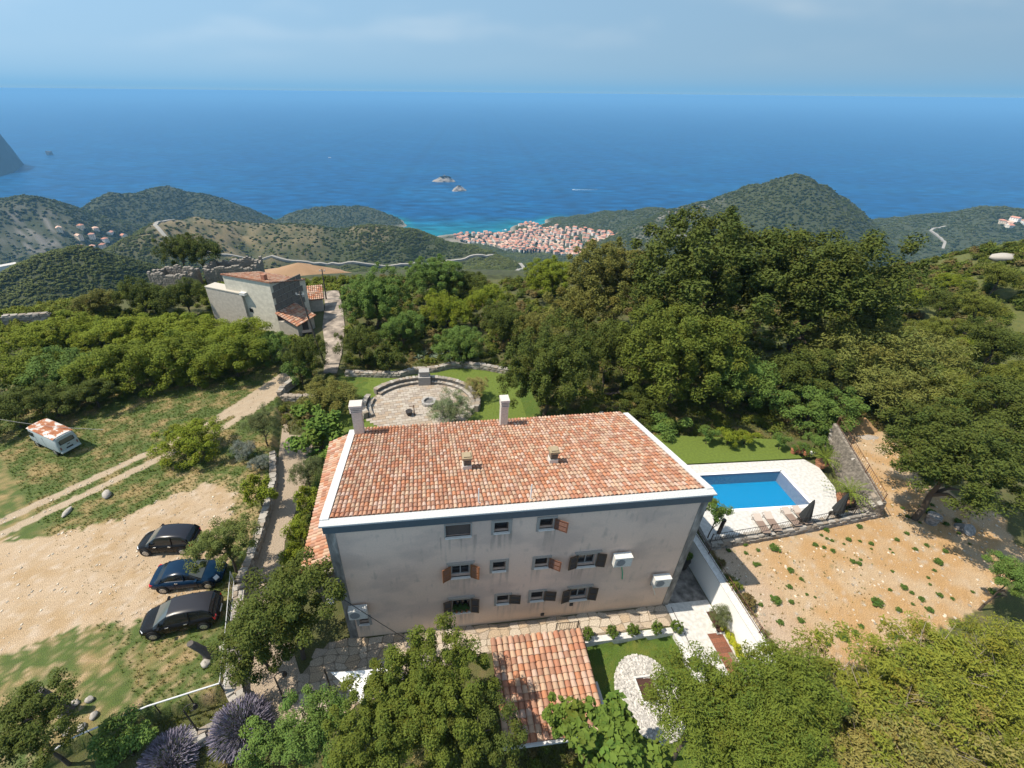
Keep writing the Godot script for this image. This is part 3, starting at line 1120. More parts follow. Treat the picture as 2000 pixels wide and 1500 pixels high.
	for x in [7.46, 10.10]:
		var am := MB.new()
		am.tube(Vector3(x, 9.4, -0.6), Vector3(x, 10.7, -0.62), 0.035, 0.03, 8)
		am.box(Vector3(x, 9.62, -0.55), Vector3(0.22, 0.1, 0.3))
		part("pipe_mast", am.mesh(), mat("pale_pipe", lin(0.60, 0.60, 0.60), 0.5), h)
	# vents low in the wall
	for p: Vector2 in [Vector2(11.4, 0.42), Vector2(13.1, 1.15)]:
		var g := MB.new()
		g.box(Vector3(p.x, p.y, 0.02), Vector3(0.2, 0.24, 0.06))
		part("wall_grille", g.mesh(), mat("dark_grille", lin(0.03, 0.03, 0.03), 0.7), h)

	air_conditioner(hp(0.83, 2.62, 0.02), "white air conditioner on the house front wall at its lower corner, above a basement window", false, 0)
	air_conditioner(hp(15.35, 5.02, 0.02), "white air conditioner high on the house front wall, with a green hose below", true, 1)
	air_conditioner(hp(18.15, 2.72, 0.02), "white air conditioner low on the house front wall, with a white hose below", true, 2)
	# floodlight at the corner and its wire
	var fl := thing("floodlight", "small floodlight on the house corner above the carob tree", "lamp", hp(-0.1, 4.35, 0.1), HOUSE_TURN)
	var f1 := MB.new()
	f1.tube(Vector3(0.1, 0, 0), Vector3(-0.3, -0.02, 0.25), 0.03, 0.03)
	part("bracket", f1.mesh(), mat("steel", lin(0.3, 0.3, 0.3), 0.4), fl)
	var f2 := MB.new()
	f2.box(Vector3(-0.34, -0.05, 0.28), Vector3(0.36, 0.14, 0.3), Basis(Vector3.RIGHT, 0.4))
	part("lamp_head", f2.mesh(), mat("lamp_white", lin(0.6, 0.6, 0.6), 0.4), fl)
	var wire := MB.new()
	var p0 := hp(0.0, 4.3, 0.15)
	var p1 := hp(6.8, 0.3, 2.9)
	for k in 10:
		var ta := k / 10.0
		var tb := (k + 1) / 10.0
		wire.tube(p0.lerp(p1, ta) - Vector3(0, sin(ta * PI) * 0.3, 0), p0.lerp(p1, tb) - Vector3(0, sin(tb * PI) * 0.3, 0), 0.018, 0.018, 5)
	tag(part("cable", wire.mesh(), mat("black_cable", lin(0.02, 0.02, 0.02), 0.6), self), "black cable sagging across the house front from the floodlight", "cable")
	# flower pots on the lowest sill
	for k in 3:
		var fp := thing("flower_pot", ["pot with green leaves on the shuttered ground floor sill, beside the left shutter", "pot of green leaves in the middle of the shuttered ground floor sill", "pot with pale flowers on the shuttered ground floor sill, beside the right shutter"][k], "flower pot", hp(6.2 + k * 0.3, 1.55, 0.02), 0.0, "pots on the window sill")
		var pb := MB.new()
		pb.tube(Vector3.ZERO, Vector3(0, 0.2, 0), 0.08, 0.11, 8)
		part("pot", pb.mesh(), mat("terracotta", lin(0.30, 0.12, 0.06), 0.8), fp)
		part("leaves", leaf_meshes["S0"], leaf_mat("pot_leaf", lin(0.06, 0.11, 0.03)), fp, Vector3(0, 0.38, 0), Basis.from_scale(Vector3(0.22, 0.24, 0.2)))

func air_conditioner(at: Vector3, label: String, hose: bool, k: int) -> void:
	var o := thing("air_conditioner", label, "air conditioner", at, HOUSE_TURN, "air conditioners on the house front")
	var mb := MB.new()
	mb.box(Vector3(0, 0.36, 0.30), Vector3(0.98, 0.72, 0.36))
	part("casing", mb.mesh(), mat("ac_white", lin(0.72, 0.72, 0.70), 0.5, "faint", Vector3(1, 1, 1)), o)
	var lip := MB.new()
	lip.box(Vector3(0, 0.735, 0.30), Vector3(1.0, 0.03, 0.40))
	part("top_panel", lip.mesh(), mat("ac_white", Color.WHITE), o)
	var gr := MB.new()
	gr.tube(Vector3(-0.16, 0.36, 0.47), Vector3(-0.16, 0.36, 0.488), 0.27, 0.27, 18)
	var g := part("fan_grille", gr.mesh(), mat("ac_grille", lin(0.14, 0.15, 0.16), 0.6), o)
	var rb := MB.new()
	for i in 7:
		var y := 0.15 + i * 0.07
		var hw := sqrt(maxf(0.0, 0.27 * 0.27 - (y - 0.36) * (y - 0.36)))
		rb.box(Vector3(-0.16, y, 0.495), Vector3(hw * 2.0, 0.012, 0.012))
	part("bars", rb.mesh(), mat("ac_bars", lin(0.4, 0.4, 0.4), 0.6), g)
	for x in [-0.34, 0.34]:
		var br := MB.new()
		br.box(Vector3(x, -0.03, 0.22), Vector3(0.05, 0.05, 0.46))
		br.box(Vector3(x, -0.22, 0.03), Vector3(0.05, 0.42, 0.04))
		part("bracket", br.mesh(), mat("steel", Color.WHITE), o)
	if hose:
		var hs := MB.new()
		var pts := [Vector3(0.1, -0.02, 0.2), Vector3(0.2, -0.5, 0.14), Vector3(0.38, -1.1, 0.1), Vector3(0.5, -1.75, 0.06)]
		if k == 2:
			pts = [Vector3(-0.32, 0.0, 0.25), Vector3(-0.24, -0.5, 0.15), Vector3(-0.05, -0.9, 0.1), Vector3(0.12, -1.35, 0.06)]
		hs.path(pts, 0.035)
		part("drain_hose", hs.mesh(), mat("hose_green", lin(0.05, 0.35, 0.20), 0.5) if k == 1 else mat("hose_white", lin(0.7, 0.66, 0.6), 0.5), o)

func lean_to() -> void:
	var o := thing("lean_to", "low tiled side wing along the left wall of the house", "lean-to", HOUSE_AT, HOUSE_TURN)
	var mb := MB.new()
	# local: z from -14 to -2.6 is the length, roof falls from x = -0.3 to x = -2.5
	var fr := Transform3D(Basis(Vector3(0, 0, -1), Vector3(-0.40, 0.92, 0).normalized(), Vector3(0.92, 0.40, 0).normalized()), Vector3(-2.6, 3.55, -2.1))
	tile_roof(o, fr, 11.8, 2.55, 46, 7, 138, 9)
	mb.box(Vector3(-1.15, 1.7, -7.9), Vector3(2.1, 3.4, 10.8))
	part("wall", mb.mesh(), mat("plaster_side", Color.WHITE), o)
	var eb := MB.new()
	eb.tri(Vector3(-2.2, 3.4, -2.5), Vector3(-0.1, 3.4, -2.5), Vector3(-0.1, 4.5, -2.5))
	eb.box(Vector3(-1.3, 3.5, -2.0), Vector3(2.3, 0.06, 0.3), Basis(Vector3.BACK, 0.41))
	part("gable", eb.mesh(), mat("plaster_side", Color.WHITE), o)

# ---------------------------------------------------------------- stones
func make_stones() -> void:
	var r := RandomNumberGenerator.new()
	r.seed = 99
	for k in 6:
		var mb := MB.new()
		var p := []
		for i in 8:
			var q := Vector3(-0.5 if i & 1 == 0 else 0.5, -0.5 if i & 2 == 0 else 0.5, -0.5 if i & 4 == 0 else 0.5)
			p.push_back(q * 0.92 + Vector3(r.randf_range(-0.14, 0.14), r.randf_range(-0.1, 0.1), r.randf_range(-0.14, 0.14)))
		# each face is raised to a blunt point, so no face is flat
		for f in [[0, 1, 3, 2], [5, 4, 6, 7], [4, 0, 2, 6], [1, 5, 7, 3], [2, 3, 7, 6], [4, 5, 1, 0]]:
			var mid: Vector3 = (p[f[0]] + p[f[1]] + p[f[2]] + p[f[3]]) * 0.25 * r.randf_range(1.05, 1.2)
			for e in 4:
				var a: Vector3 = p[f[e]]
				var b: Vector3 = p[f[(e + 1) % 4]]
				var nn := (b - a).cross(mid - a)
				if nn.dot(mid) < 0.0:
					mb.tri(b, a, mid)
				else:
					mb.tri(a, b, mid)
		stone_meshes.push_back(mb.mesh())

func stone_mats() -> Array:
	var out := []
	var tones := [Color(0.46, 0.42, 0.37), Color(0.37, 0.335, 0.295), Color(0.55, 0.51, 0.46), Color(0.42, 0.35, 0.28)]
	for k in 4:
		out.push_back(mat("rubble_%d" % k, lin(tones[k].r, tones[k].g, tones[k].b), 0.95, "grain", Vector3(1.4, 1.4, 1.4)))
	return out

# a dry stone wall along a line of points (x, z); stones are parts proud of a core
func stone_wall(label: String, pts: Array, y0: Array, height: float, thick: float, most: int, size := 0.36) -> Node3D:
	var base := Vector3(pts[0].x, y0[0], pts[0].y)
	var o := thing("stone_wall", label, "stone wall", base)
	var r := RandomNumberGenerator.new()
	r.seed = hash(label)
	var sm := stone_mats()
	var total := 0.0
	for i in pts.size() - 1:
		total += pts[i].distance_to(pts[i + 1])
	var core := MB.new()
	for i in pts.size() - 1:
		var a: Vector2 = pts[i]
		var b: Vector2 = pts[i + 1]
		var d := (b - a).normalized()
		var mid := (a + b) * 0.5
		var yy: float = (y0[i] + y0[i + 1]) * 0.5
		core.box(Vector3(mid.x, yy + height * 0.5 - 0.12, mid.y) - base, Vector3(a.distance_to(b) + thick * 0.5, height, thick * 0.86), Basis(Vector3.UP, -d.angle()))
	part("core", core.mesh(), mat("wall_core", lin(0.26, 0.23, 0.20), 0.95, "grain", Vector3(1, 1, 1)), o)
	var across := maxi(1, int(round(thick / size)))
	var rows := maxi(1, int(round(height / (size * 0.75))))
	var per_m := (across + rows * 2) / size
	var step := size
	if total * per_m > most:
		step = total * (across + rows * 2) / most
	var run := 0.0
	for i in pts.size() - 1:
		var a: Vector2 = pts[i]
		var b: Vector2 = pts[i + 1]
		var l: float = a.distance_to(b)
		var d := (b - a) / l
		var s := Vector2(-d.y, d.x)
		var n := maxi(1, int(round(l / step)))
		for k in n:
			var t := (k + 0.5) / n
			var at := a.lerp(b, t)
			var yy := lerpf(y0[i], y0[i + 1], t)
			for w in across:
				var off := (w + 0.5) / across * thick - thick * 0.5
				_stone(o, sm, r, Vector3(at.x + s.x * off, yy + height - 0.1, at.y + s.y * off) - base + Vector3(d.x, 0, d.y) * r.randf_range(-0.08, 0.08), Vector3(l / n * 1.02, size * 0.62, thick / across * 1.05), -d.angle())
			for side in [-1.0, 1.0]:
				for row in rows:
					var jog := (0.5 if row % 2 == 1 else 0.0) * l / n
					_stone(o, sm, r, Vector3(at.x + d.x * jog + s.x * side * thick * 0.44, yy + (row + 0.5) * (height - 0.15) / rows - 0.05, at.y + d.y * jog + s.y * side * thick * 0.44) - base, Vector3(l / n * 0.98, (height - 0.15) / rows * 0.98, 0.16), -d.angle())
	return o

func _stone(o: Node3D, sm: Array, r: RandomNumberGenerator, at: Vector3, size: Vector3, turn: float) -> void:
	var bs := Basis(Vector3.UP, turn + r.randf_range(-0.12, 0.12)) * Basis(Vector3.RIGHT, r.randf_range(-0.08, 0.08))
	part("stone", stone_meshes[r.randi_range(0, 5)], sm[r.randi_range(0, 3)], o, at, bs * Basis.from_scale(size * r.randf_range(0.88, 1.08)))

func rock_mesh(k: int) -> ArrayMesh:
	var key := "rock%d" % k
	if not leaf_meshes.has(key):
		var mb := MB.new()
		var rings := []
		for j in 7:
			var ring := []
			for i in 10:
				var w := TAU * i / 10.0
				var e := PI * (j / 6.0 - 0.5) * 0.98
				var d := Vector3(cos(w) * cos(e), sin(e), sin(w) * cos(e))
				ring.push_back(d * 0.5 * (1.0 + 0.45 * n1.get_noise_3d(d.x * 1.3 + k * 7.0, d.y * 1.3, d.z * 1.3)))
			rings.push_back(ring)
		rings.reverse()
		mb.loft(rings, true)
		leaf_meshes[key] = mb.mesh()
	return leaf_meshes[key]

func strappy(called: String, at: Vector3, s: float, col: Color, label: String, group := "") -> void:
	var o := thing(called, label, "plant", at, at.x * 3.0, group)
	for k in 22:
		var mb := MB.new()
		var lift := rng.randf_range(0.35, 1.35)
		var l := s * rng.randf_range(0.7, 1.1)
		var g := rng.randf_range(0.75, 1.25)
		var prev := Vector3.ZERO
		for e in 4:
			var u := (e + 1) / 4.0
			var q := Vector3(0, l * (sin(lift) * u - 0.3 * u * u), l * cos(lift) * u)
			var wd := s * 0.075 * (1.0 - u * 0.85)
			var w0 := s * 0.075 * (1.0 - (u - 0.25) * 0.85)
			mb.quad(prev - Vector3(w0, 0, 0), prev + Vector3(w0, 0, 0), q + Vector3(wd, 0, 0), q - Vector3(wd, 0, 0), col * g)
			prev = q
		part("leaf", mb.mesh(), leaf_mat("strap_leaf", Color.WHITE), o, Vector3.ZERO, Basis(Vector3.UP, k * 2.4))

func rock(label: String, at: Vector3, size: Vector3, tone := 2, group := "") -> void:
	var o := part("rock", rock_mesh(rng.randi_range(0, 3)), stone_mats()[tone], self, at + Vector3(0, size.y * 0.3, 0), Basis(Vector3.UP, rng.randf() * TAU) * Basis.from_scale(size))
	tag(o, label, "rock", group)

# irregular flagstones: each a slab of its own on a bed of mortar
func flags(parent: Node3D, frame: Transform3D, area: PackedVector2Array, cell: Vector2, most: int, tones: Array, seed_: int, regular := 0.0) -> void:
	var r := RandomNumberGenerator.new()
	r.seed = seed_
	var lo := area[0]
	var hi := area[0]
	for p in area:
		lo = lo.min(p)
		hi = hi.max(p)
	var nx := int(ceil((hi.x - lo.x) / cell.x))
	var nz := int(ceil((hi.y - lo.y) / cell.y))
	var grid := []
	for j in nz + 1:
		for i in nx + 1:
			var k := 1.0 - regular
			var sh := 0.5 * cell.x if regular > 0.0 and j % 2 == 1 else 0.0
			grid.push_back(lo + Vector2(i * cell.x + r.randf_range(-0.32, 0.32) * cell.x * k, j * cell.y + r.randf_range(-0.32, 0.32) * cell.y * k))
	var made := 0
	var rest := MB.new()
	for j in nz:
		for i in nx:
			var q := PackedVector2Array([grid[j * (nx + 1) + i], grid[j * (nx + 1) + i + 1], grid[(j + 1) * (nx + 1) + i + 1], grid[(j + 1) * (nx + 1) + i]])
			if regular > 0.0 and j % 2 == 1:
				for e in 4:
					q[e] += Vector2(cell.x * 0.5, 0)
			var c := (q[0] + q[1] + q[2] + q[3]) * 0.25
			if not in_poly(c, area):
				continue
			var gap := 0.018 / cell.x
			var shrunk := PackedVector2Array()
			for e in 4:
				var v := q[e].lerp(c, gap * 2.2)
				if r.randf() < 0.45 * (1.0 - regular):       # a clipped corner
					shrunk.push_back(v.lerp(q[(e + 3) % 4].lerp(c, gap * 2.2), 0.22))
					shrunk.push_back(v.lerp(q[(e + 1) % 4].lerp(c, gap * 2.2), 0.22))
				else:
					shrunk.push_back(v)
			var y := 0.022 + r.randf_range(-0.006, 0.008)
			if made < most:
				var mb := MB.new()
				mb.prism(shrunk, 0.0, y)
				part("paving_stone", mb.mesh(), tones[r.randi_range(0, tones.size() - 1)], parent).transform = frame
				made += 1
			else:
				rest.prism(shrunk, 0.0, y)
	if rest.v.size() > 0:
		var o := part("paving_rest", rest.mesh(), tones[0], parent)
		o.transform = frame
		o.set_meta("kind", "stuff")

func paths_and_paving() -> void:
	var cream := []
	for k in 5:
		var c: Color = [Color(0.60, 0.49, 0.37), Color(0.64, 0.54, 0.43), Color(0.56, 0.43, 0.30), Color(0.66, 0.57, 0.46), Color(0.52, 0.43, 0.34)][k]
		cream.push_back(mat("flag_%d" % k, lin(c.r, c.g, c.b), 0.85, "grain", Vector3(0.8, 0.8, 0.8)))
	var mortar := mat("mortar", lin(0.33, 0.27, 0.20), 0.95, "grain", Vector3(1, 1, 1))
	# the paved terrace along the front wall
	var bed := MB.new()
	var area := PackedVector2Array([Vector2(-1.2, 0.1), Vector2(19.3, 0.06), Vector2(19.15, 1.3), Vector2(13.0, 1.45), Vector2(7.8, 1.75), Vector2(3.5, 2.3), Vector2(0.6, 3.6), Vector2(-2.4, 4.6), Vector2(-3.8, 3.6), Vector2(-2.2, 1.4)])
	bed.prism(area, -0.3, 0.03)
	var pv := part("pavement", bed.mesh(), mortar, self)
	pv.transform = house_frame
	pv.set_meta("kind", "structure")
	flags(pv, Transform3D(Basis(), Vector3(0, 0.03, 0)), area, Vector2(0.62, 0.42), 260, cream, 31)
	# gravel coloured path between the retaining wall and the house
	var pm := mat("path_earth", lin(0.50, 0.40, 0.30), 0.95, "grain", Vector3(0.7, 0.7, 0.7), "bump")
	var side := MB.new()
	side.prism(PackedVector2Array([Vector2(-17.0, -33.5), Vector2(-14.6, -33.2), Vector2(-13.6, -28.0), Vector2(-13.2, -21.5), Vector2(-12.2, -18.0), Vector2(-10.6, -14.8), Vector2(-9.2, -12.6), Vector2(-10.2, -10.4), Vector2(-11.8, -11.3), Vector2(-13.2, -15.2), Vector2(-14.9, -19.2), Vector2(-15.1, -22.0), Vector2(-15.6, -26.4), Vector2(-16.9, -30.5), Vector2(-19.0, -38.2)]), -0.3, 0.045)
	struct("path", side.mesh(), pm)
	var lane := MB.new()
	lane.prism(PackedVector2Array([Vector2(-16.9, -44.5), Vector2(-15.4, -44.6), Vector2(-16.0, -49.4), Vector2(-17.4, -56.6), Vector2(-19.4, -63.5), Vector2(-21.6, -70.0), Vector2(-24.0, -70.0), Vector2(-22.0, -63.5), Vector2(-20.4, -56.5), Vector2(-17.9, -49.3)]), -1.2, 0.10)
	struct("concrete_lane", lane.mesh(), mat("lane_concrete", lin(0.48, 0.40, 0.33), 0.9, "stain", Vector3(0.12, 0.12, 0.12)))
	# sandy patch under the lamp post
	var patch := MB.new()
	patch.prism(PackedVector2Array([Vector2(-10.6, -12.2), Vector2(-9.4, -12.5), Vector2(-8.9, -11.4), Vector2(-9.4, -10.6), Vector2(-10.0, -9.9), Vector2(-10.7, -10.6)]), -0.2, 0.06)
	struct("path_landing", patch.mesh(), pm)
	# white concrete terrace and passage on the right
	var wm := mat("white_concrete", lin(0.80, 0.79, 0.76), 0.7, "faint", Vector3(0.35, 0.35, 0.35))
	var wt := MB.new()
	wt.prism(PackedVector2Array([Vector2(19.3, -12.0), Vector2(22.1, -12.0), Vector2(22.1, 6.0), Vector2(19.25, 6.0)]), -0.5, 0.05)
	var w := struct("white_terrace", wt.mesh(), wm)
	w.transform = house_frame
	var joint := MB.new()
	joint.prism(PackedVector2Array([Vector2(19.55, 0.2), Vector2(19.60, 0.2), Vector2(19.60, 5.6), Vector2(19.55, 5.6)]), 0.04, 0.056)
	part("drain_line", joint.mesh(), mat("drain_dark", lin(0.12, 0.11, 0.10), 0.9), w)
	var gp := MB.new()
	gp.prism(PackedVector2Array([Vector2(19.47, -12.0), Vector2(22.1, -12.0), Vector2(22.1, -0.02), Vector2(19.47, -0.02)]), -0.2, 0.058)
	var gpn := struct("passage_floor", gp.mesh(), mat("grey_concrete", lin(0.34, 0.32, 0.30), 0.9, "stain", Vector3(0.3, 0.3, 0.3)))
	gpn.transform = house_frame
	# stair at the end of the passage, up to the pool
	for k in 10:
		var st := MB.new()
		st.box(Vector3(20.8, 0.1 + k * 0.105 , -6.2 - k * 0.3), Vector3(2.7, 0.21 + k * 0.21, 0.31))
		part("stair_step", st.mesh(), wm, w)

func fence_rail(o: Node3D, a: Vector3, b: Vector3, height: float, m: Material, gap := 0.14, singles := true) -> void:
	var d := b - a
	var l := d.length()
	var rails := MB.new()
	for y in [0.1, height]:
		rails.tube(a + Vector3(0, y, 0), b + Vector3(0, y, 0), 0.02, 0.02, 5)
	part("rail", rails.mesh(), m, o)
	var np := maxi(1, int(l / 2.2))
	for k in np + 1:
		var p := a.lerp(b, k / float(np))
		var mb := MB.new()
		mb.tube(p, p + Vector3(0, height + 0.05, 0), 0.03, 0.03, 6)
		part("post", mb.mesh(), m, o)
	var n := int(l / gap)
	for k in n:
		var p := a.lerp(b, (k + 0.5) / n)
		var mb := MB.new()
		mb.tube(p + Vector3(0, 0.1, 0), p + Vector3(0, height, 0), 0.01, 0.01, 4, Color.WHITE, false)
		part("bar", mb.mesh(), m, o)

func pool_terrace() -> void:
	var wm := mat("white_concrete", Color.WHITE)
	var y := 2.1
	var pool := PackedVector2Array([Vector2(16.9, -26.36), Vector2(24.17, -27.0), Vector2(24.42, -23.55), Vector2(17.15, -22.92)])
	var deck := PackedVector2Array([Vector2(15.6, -27.5), Vector2(26.87, -28.44), Vector2(27.5, -27.5), Vector2(27.3, -25.2), Vector2(26.0, -23.0), Vector2(25.6, -22.3), Vector2(15.6, -20.3)])
	var mb := MB.new()
	# the deck is laid round the basin
	for piece in Geometry2D.clip_polygons(deck, pool).size():
		pass
	var strips := [
		PackedVector2Array([deck[0], deck[1], pool[1], pool[0]]),
		PackedVector2Array([deck[1], deck[2], deck[3], deck[4], pool[2], pool[1]]),
		PackedVector2Array([deck[4], deck[5], deck[6], pool[3], pool[2]]),
		PackedVector2Array([deck[6], deck[0], pool[0], pool[3]])]
	for s in strips:
		mb.prism(s, 0.8, y)
	struct("pool_deck", mb.mesh(), wm)
	var o := thing("swimming_pool", "bright blue rectangular swimming pool set into the white deck", "swimming pool", Vector3(pool[0].x, y, pool[0].y))
	var basin := MB.new()
	var sides := MB.new()
	var depth := 1.05
	for i in 4:
		var a := Vector3(pool[i].x - pool[0].x, 0, pool[i].y - pool[0].y)
		var b := Vector3(pool[(i + 1) % 4].x - pool[0].x, 0, pool[(i + 1) % 4].y - pool[0].y)
		sides.quad(a, b, b - Vector3(0, depth, 0), a - Vector3(0, depth, 0))
	var f := []
	for p in pool:
		f.push_back(Vector3(p.x - pool[0].x, -depth, p.y - pool[0].y))
	basin.quad(f[3], f[2], f[1], f[0])
	mat("pool_blue", lin(0.002, 0.34, 0.74), 1.0, "speckle", Vector3(0.4, 0.4, 0.4)).metallic_specular = 0.05  # speckled tone painted in place of rippled light on the pool floor
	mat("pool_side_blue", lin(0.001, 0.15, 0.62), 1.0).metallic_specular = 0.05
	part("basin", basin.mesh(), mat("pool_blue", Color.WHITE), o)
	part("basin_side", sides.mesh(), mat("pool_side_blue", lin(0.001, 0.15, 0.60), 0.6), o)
	var wa := MB.new()
	wa.quad(f[3] + Vector3(0, depth - 0.14, 0), f[2] + Vector3(0, depth - 0.14, 0), f[1] + Vector3(0, depth - 0.14, 0), f[0] + Vector3(0, depth - 0.14, 0))
	var water := StandardMaterial3D.new()
	water.resource_name = "pool_water"
	water.albedo_color = Color(0.25, 0.75, 1.0, 0.06)
	water.transparency = BaseMaterial3D.TRANSPARENCY_ALPHA
	water.roughness = 0.02
	water.normal_enabled = true
	water.normal_texture = tex["ripple"]
	water.normal_scale = 1.0
	water.uv1_triplanar = true
	water.uv1_world_triplanar = true
	water.uv1_scale = Vector3(0.5, 0.5, 0.5)
	part("water_surface", wa.mesh(), water, o)
	var cop := MB.new()
	for i in 4:
		var a := Vector3(pool[i].x - pool[0].x, 0.0, pool[i].y - pool[0].y)
		var b := Vector3(pool[(i + 1) % 4].x - pool[0].x, 0.0, pool[(i + 1) % 4].y - pool[0].y)
		var d := (b - a).normalized()
		cop.box((a + b) * 0.5 + d.cross(Vector3.UP) * -0.12 + Vector3(0, 0.004, 0), Vector3(a.distance_to(b) + 0.24, 0.05, 0.24), Basis(Vector3.UP, -atan2(d.z, d.x)))
	part("coping", cop.mesh(), mat("pool_coping", lin(0.80, 0.79, 0.77), 0.6), o)

	# lawn behind the pool
	var lw := MB.new()
	lw.prism(PackedVector2Array([Vector2(15.0, -31.5), Vector2(26.4, -31.0), Vector2(26.87, -28.6), Vector2(15.0, -27.6)]), 0.8, 2.08)
	struct("lawn", lw.mesh(), mat("lawn_green", Color.WHITE))

	# retaining wall in front of the pool, iron fence on it
	var rw := stone_wall("low stone retaining wall carrying the iron fence in front of the pool", [Vector2(15.7, -20.15), Vector2(20.0, -21.0), Vector2(24.6, -22.1), Vector2(29.0, -23.1)], [1.5, 1.5, 1.5, 1.5], 0.66, 0.5, 150, 0.4)
	rw.set_meta("category", "retaining wall")
	var iron := mat("black_iron", lin(0.025, 0.020, 0.018), 0.6)
	var rusty := mat("rusty_iron", lin(0.10, 0.045, 0.025), 0.8)
	var fe := thing("iron_fence", "black iron railing along the pool terrace edge above the dirt lot", "railing", Vector3(15.7, 2.12, -20.15))
	var l0 := Vector3.ZERO
	for q: Vector3 in [Vector3(4.3, 0, -0.85), Vector3(8.9, 0, -1.95), Vector3(13.3, 0, -2.95)]:
		fence_rail(fe, l0, q, 0.75, iron, 0.19)
		l0 = q
	# slanting wall at the right end
	var sw := thing("slanted_wall", "grey sloping concrete and stone wall at the right end of the pool terrace", "wall", Vector3(26.9, 1.4, -22.9))
	var sb := MB.new()
	var a0 := Vector3(0.3, 0, 0.1)
	var a1 := Vector3(1.6, 1.75, 0.1)
	var b0 := Vector3(3.1, 0, -7.6)
	var b1 := Vector3(3.5, 2.3, -8.3)
	sb.quad(a0, b0, b1, a1)
	sb.quad(b0, a0, a1, b1)
	sb.quad(a1, b1, b1 + Vector3(0.35, 0, 0), a1 + Vector3(0.35, 0, 0))
	sb.quad(a1 + Vector3(0.35, 0, 0), b1 + Vector3(0.35, 0, 0), b0 + Vector3(1.2, -0.2, 0), a0 + Vector3(1.9, -0.2, 0))
	sb.quad(a0, a1, a1 + Vector3(0.35, 0, 0), a0 + Vector3(1.9, -0.2, 0))
	part("wall_face", sb.mesh(), mat("rough_concrete", lin(0.42, 0.37, 0.31), 0.95, "stain", Vector3(0.8, 0.8, 0.8), "bump"), sw)
	var sm := stone_mats()
	var rr := RandomNumberGenerator.new()
	rr.seed = 55
	for k in 80:
		var s := rr.randf()
		var t := rr.randf_range(0.05, 0.95)
		var p := a0.lerp(b0, s).lerp(a1.lerp(b1, s), t)
		var bs := Basis(Vector3(0.2, -0.05, -0.98).normalized(), Vector3(0.55, 0.8, 0.1).normalized(), Vector3(-0.8, 0.55, -0.16).normalized()).orthonormalized()
		part("stone", stone_meshes[rr.randi_range(0, 5)], sm[rr.randi_range(0, 3)], sw, p, bs * Basis.from_scale(Vector3(rr.randf_range(0.25, 0.5), rr.randf_range(0.18, 0.3), 0.07)))
	var fe2 := thing("iron_fence", "rusty iron railing climbing on top of the sloping wall beside the pool", "railing", Vector3(28.6, 3.15, -22.9))
	fence_rail(fe2, Vector3.ZERO, Vector3(2.0, 0.55, -8.2), 0.7, rusty, 0.22)

	lounger(Vector3(19.7, y, -21.55), 2.0, "brown sun lounger by the pool, nearest the house")
	lounger(Vector3(20.55, y, -21.75), 2.0, "brown sun lounger by the pool, second from the house")
	lounger(Vector3(22.1, y, -22.2), 2.1, "brown sun lounger by the pool, half hidden by the closed parasol")
	lounger(Vector3(22.9, y, -22.35), 2.1, "brown sun lounger by the pool, behind the closed parasol")
	parasol(Vector3(22.8, y, -21.9), "closed dark grey parasol standing by the sun loungers")
	parasol(Vector3(25.5, y, -22.55), "closed dark grey parasol beside the big potted sago palm")
	sago(Vector3(27.0, y - 0.1, -23.9), 1.25, "big sago palm in a terracotta pot next to the closed parasol")
	sago(Vector3(27.75, y - 0.1, -27.7), 1.05, "sago palm in a wide terracotta bowl at the far pool deck corner")
	var tubs := [["terracotta", "round terracotta pot with green plant by the far deck corner", 0.28, Vector3(26.9, y, -29.3)], ["blue_glaze", "blue glazed jar among the pots behind the pool", 0.22, Vector3(27.5, y, -29.5)], ["terracotta", "small terracotta pot beside the blue jar", 0.2, Vector3(27.3, y, -29.0)], ["white_glaze", "small white pot in front of the blue jar", 0.16, Vector3(27.9, y, -29.1)], ["dark_glaze", "dark pot at the foot of the sloping wall", 0.24, Vector3(29.2, y, -29.3)], ["terracotta", "terracotta pot at the left end of the pot group behind the pool", 0.22, Vector3(26.4, y, -29.2)]]
	mat("blue_glaze", lin(0.10, 0.20, 0.40), 0.3)
	mat("white_glaze", lin(0.7, 0.7, 0.7), 0.3)
	mat("dark_glaze", lin(0.05, 0.045, 0.04), 0.4)
	for t in tubs:
		flower_pot(t[3], t[2], mats[t[0]], t[1])
	# black lamp post at the corner of the fence
	var bp := thing("bollard_lamp", "black post lamp at the corner of the pool railing, by the yellow plumeria", "lamp", Vector3(16.6, y, -20.9))
	var bm := MB.new()
	bm.tube(Vector3.ZERO, Vector3(0, 1.2, 0), 0.12, 0.12, 10)
	part("post", bm.mesh(), iron, bp)
	var bc := MB.new()
	bc.tube(Vector3(0, 1.2, 0), Vector3(0, 1.34, 0), 0.15, 0.13, 10)
	part("cap", bc.mesh(), iron, bp)
	# yard lot: two tubs, a hose, sand and gravel heaps
	for k in 2:
		var tb := thing("metal_tub", ["upright grey metal tub at the lot tree's trunk, nearer the pool", "tilted grey metal tub at the lot tree's trunk, farther from the pool"][k], "tub", Vector3([32.3, 33.9][k], 1.6, [-22.4, -22.0][k]))
		var tm := MB.new()
		tm.tube(Vector3.ZERO, Vector3(0.05 * k, 0.75, 0), 0.34, 0.4, 14, Color.WHITE, true)
		part("body", tm.mesh(), mat("grey_tub", lin(0.45, 0.43, 0.42), 0.6, "stain", Vector3(1, 1, 1)), tb, Vector3.ZERO, Basis(Vector3.RIGHT, 0.9 * k))
		var rm := MB.new()
		rm.tube(Vector3(0.05 * k, 0.72, 0), Vector3(0.05 * k, 0.78, 0), 0.42, 0.42, 14)
		part("rim", rm.mesh(), mat("grey_tub", Color.WHITE), tb, Vector3.ZERO, Basis(Vector3.RIGHT, 0.9 * k))
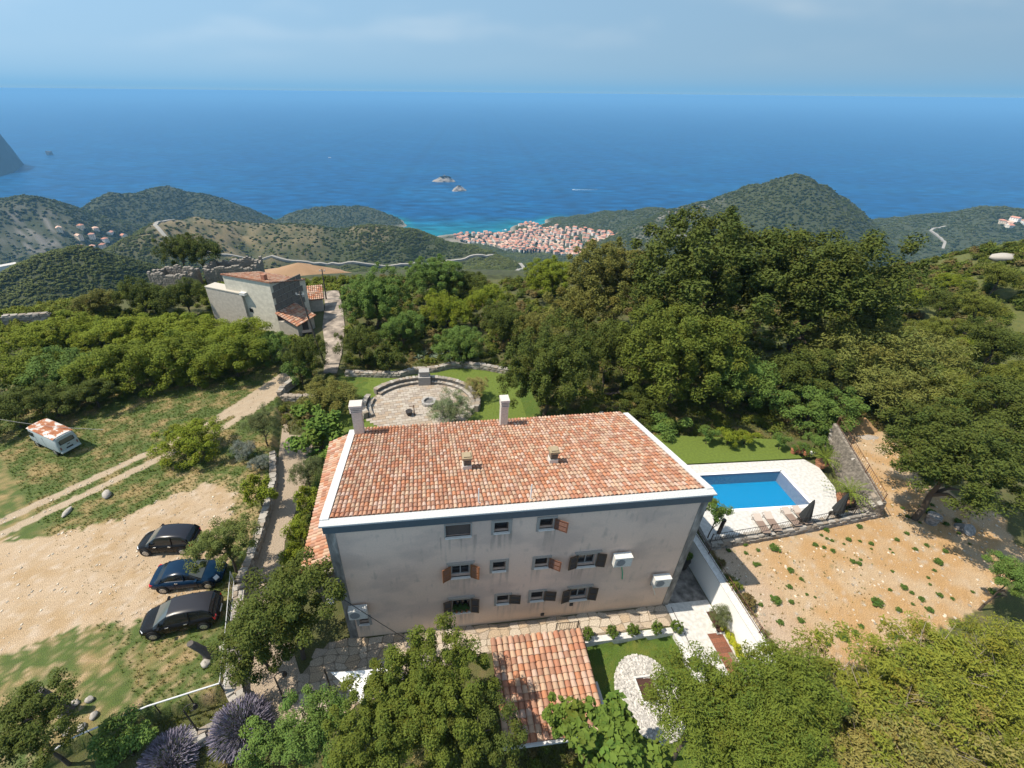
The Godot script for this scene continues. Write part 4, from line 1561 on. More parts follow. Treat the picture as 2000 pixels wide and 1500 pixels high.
	heap("sand_heap", "heap of orange sand behind the sloping wall", Vector3(35.0, 1.5, -33.3), Vector3(1.7, 1.3, 1.4), lin(0.55, 0.34, 0.16), "sand heap")
	heap("gravel_heap", "low heap of pale gravel and rubble beside the orange sand", Vector3(34.8, 1.4, -31.7), Vector3(3.0, 0.6, 1.1), lin(0.52, 0.46, 0.40), "gravel heap")
	var pile := thing("brushwood_pile", "pile of dry brown brushwood behind the pool lawn hedge", "brushwood", Vector3(26.3, 0.6, -36.0))
	var twigs := MB.new()
	for k in 220:
		var p := Vector3(rng.randfn() * 0.8, absf(rng.randfn()) * 0.3, rng.randfn() * 0.7)
		var d := Vector3(rng.randfn(), rng.randfn() * 0.25, rng.randfn()).normalized() * rng.randf_range(0.5, 1.1)
		twigs.tube(p, p + d, 0.02, 0.008, 3, Color(0.17, 0.10, 0.075) * rng.randf_range(0.7, 1.4), false)
	part("twigs", twigs.mesh(), mat("twig", Color.WHITE, 0.9), pile)
	strappy("yucca", Vector3(39.2, near_height(39.2, -33.4), -33.4), 1.5, Color(0.34, 0.36, 0.14), "pale yellow green yucca clump beside the gravel heap")
	for k in 8:
		strappy("artichoke_plant", Vector3(-6.6 + k * 0.62, 0.0, -48.2 - (k % 3) * 0.8), 1.0, Color(0.16, 0.21, 0.15), "silvery artichoke plant in the kitchen garden behind the winding garden wall", "artichokes in the kitchen garden")
	# bench in the shade behind the house
	var bench := thing("garden_bench", "dark garden bench in the shade under the trees behind the house", "bench", Vector3(14.6, 0.0, -40.4), 0.2)
	var wood := mat("dark_wood", lin(0.06, 0.05, 0.045), 0.8)
	for k in 4:
		var pb := MB.new()
		pb.box(Vector3(0, 0.45, -0.18 + k * 0.12), Vector3(1.7, 0.035, 0.1))
		part("seat_slat", pb.mesh(), wood, bench)
	for k in 3:
		var pb := MB.new()
		pb.box(Vector3(0, 0.6 + k * 0.14, -0.27), Vector3(1.7, 0.1, 0.03))
		part("back_slat", pb.mesh(), wood, bench)
	for x in [-0.75, 0.75]:
		for z in [-0.25, 0.2]:
			var pb := MB.new()
			pb.box(Vector3(x, 0.24 if z > 0 else 0.46, z), Vector3(0.06, 0.48 if z > 0 else 0.92, 0.06))
			part("leg", pb.mesh(), wood, bench)
	# satellite dish behind the roof
	var dish := thing("satellite_dish", "white satellite dish on a pole just behind the roof", "satellite dish", hp(19.2, 2.0, -14.0), 0.6)
	var dm := MB.new()
	var rings := []
	for k in 5:
		var ring := []
		for i in 16:
			var w := TAU * i / 16.0
			ring.push_back(Vector3(cos(w) * 0.1 * k, 2.6 + sin(w) * 0.1 * k, 0.35 * pow(0.25 * k, 2.0) * 0.5))
		rings.push_back(ring)
	dm.loft(rings, true, Color.WHITE, false)
	part("reflector", dm.mesh(), mat("dish_white", lin(0.6, 0.6, 0.6), 0.5), dish)
	var dp := MB.new()
	dp.tube(Vector3(0, -2.0, -0.1), Vector3(0, 2.6, -0.05), 0.03, 0.03)
	dp.tube(Vector3(0, 2.3, 0.0), Vector3(0, 2.55, 0.45), 0.015, 0.015)
	part("pole", dp.mesh(), mat("steel", Color.WHITE), dish)

func heap(called: String, label: String, at: Vector3, size: Vector3, col: Color, cat: String) -> void:
	var mb := MB.new()
	var rings := []
	for j in 7:
		var ring := []
		for i in 20:
			var w := TAU * i / 20.0
			var r := cos(j / 6.0 * PI * 0.5) * (1.0 + n1.get_noise_2d(cos(w) * 1.3 + at.x, sin(w) * 1.3 + j * 0.4) * 0.5) + 0.001
			ring.push_back(Vector3(cos(w) * r * size.x, pow(j / 6.0, 1.3) * size.y, sin(w) * r * size.z))
		rings.push_back(ring)
	rings.reverse()
	mb.loft(rings, true, Color.WHITE, false)
	var o := thing(called, label, cat, at)
	part("body", mb.mesh(), mat("heap_" + called, col, 0.95, "grain", Vector3(0.8, 0.8, 0.8), "bump"), o)
	var sm := stone_mats()
	for k in 14:
		var w := rng.randf() * TAU
		part("stone", stone_meshes[k % 6], sm[k % 4], o, Vector3(cos(w) * size.x * rng.randf_range(0.5, 1.1), 0.05 + rng.randf() * 0.1, sin(w) * size.z * rng.randf_range(0.5, 1.1)), Basis(Vector3.UP, w) * Basis.from_scale(Vector3.ONE * rng.randf_range(0.12, 0.35)))

func lounger(at: Vector3, turn: float, label: String) -> void:
	var o := thing("sun_lounger", label, "sun lounger", at, turn - PI * 0.5 - 0.4, "sun loungers in front of the pool")
	o.scale = Vector3.ONE * 0.8
	var cloth := mat("taupe_mesh", lin(0.21, 0.15, 0.12), 0.8)
	var fm := mat("taupe_frame", lin(0.28, 0.22, 0.18), 0.5)
	var s := MB.new()
	s.box(Vector3(0, 0.32, 0.35), Vector3(0.62, 0.03, 1.25))
	part("seat", s.mesh(), cloth, o)
	var b := MB.new()
	b.box(Vector3(0, 0.44, -0.56), Vector3(0.62, 0.03, 0.68), Basis(Vector3.RIGHT, 0.38))
	part("backrest", b.mesh(), mat("pale_mesh", lin(0.45, 0.38, 0.33), 0.8), o)
	var fr := MB.new()
	for x in [-0.33, 0.33]:
		fr.tube(Vector3(x, 0.32, -0.95), Vector3(x, 0.32, 0.99), 0.025, 0.025)
	fr.tube(Vector3(-0.33, 0.32, 0.99), Vector3(0.33, 0.32, 0.99), 0.025, 0.025)
	fr.tube(Vector3(-0.33, 0.32, -0.95), Vector3(0.33, 0.32, -0.95), 0.025, 0.025)
	part("frame", fr.mesh(), fm, o)
	for x in [-0.33, 0.33]:
		for z in [-0.7, 0.75]:
			var lg := MB.new()
			lg.tube(Vector3(x, 0.0, z), Vector3(x, 0.32, z), 0.022, 0.022)
			part("leg", lg.mesh(), fm, o)

func parasol(at: Vector3, label: String) -> void:
	var o := thing("closed_parasol", label, "parasol", at, 0.0, "closed parasols by the pool")
	var p := MB.new()
	p.tube(Vector3.ZERO, Vector3(0, 2.0, 0), 0.03, 0.03, 8)
	part("pole", p.mesh(), mat("steel", Color.WHITE), o)
	var c := MB.new()
	var rings := []
	for e in [[0.45, 0.30], [0.6, 0.29], [1.0, 0.24], [1.4, 0.17], [1.8, 0.11], [1.95, 0.08], [2.05, 0.06]]:
		var ring := []
		for i in 24:
			var w := TAU * i / 24.0
			var r: float = e[1] * (1.0 + 0.22 * cos(w * 8.0))
			ring.push_back(Vector3(cos(w) * r, e[0], sin(w) * r))
		rings.push_back(ring)
	rings.reverse()
	c.loft(rings, true)
	part("canopy", c.mesh(), mat("parasol_cloth", lin(0.022, 0.026, 0.028), 0.85), o)
	var k := MB.new()
	k.tube(Vector3(0, 2.05, 0), Vector3(0, 2.18, 0), 0.07, 0.03, 8)
	part("finial", k.mesh(), mat("parasol_cloth", Color.WHITE), o)
	var bs := MB.new()
	bs.tube(Vector3.ZERO, Vector3(0, 0.08, 0), 0.4, 0.38, 14)
	part("base", bs.mesh(), mat("dark_glaze", lin(0.05, 0.045, 0.04), 0.4), o)

func flower_pot(at: Vector3, r: float, m: Material, label: String) -> Node3D:
	var o := thing("plant_pot", label, "plant pot", at)
	var p := MB.new()
	p.tube(Vector3.ZERO, Vector3(0, r * 1.5, 0), r * 0.72, r, 14)
	p.tube(Vector3(0, r * 1.5, 0), Vector3(0, r * 1.7, 0), r * 1.1, r * 1.1, 14)
	part("pot", p.mesh(), m, o)
	part("plant", leaf_meshes["S%d" % (names.size() % 3)], leaf_mat("mid_leaf", lin(0.10, 0.16, 0.035)), o, Vector3(0, r * 2.4, 0), Basis.from_scale(Vector3(r * 1.4, r * 1.3, r * 1.4)))
	return o

func sago(at: Vector3, s: float, label: String) -> void:
	var o := thing("sago_palm", label, "palm", at)
	var p := MB.new()
	p.tube(Vector3.ZERO, Vector3(0, 0.4, 0), 0.3 * s, 0.42 * s, 16)
	p.tube(Vector3(0, 0.4, 0), Vector3(0, 0.48, 0), 0.45 * s, 0.45 * s, 16)
	part("pot", p.mesh(), mat("terracotta_pale", lin(0.42, 0.19, 0.10), 0.8, "grain", Vector3(2, 2, 2)), o)
	var t := MB.new()
	t.tube(Vector3(0, 0.4, 0), Vector3(0, 0.85 * s, 0), 0.2 * s, 0.16 * s, 10)
	part("trunk", t.mesh(), mat("palm_trunk", lin(0.12, 0.08, 0.05), 0.95), o)
	for k in 34:
		var f := MB.new()
		var lift := 0.25 + 0.9 * (k % 4) / 3.0
		var l := rng.randf_range(1.05, 1.4) * s
		var prev := Vector3(0, 0.8 * s, 0)
		var col := Color(0.13, 0.17, 0.03) * rng.randf_range(0.7, 1.3)
		for e in 9:
			var u := (e + 1) / 9.0
			var q := Vector3(0, 0.8 * s + l * (sin(lift) * u - 0.45 * u * u), l * cos(lift * 0.8) * u)
			f.tube(prev, q, 0.012, 0.01, 3, col, false)
			for side in [-1.0, 1.0]:
				var tip := q + Vector3(side * 0.17 * s * (1.1 - u * 0.7), 0.05, 0.07)
				f.tri(q, q + Vector3(0, 0, 0.055), tip, col)
				f.tri(prev, prev + Vector3(0, 0, 0.055), prev + Vector3(side * 0.17 * s * (1.15 - u * 0.7), 0.05, 0.06), col)
			prev = q
		part("frond", f.mesh(), leaf_mat("frond", Color.WHITE), o, Vector3.ZERO, Basis(Vector3.UP, TAU * k * 0.382))

func front_garden() -> void:
	var wm := mat("white_concrete", Color.WHITE)
	# white retaining wall of the passage, its lit face towards the path
	var ww := thing("white_wall", "long white rendered wall between the white terrace and the dirt lot", "wall", HOUSE_AT, HOUSE_TURN)
	var wb := MB.new()
	wb.box(Vector3(22.4, 1.0, -0.6), Vector3(0.45, 2.2, 13.4))
	part("wall_body", wb.mesh(), mat("white_wall", Color.WHITE), ww)
	var cp := MB.new()
	cp.box(Vector3(22.4, 2.12, -0.6), Vector3(0.55, 0.06, 13.5))
	part("coping", cp.mesh(), mat("white_render", Color.WHITE), ww)
	var rusty := mat("rusty_iron", lin(0.10, 0.045, 0.025), 0.8)
	var fe := thing("iron_fence", "thin rusty railing along the top of the long white wall", "railing", hp(22.55, 2.12, -6.9), HOUSE_TURN)
	fence_rail(fe, Vector3.ZERO, Vector3(0, 0, 12.8), 0.55, rusty, 0.22)
	# dark potted plant hanging on the wall in the shade
	var pt := flower_pot(hp(21.7, 0.05, -2.4), 0.3, mats["dark_glaze"], "dark potted shrub against the shaded part of the white wall")
	pt.scale = Vector3(1.0, 1.6, 1.0)

	# sunken lawn with its white edging walls
	var ed := thing("white_edging", "white edging wall round the sunken lawn, under the row of clipped balls", "garden wall", HOUSE_AT, HOUSE_TURN)
	var eb := MB.new()
	eb.box(Vector3(16.1, -0.20, 1.62), Vector3(6.3, 0.56, 0.34))
	part("long_side", eb.mesh(), mat("white_render", Color.WHITE), ed)
	var e2 := MB.new()
	e2.box(Vector3(19.1, -0.20, 4.4), Vector3(0.34, 0.56, 5.2))
	part("short_side", e2.mesh(), mat("white_render", Color.WHITE), ed)
	for k in 6:
		var p: Vector3 = [hp(13.71, 0.05, 1.5), hp(15.18, 0.05, 1.55), hp(16.46, 0.05, 1.58), hp(17.92, 0.05, 1.6), hp(19.12, 0.05, 1.66), hp(19.12, 0.05, 3.67)][k]
		var lab: String = ["clipped ball bush at the stair railing end of the white edging", "clipped ball bush second from the stair railing", "clipped ball bush third from the stair railing", "clipped ball bush fourth from the stair railing", "clipped ball bush on the corner of the white edging", "clipped ball bush on the white edging beside the pebble bed"][k]
		var o := thing("ball_bush", lab, "bush", p, k * 1.1, "clipped ball bushes round the lawn")
		part("foliage", leaf_meshes["B0"], leaf_mat("box_leaf", lin(0.085, 0.13, 0.022)), o, Vector3(0, 0.42, 0), Basis.from_scale(Vector3(0.40, 0.48, 0.40)))
		var s := MB.new()
		s.tube(Vector3.ZERO, Vector3(0, 0.3, 0), 0.03, 0.02)
		part("stem", s.mesh(), mat("bark", lin(0.13, 0.10, 0.075), 0.95, "grain", Vector3(2, 2, 2)), o)
	# oval bed of white pebbles with a planted square in it
	var bed := thing("pebble_bed", "oval bed of white pebbles on the lawn in front of the house", "pebble bed", hp(16.2, -0.42, 4.2), HOUSE_TURN)
	var base := MB.new()
	var oval := PackedVector2Array()
	for i in 40:
		var w := TAU * i / 40.0
		oval.push_back(Vector2(cos(w) * 1.75, sin(w) * 2.15 + 0.5))
	base.prism(oval, 0.0, 0.06)
	part("gravel_base", base.mesh(), mat("white_gravel", lin(0.44, 0.42, 0.40), 0.9, "speckle", Vector3(3, 3, 3)), bed)
	var xf := []
	var cl := []
	for k in 5200:
		var w := rng.randf() * TAU
		var r := sqrt(rng.randf())
		var p := Vector3(cos(w) * 1.75 * r, 0.07 + rng.randf() * 0.05, sin(w) * 2.15 * r + 0.5)
		if absf(p.x - 0.05) < 0.5 and absf(p.z - 0.2) < 0.6:
			continue
		var s := rng.randf_range(0.05, 0.11)
		xf.push_back(Transform3D(Basis.from_euler(Vector3(rng.randf() * 6.0, rng.randf() * 6.0, 0)).scaled(Vector3(s, s * 0.7, s * 1.2)), p))
		cl.push_back(Color(0.52, 0.50, 0.475) * rng.randf_range(0.55, 1.15))
	scatter("pebbles", stone_meshes[0], mat("pebble", Color.WHITE, 0.8), xf, cl, bed)
	var sq := MB.new()
	for q in [[Vector3(-0.48, 0.12, 0.2), Vector3(0.1, 0.2, 1.2)], [Vector3(0.52, 0.12, 0.2), Vector3(0.1, 0.2, 1.2)], [Vector3(0.02, 0.12, -0.44), Vector3(1.1, 0.2, 0.1)], [Vector3(0.02, 0.12, 0.82), Vector3(1.1, 0.2, 0.1)]]:
		sq.box(q[0], q[1])
	part("planter_border", sq.mesh(), mat("white_render", Color.WHITE), bed)
	var so := MB.new()
	so.box(Vector3(0.02, 0.07, 0.2), Vector3(0.92, 0.08, 1.2))
	part("soil", so.mesh(), mat("brown_soil", lin(0.11, 0.05, 0.035), 0.95, "speckle", Vector3(3, 3, 3)), bed)
	var cr := MB.new()
	for k in 5:
		cr.box(Vector3(0.02, 0.115, -0.3 + k * 0.25), Vector3(0.9, 0.02, 0.04))
	part("soil_rows", cr.mesh(), mat("brown_soil", Color.WHITE), bed)
	# planter hole, terracotta paving and bougainvillea on the white terrace
	var pl := thing("sunken_planter", "square earth planter cut into the white terrace under the small olive", "planter", hp(21.85, 0.05, 1.2), HOUSE_TURN)
	var pb := MB.new()
	pb.box(Vector3(0, 0.012, 0.2), Vector3(0.62, 0.03, 1.3))
	part("soil", pb.mesh(), mat("brown_soil", Color.WHITE), pl)
	var rim := MB.new()
	rim.box(Vector3(-0.36, 0.03, 0.2), Vector3(0.1, 0.08, 1.4))
	rim.box(Vector3(0.0, 0.03, 0.92), Vector3(0.8, 0.08, 0.1))
	part("rim", rim.mesh(), mat("white_render", Color.WHITE), pl)
	var tp := part("terracotta_paving", _flat(0.9, 2.3, 0.012), mat("mortar", Color.WHITE), self)
	tp.transform = house_frame * Transform3D(Basis(), Vector3(21.35, 0.052, 3.2))
	tp.set_meta("kind", "structure")
	var tm := []
	for k in 3:
		tm.push_back(mat("quarry_tile_%d" % k, lin(0.26 + k * 0.05, 0.10 + k * 0.02, 0.06 + k * 0.01), 0.7, "grain", Vector3(1, 1, 1)))
	for i in 3:
		for j in 8:
			if i == 2 and j > 3:
				continue
			part("paving_tile", _flat(0.28, 0.27, 0.02), tm[(i * 3 + j * 5) % 3], tp, Vector3(-0.3 + i * 0.295, 0.012, -1.0 + j * 0.285))
	var bg := thing("bougainvillea", "low yellow leaved hedge along the foot of the white wall", "hedge", hp(21.95, 0.05, 3.4), HOUSE_TURN)
	for k in 4:
		part("foliage", leaf_meshes["S%d" % (k % 3)], leaf_mat("yellow_leaf", lin(0.34, 0.36, 0.03)), bg, Vector3(0, 0.3, -1.0 + k * 0.7), Basis.from_scale(Vector3(0.32, 0.38, 0.48)))
	# stair railing down to the shed
	var iron := mat("black_iron", Color.WHITE)
	var rl := thing("stair_railing", "small black iron railing round the cellar stair beside the shed roof", "railing", hp(12.0, 0.06, 0.95), HOUSE_TURN)
	fence_rail(rl, Vector3.ZERO, Vector3(1.3, 0, 0.0), 0.85, iron, 0.13)
	fence_rail(rl, Vector3(1.3, 0, 0), Vector3(1.35, -0.3, 1.5), 0.85, iron, 0.16)

func _flat(w: float, d: float, h: float) -> ArrayMesh:
	var key := "flat_%.3f_%.3f_%.3f" % [w, d, h]
	if not leaf_meshes.has(key):
		var mb := MB.new()
		mb.box(Vector3(0, h * 0.5, 0), Vector3(w, h, d))
		leaf_meshes[key] = mb.mesh()
	return leaf_meshes[key]

func shed() -> void:
	var o := thing("shed", "low shed with red barrel tile roof in front of the house, half under trees", "shed", HOUSE_AT, HOUSE_TURN)
	var body := MB.new()
	body.box(Vector3(10.6, -0.3, 4.35), Vector3(4.5, 2.6, 3.7))
	part("wall", body.mesh(), mat("white_render", Color.WHITE), o)
	var d := Vector3(0, 0.17, -1).normalized()
	var xx := Vector3(-1, 0, 0)
	var fr := Transform3D(Basis(xx, d.cross(xx), d), Vector3(13.0, 1.08, 6.55))
	tile_roof(o, fr, 5.1, 4.65, 16, 14, 224, 17)
	var gut := MB.new()
	gut.box(Vector3(10.45, 1.0, 6.6), Vector3(5.2, 0.14, 0.16))
	part("gutter", gut.mesh(), mat("gutter_white", lin(0.6, 0.6, 0.6), 0.5), o)
	var pier := MB.new()
	pier.box(Vector3(13.05, 0.1, 5.3), Vector3(0.5, 1.5, 2.2))
	part("side_wall", pier.mesh(), mat("white_render", Color.WHITE), o)
	# shade sail between posts
	var s := thing("shade_sail", "white triangular shade sail stretched over the yard left of the shed", "shade sail", hp(-0.34, 0.0, 3.04), HOUSE_TURN)
	var a := Vector3(0, 2.5, 0)
	var b := Vector3(3.1, 2.55, 0.1)
	var c := Vector3(1.7, 2.2, 1.6)
	var mb := MB.new()
	var n := 8
	for i in n:
		for j in n - i:
			var f := func(u: float, v: float) -> Vector3:
				var w := 1.0 - u - v
				var p := a * w + b * u + c * v
				var sag := 27.0 * u * v * w
				var m := (a + b + c) / 3.0
				return p.lerp(Vector3(m.x, p.y, m.z), 4.0 * (u * v + v * w + w * u - 3.0 * u * v * w) * 0.09) - Vector3(0, sag * 0.22, 0)
			var u0 := i / float(n)
			var v0 := j / float(n)
			var e := 1.0 / n
			mb.tri(f.call(u0, v0), f.call(u0, v0 + e), f.call(u0 + e, v0))
			if i + j < n - 1:
				mb.tri(f.call(u0 + e, v0), f.call(u0, v0 + e), f.call(u0 + e, v0 + e))
	var sm := mat("sail_cloth", lin(0.78, 0.79, 0.80), 0.8)
	sm.cull_mode = BaseMaterial3D.CULL_DISABLED
	part("cloth", mb.mesh(), sm, s)
	for p: Vector3 in [Vector3(-0.25, 0, -0.05), Vector3(3.3, 0, 0.05), Vector3(1.8, 0, 1.9)]:
		var pm := MB.new()
		pm.tube(p, p + Vector3(0, 2.7, 0), 0.045, 0.04)
		part("post", pm.mesh(), mat("black_iron", Color.WHITE), s)
	# lamp posts with a curl
	lamp_post(hp(-3.1, 0.05, 2.9), "black curled iron lamp post on the sandy landing left of the shed")
	lamp_post(hp(-6.85, 0.35, 4.05), "black iron lamp post behind the big lavender bush, beside the bent rail")

func lamp_post(at: Vector3, label: String) -> void:
	var iron := mat("black_iron", Color.WHITE)
	var o := thing("lamp_post", label, "lamp post", at, 0.5)
	var p := MB.new()
	p.tube(Vector3.ZERO, Vector3(0, 0.25, 0), 0.1, 0.06, 8)
	p.tube(Vector3(0, 0.25, 0), Vector3(0, 2.2, 0), 0.045, 0.035, 8)
	part("post", p.mesh(), iron, o)
	var c := MB.new()
	var pts := []
	for k in 15:
		var w := PI + k / 14.0 * PI * 1.6
		pts.push_back(Vector3(0.28 + cos(w) * 0.28, 2.2 - sin(w) * 0.28, 0))
	c.path(pts, 0.022)
	part("curl", c.mesh(), iron, o)
	var l := MB.new()
	l.tube(Vector3(0.45, 2.28, 0), Vector3(0.45, 2.05, 0), 0.05, 0.12, 8)
	part("lamp_shade", l.mesh(), iron, o)

func walls_and_terrace() -> void:
	stone_wall("rough stone retaining wall between the raised field and the earth path", [Vector2(-17.2, -30.2), Vector2(-15.95, -27.0), Vector2(-15.4, -24.3), Vector2(-15.0, -21.7), Vector2(-14.7, -19.2), Vector2(-14.75, -18.0)], [0, 0, 0, 0, 0, 0], 0.85, 0.5, 230)
	stone_wall("pale stone wall below the steel railing and the dark carob tree", [Vector2(-14.6, -17.6), Vector2(-13.4, -14.6), Vector2(-12.6, -12.0), Vector2(-11.6, -10.9)], [0, 0, 0, 0], 0.8, 0.7, 150)
	stone_wall("garden wall winding behind the back lawn, from the dark round tree to the grove", [Vector2(-14.2, -44.2), Vector2(-10.2, -44.0), Vector2(-8.3, -44.0), Vector2(-6.9, -44.9), Vector2(-4.3, -45.3), Vector2(-2.6, -46.3), Vector2(-1.1, -46.4), Vector2(1.5, -45.9), Vector2(3.9, -45.0)], [0, 0, 0, 0, 0, 0, 0, 0, 0], 0.6, 0.55, 220)
	stone_wall("short curved stone wall end at the top of the dirt track", [Vector2(-19.9, -39.4), Vector2(-19.9, -40.6), Vector2(-19.2, -42.4)], [0.1, 0.1, 0.1], 0.8, 0.5, 60)
	stone_wall("low stone step wall joining the curved wall end to the garden", [Vector2(-19.7, -39.3), Vector2(-17.5, -39.2), Vector2(-15.8, -39.6)], [0.0, 0.0, 0.0], 0.6, 0.5, 50)
	stone_wall("bright rubble edge of the garden bed below the lavender, bottom left", [Vector2(-15.0, -9.3), Vector2(-13.2, -9.7), Vector2(-11.9, -10.4)], [0.1, 0.1, 0.0], 0.45, 0.6, 50)
	# round stone terrace with a stone bench wall
	var c := Vector3(-5.2, 0, -38.4)
	var tr := thing("round_terrace", "round stone paved terrace behind the house with a curved bench wall", "terrace", c, HOUSE_TURN)
	var oval := PackedVector2Array()
	for i in 48:
		var w := TAU * i / 48.0
		oval.push_back(Vector2(cos(w) * 5.6, sin(w) * 4.5))
	var b := MB.new()
	b.prism(oval, -0.3, 0.05)
	part("bed", b.mesh(), mat("mortar", Color.WHITE), tr)
	var tones := []
	for k in 5:
		var q: Color = [Color(0.50, 0.42, 0.34), Color(0.56, 0.49, 0.42), Color(0.44, 0.37, 0.31), Color(0.60, 0.53, 0.45), Color(0.50, 0.39, 0.29)][k]
		tones.push_back(mat("terrace_flag_%d" % k, lin(q.r, q.g, q.b), 0.85, "grain", Vector3(0.8, 0.8, 0.8)))
	flags(tr, Transform3D(Basis(Vector3.UP, 0.12), Vector3(0, 0.05, 0)), oval, Vector2(0.62, 0.40), 300, tones, 77, 0.85)
	var sm := stone_mats()
	var r := RandomNumberGenerator.new()
	r.seed = 12
	for seg in [[-0.35, 2.55], [2.78, 3.5]]:
		var n := int((seg[1] - seg[0]) * 16.0)
		var core := MB.new()
		var seat := MB.new()
		for k in n:
			# angle measured from +x through -z (the far side)
			var w: float = lerpf(seg[0], seg[1], (k + 0.5) / n)
			var p := Vector3(cos(w) * 5.75, 0, -sin(w) * 4.65)
			var w2 := w + 0.01
			var d := (Vector3(cos(w2) * 5.75, 0, -sin(w2) * 4.65) - p).normalized()
			var turn := -atan2(d.z, d.x)
			var l: float = (seg[1] - seg[0]) / n * 5.6
			core.box(p + Vector3(0, 0.32, 0), Vector3(l, 0.64, 0.34), Basis(Vector3.UP, turn))
			var inn := p * 0.91
			seat.box(inn + Vector3(0, 0.15, 0), Vector3(l, 0.30, 0.36), Basis(Vector3.UP, turn))
			_stone(tr, sm, r, p + Vector3(0, 0.67, 0), Vector3(l * 0.98, 0.13, 0.5), turn)
			_stone(tr, sm, r, inn + Vector3(0, 0.32, 0), Vector3(l * 0.95, 0.09, 0.42), turn)
			_stone(tr, sm, r, p * 1.035 + Vector3(0, 0.32, 0), Vector3(l * 0.95, 0.52, 0.14), turn)
		part("bench_wall", core.mesh(), mat("wall_core", Color.WHITE), tr)
		part("bench_seat", seat.mesh(), mat("wall_core", Color.WHITE), tr)
	# oven on the far rim
	var ov := thing("stone_barbecue", "pale stone barbecue block on the far rim of the round terrace", "barbecue", Vector3(-5.3, 0.05, -42.6), 0.1)
	var o1 := MB.new()
	o1.box(Vector3(0, 0.5, 0), Vector3(1.3, 1.0, 0.9))
	part("base", o1.mesh(), mat("pale_ashlar", lin(0.50, 0.48, 0.46), 0.9, "grain", Vector3(1, 1, 1)), ov)
	var o2 := MB.new()
	o2.box(Vector3(0, 1.25, -0.1), Vector3(1.0, 0.5, 0.7))
	part("hood", o2.mesh(), mat("pale_ashlar", Color.WHITE), ov)
	var o3 := MB.new()
	o3.box(Vector3(0, 1.56, -0.1), Vector3(1.1, 0.12, 0.85))
	part("cap", o3.mesh(), mat("pale_ashlar", Color.WHITE), ov)
	# low well ring
	var wl := thing("stone_fire_ring", "low round stone fire ring on the round terrace", "fire ring", Vector3(-4.5, 0.08, -38.8))
	for k in 14:
		var w := TAU * k / 14.0
		part("ring_stone", stone_meshes[k % 6], mat("pale_ashlar", Color.WHITE), wl, Vector3(cos(w) * 0.62, 0.16, sin(w) * 0.62), Basis(Vector3.UP, -w) * Basis.from_scale(Vector3(0.26, 0.36, 0.31)))
	var ash := MB.new()
	ash.tube(Vector3.ZERO, Vector3(0, 0.12, 0), 0.52, 0.52, 16)
	part("ash", ash.mesh(), mat("ash_grey", lin(0.12, 0.12, 0.12), 0.95), wl)
	var po := thing("iron_pot_stand", "rusty iron post with a dark cauldron on the round terrace", "pot stand", Vector3(-6.0, 0.08, -36.7))
	var p1 := MB.new()
	p1.tube(Vector3(0.25, 0, 0), Vector3(0.25, 1.2, 0), 0.06, 0.05)
	p1.tube(Vector3(0.25, 1.1, 0), Vector3(-0.2, 1.0, 0), 0.03, 0.03)
	part("post", p1.mesh(), mat("rusty_iron", Color.WHITE), po)
	var p2 := MB.new()
	p2.tube(Vector3(-0.25, 0.1, 0), Vector3(-0.25, 0.5, 0), 0.25, 0.36, 12)
	part("cauldron", p2.mesh(), mat("black_iron", Color.WHITE), po)
	# back lawn
	var lw := MB.new()
	lw.prism(PackedVector2Array([Vector2(-16.0, -43.6), Vector2(-6.8, -44.5), Vector2(-1.2, -46.0), Vector2(4.5, -44.6), Vector2(6.0, -30.0), Vector2(-12.5, -28.5), Vector2(-15.5, -34.0)]), -0.3, 0.03)
	struct("back_lawn", lw.mesh(), mat("lawn_green", Color.WHITE))
	# slope walls and rocks on the right
	stone_wall("short grey stone wall on the right slope among the bushes", [Vector2(45.0, -44.0), Vector2(48.5, -43.2)], [near_height(45, -44), near_height(48.5, -43.2)], 0.8, 0.6, 30, 0.5)
	rock("big white limestone rock on the crest of the right slope", Vector3(76.0, near_height(76, -66) + 0.5, -66.0), Vector3(3.2, 1.2, 1.8), 2)
	rock("small white rock on the crest of the right slope, left of the big one", Vector3(70.0, near_height(70, -66), -66.0), Vector3(1.3, 0.5, 0.8), 2)
	rock("pale rock beside the grey slope wall among the feathery shrubs", Vector3(52.0, near_height(52, -36) + 1.0, -36.0), Vector3(2.0, 1.2, 1.2), 0)

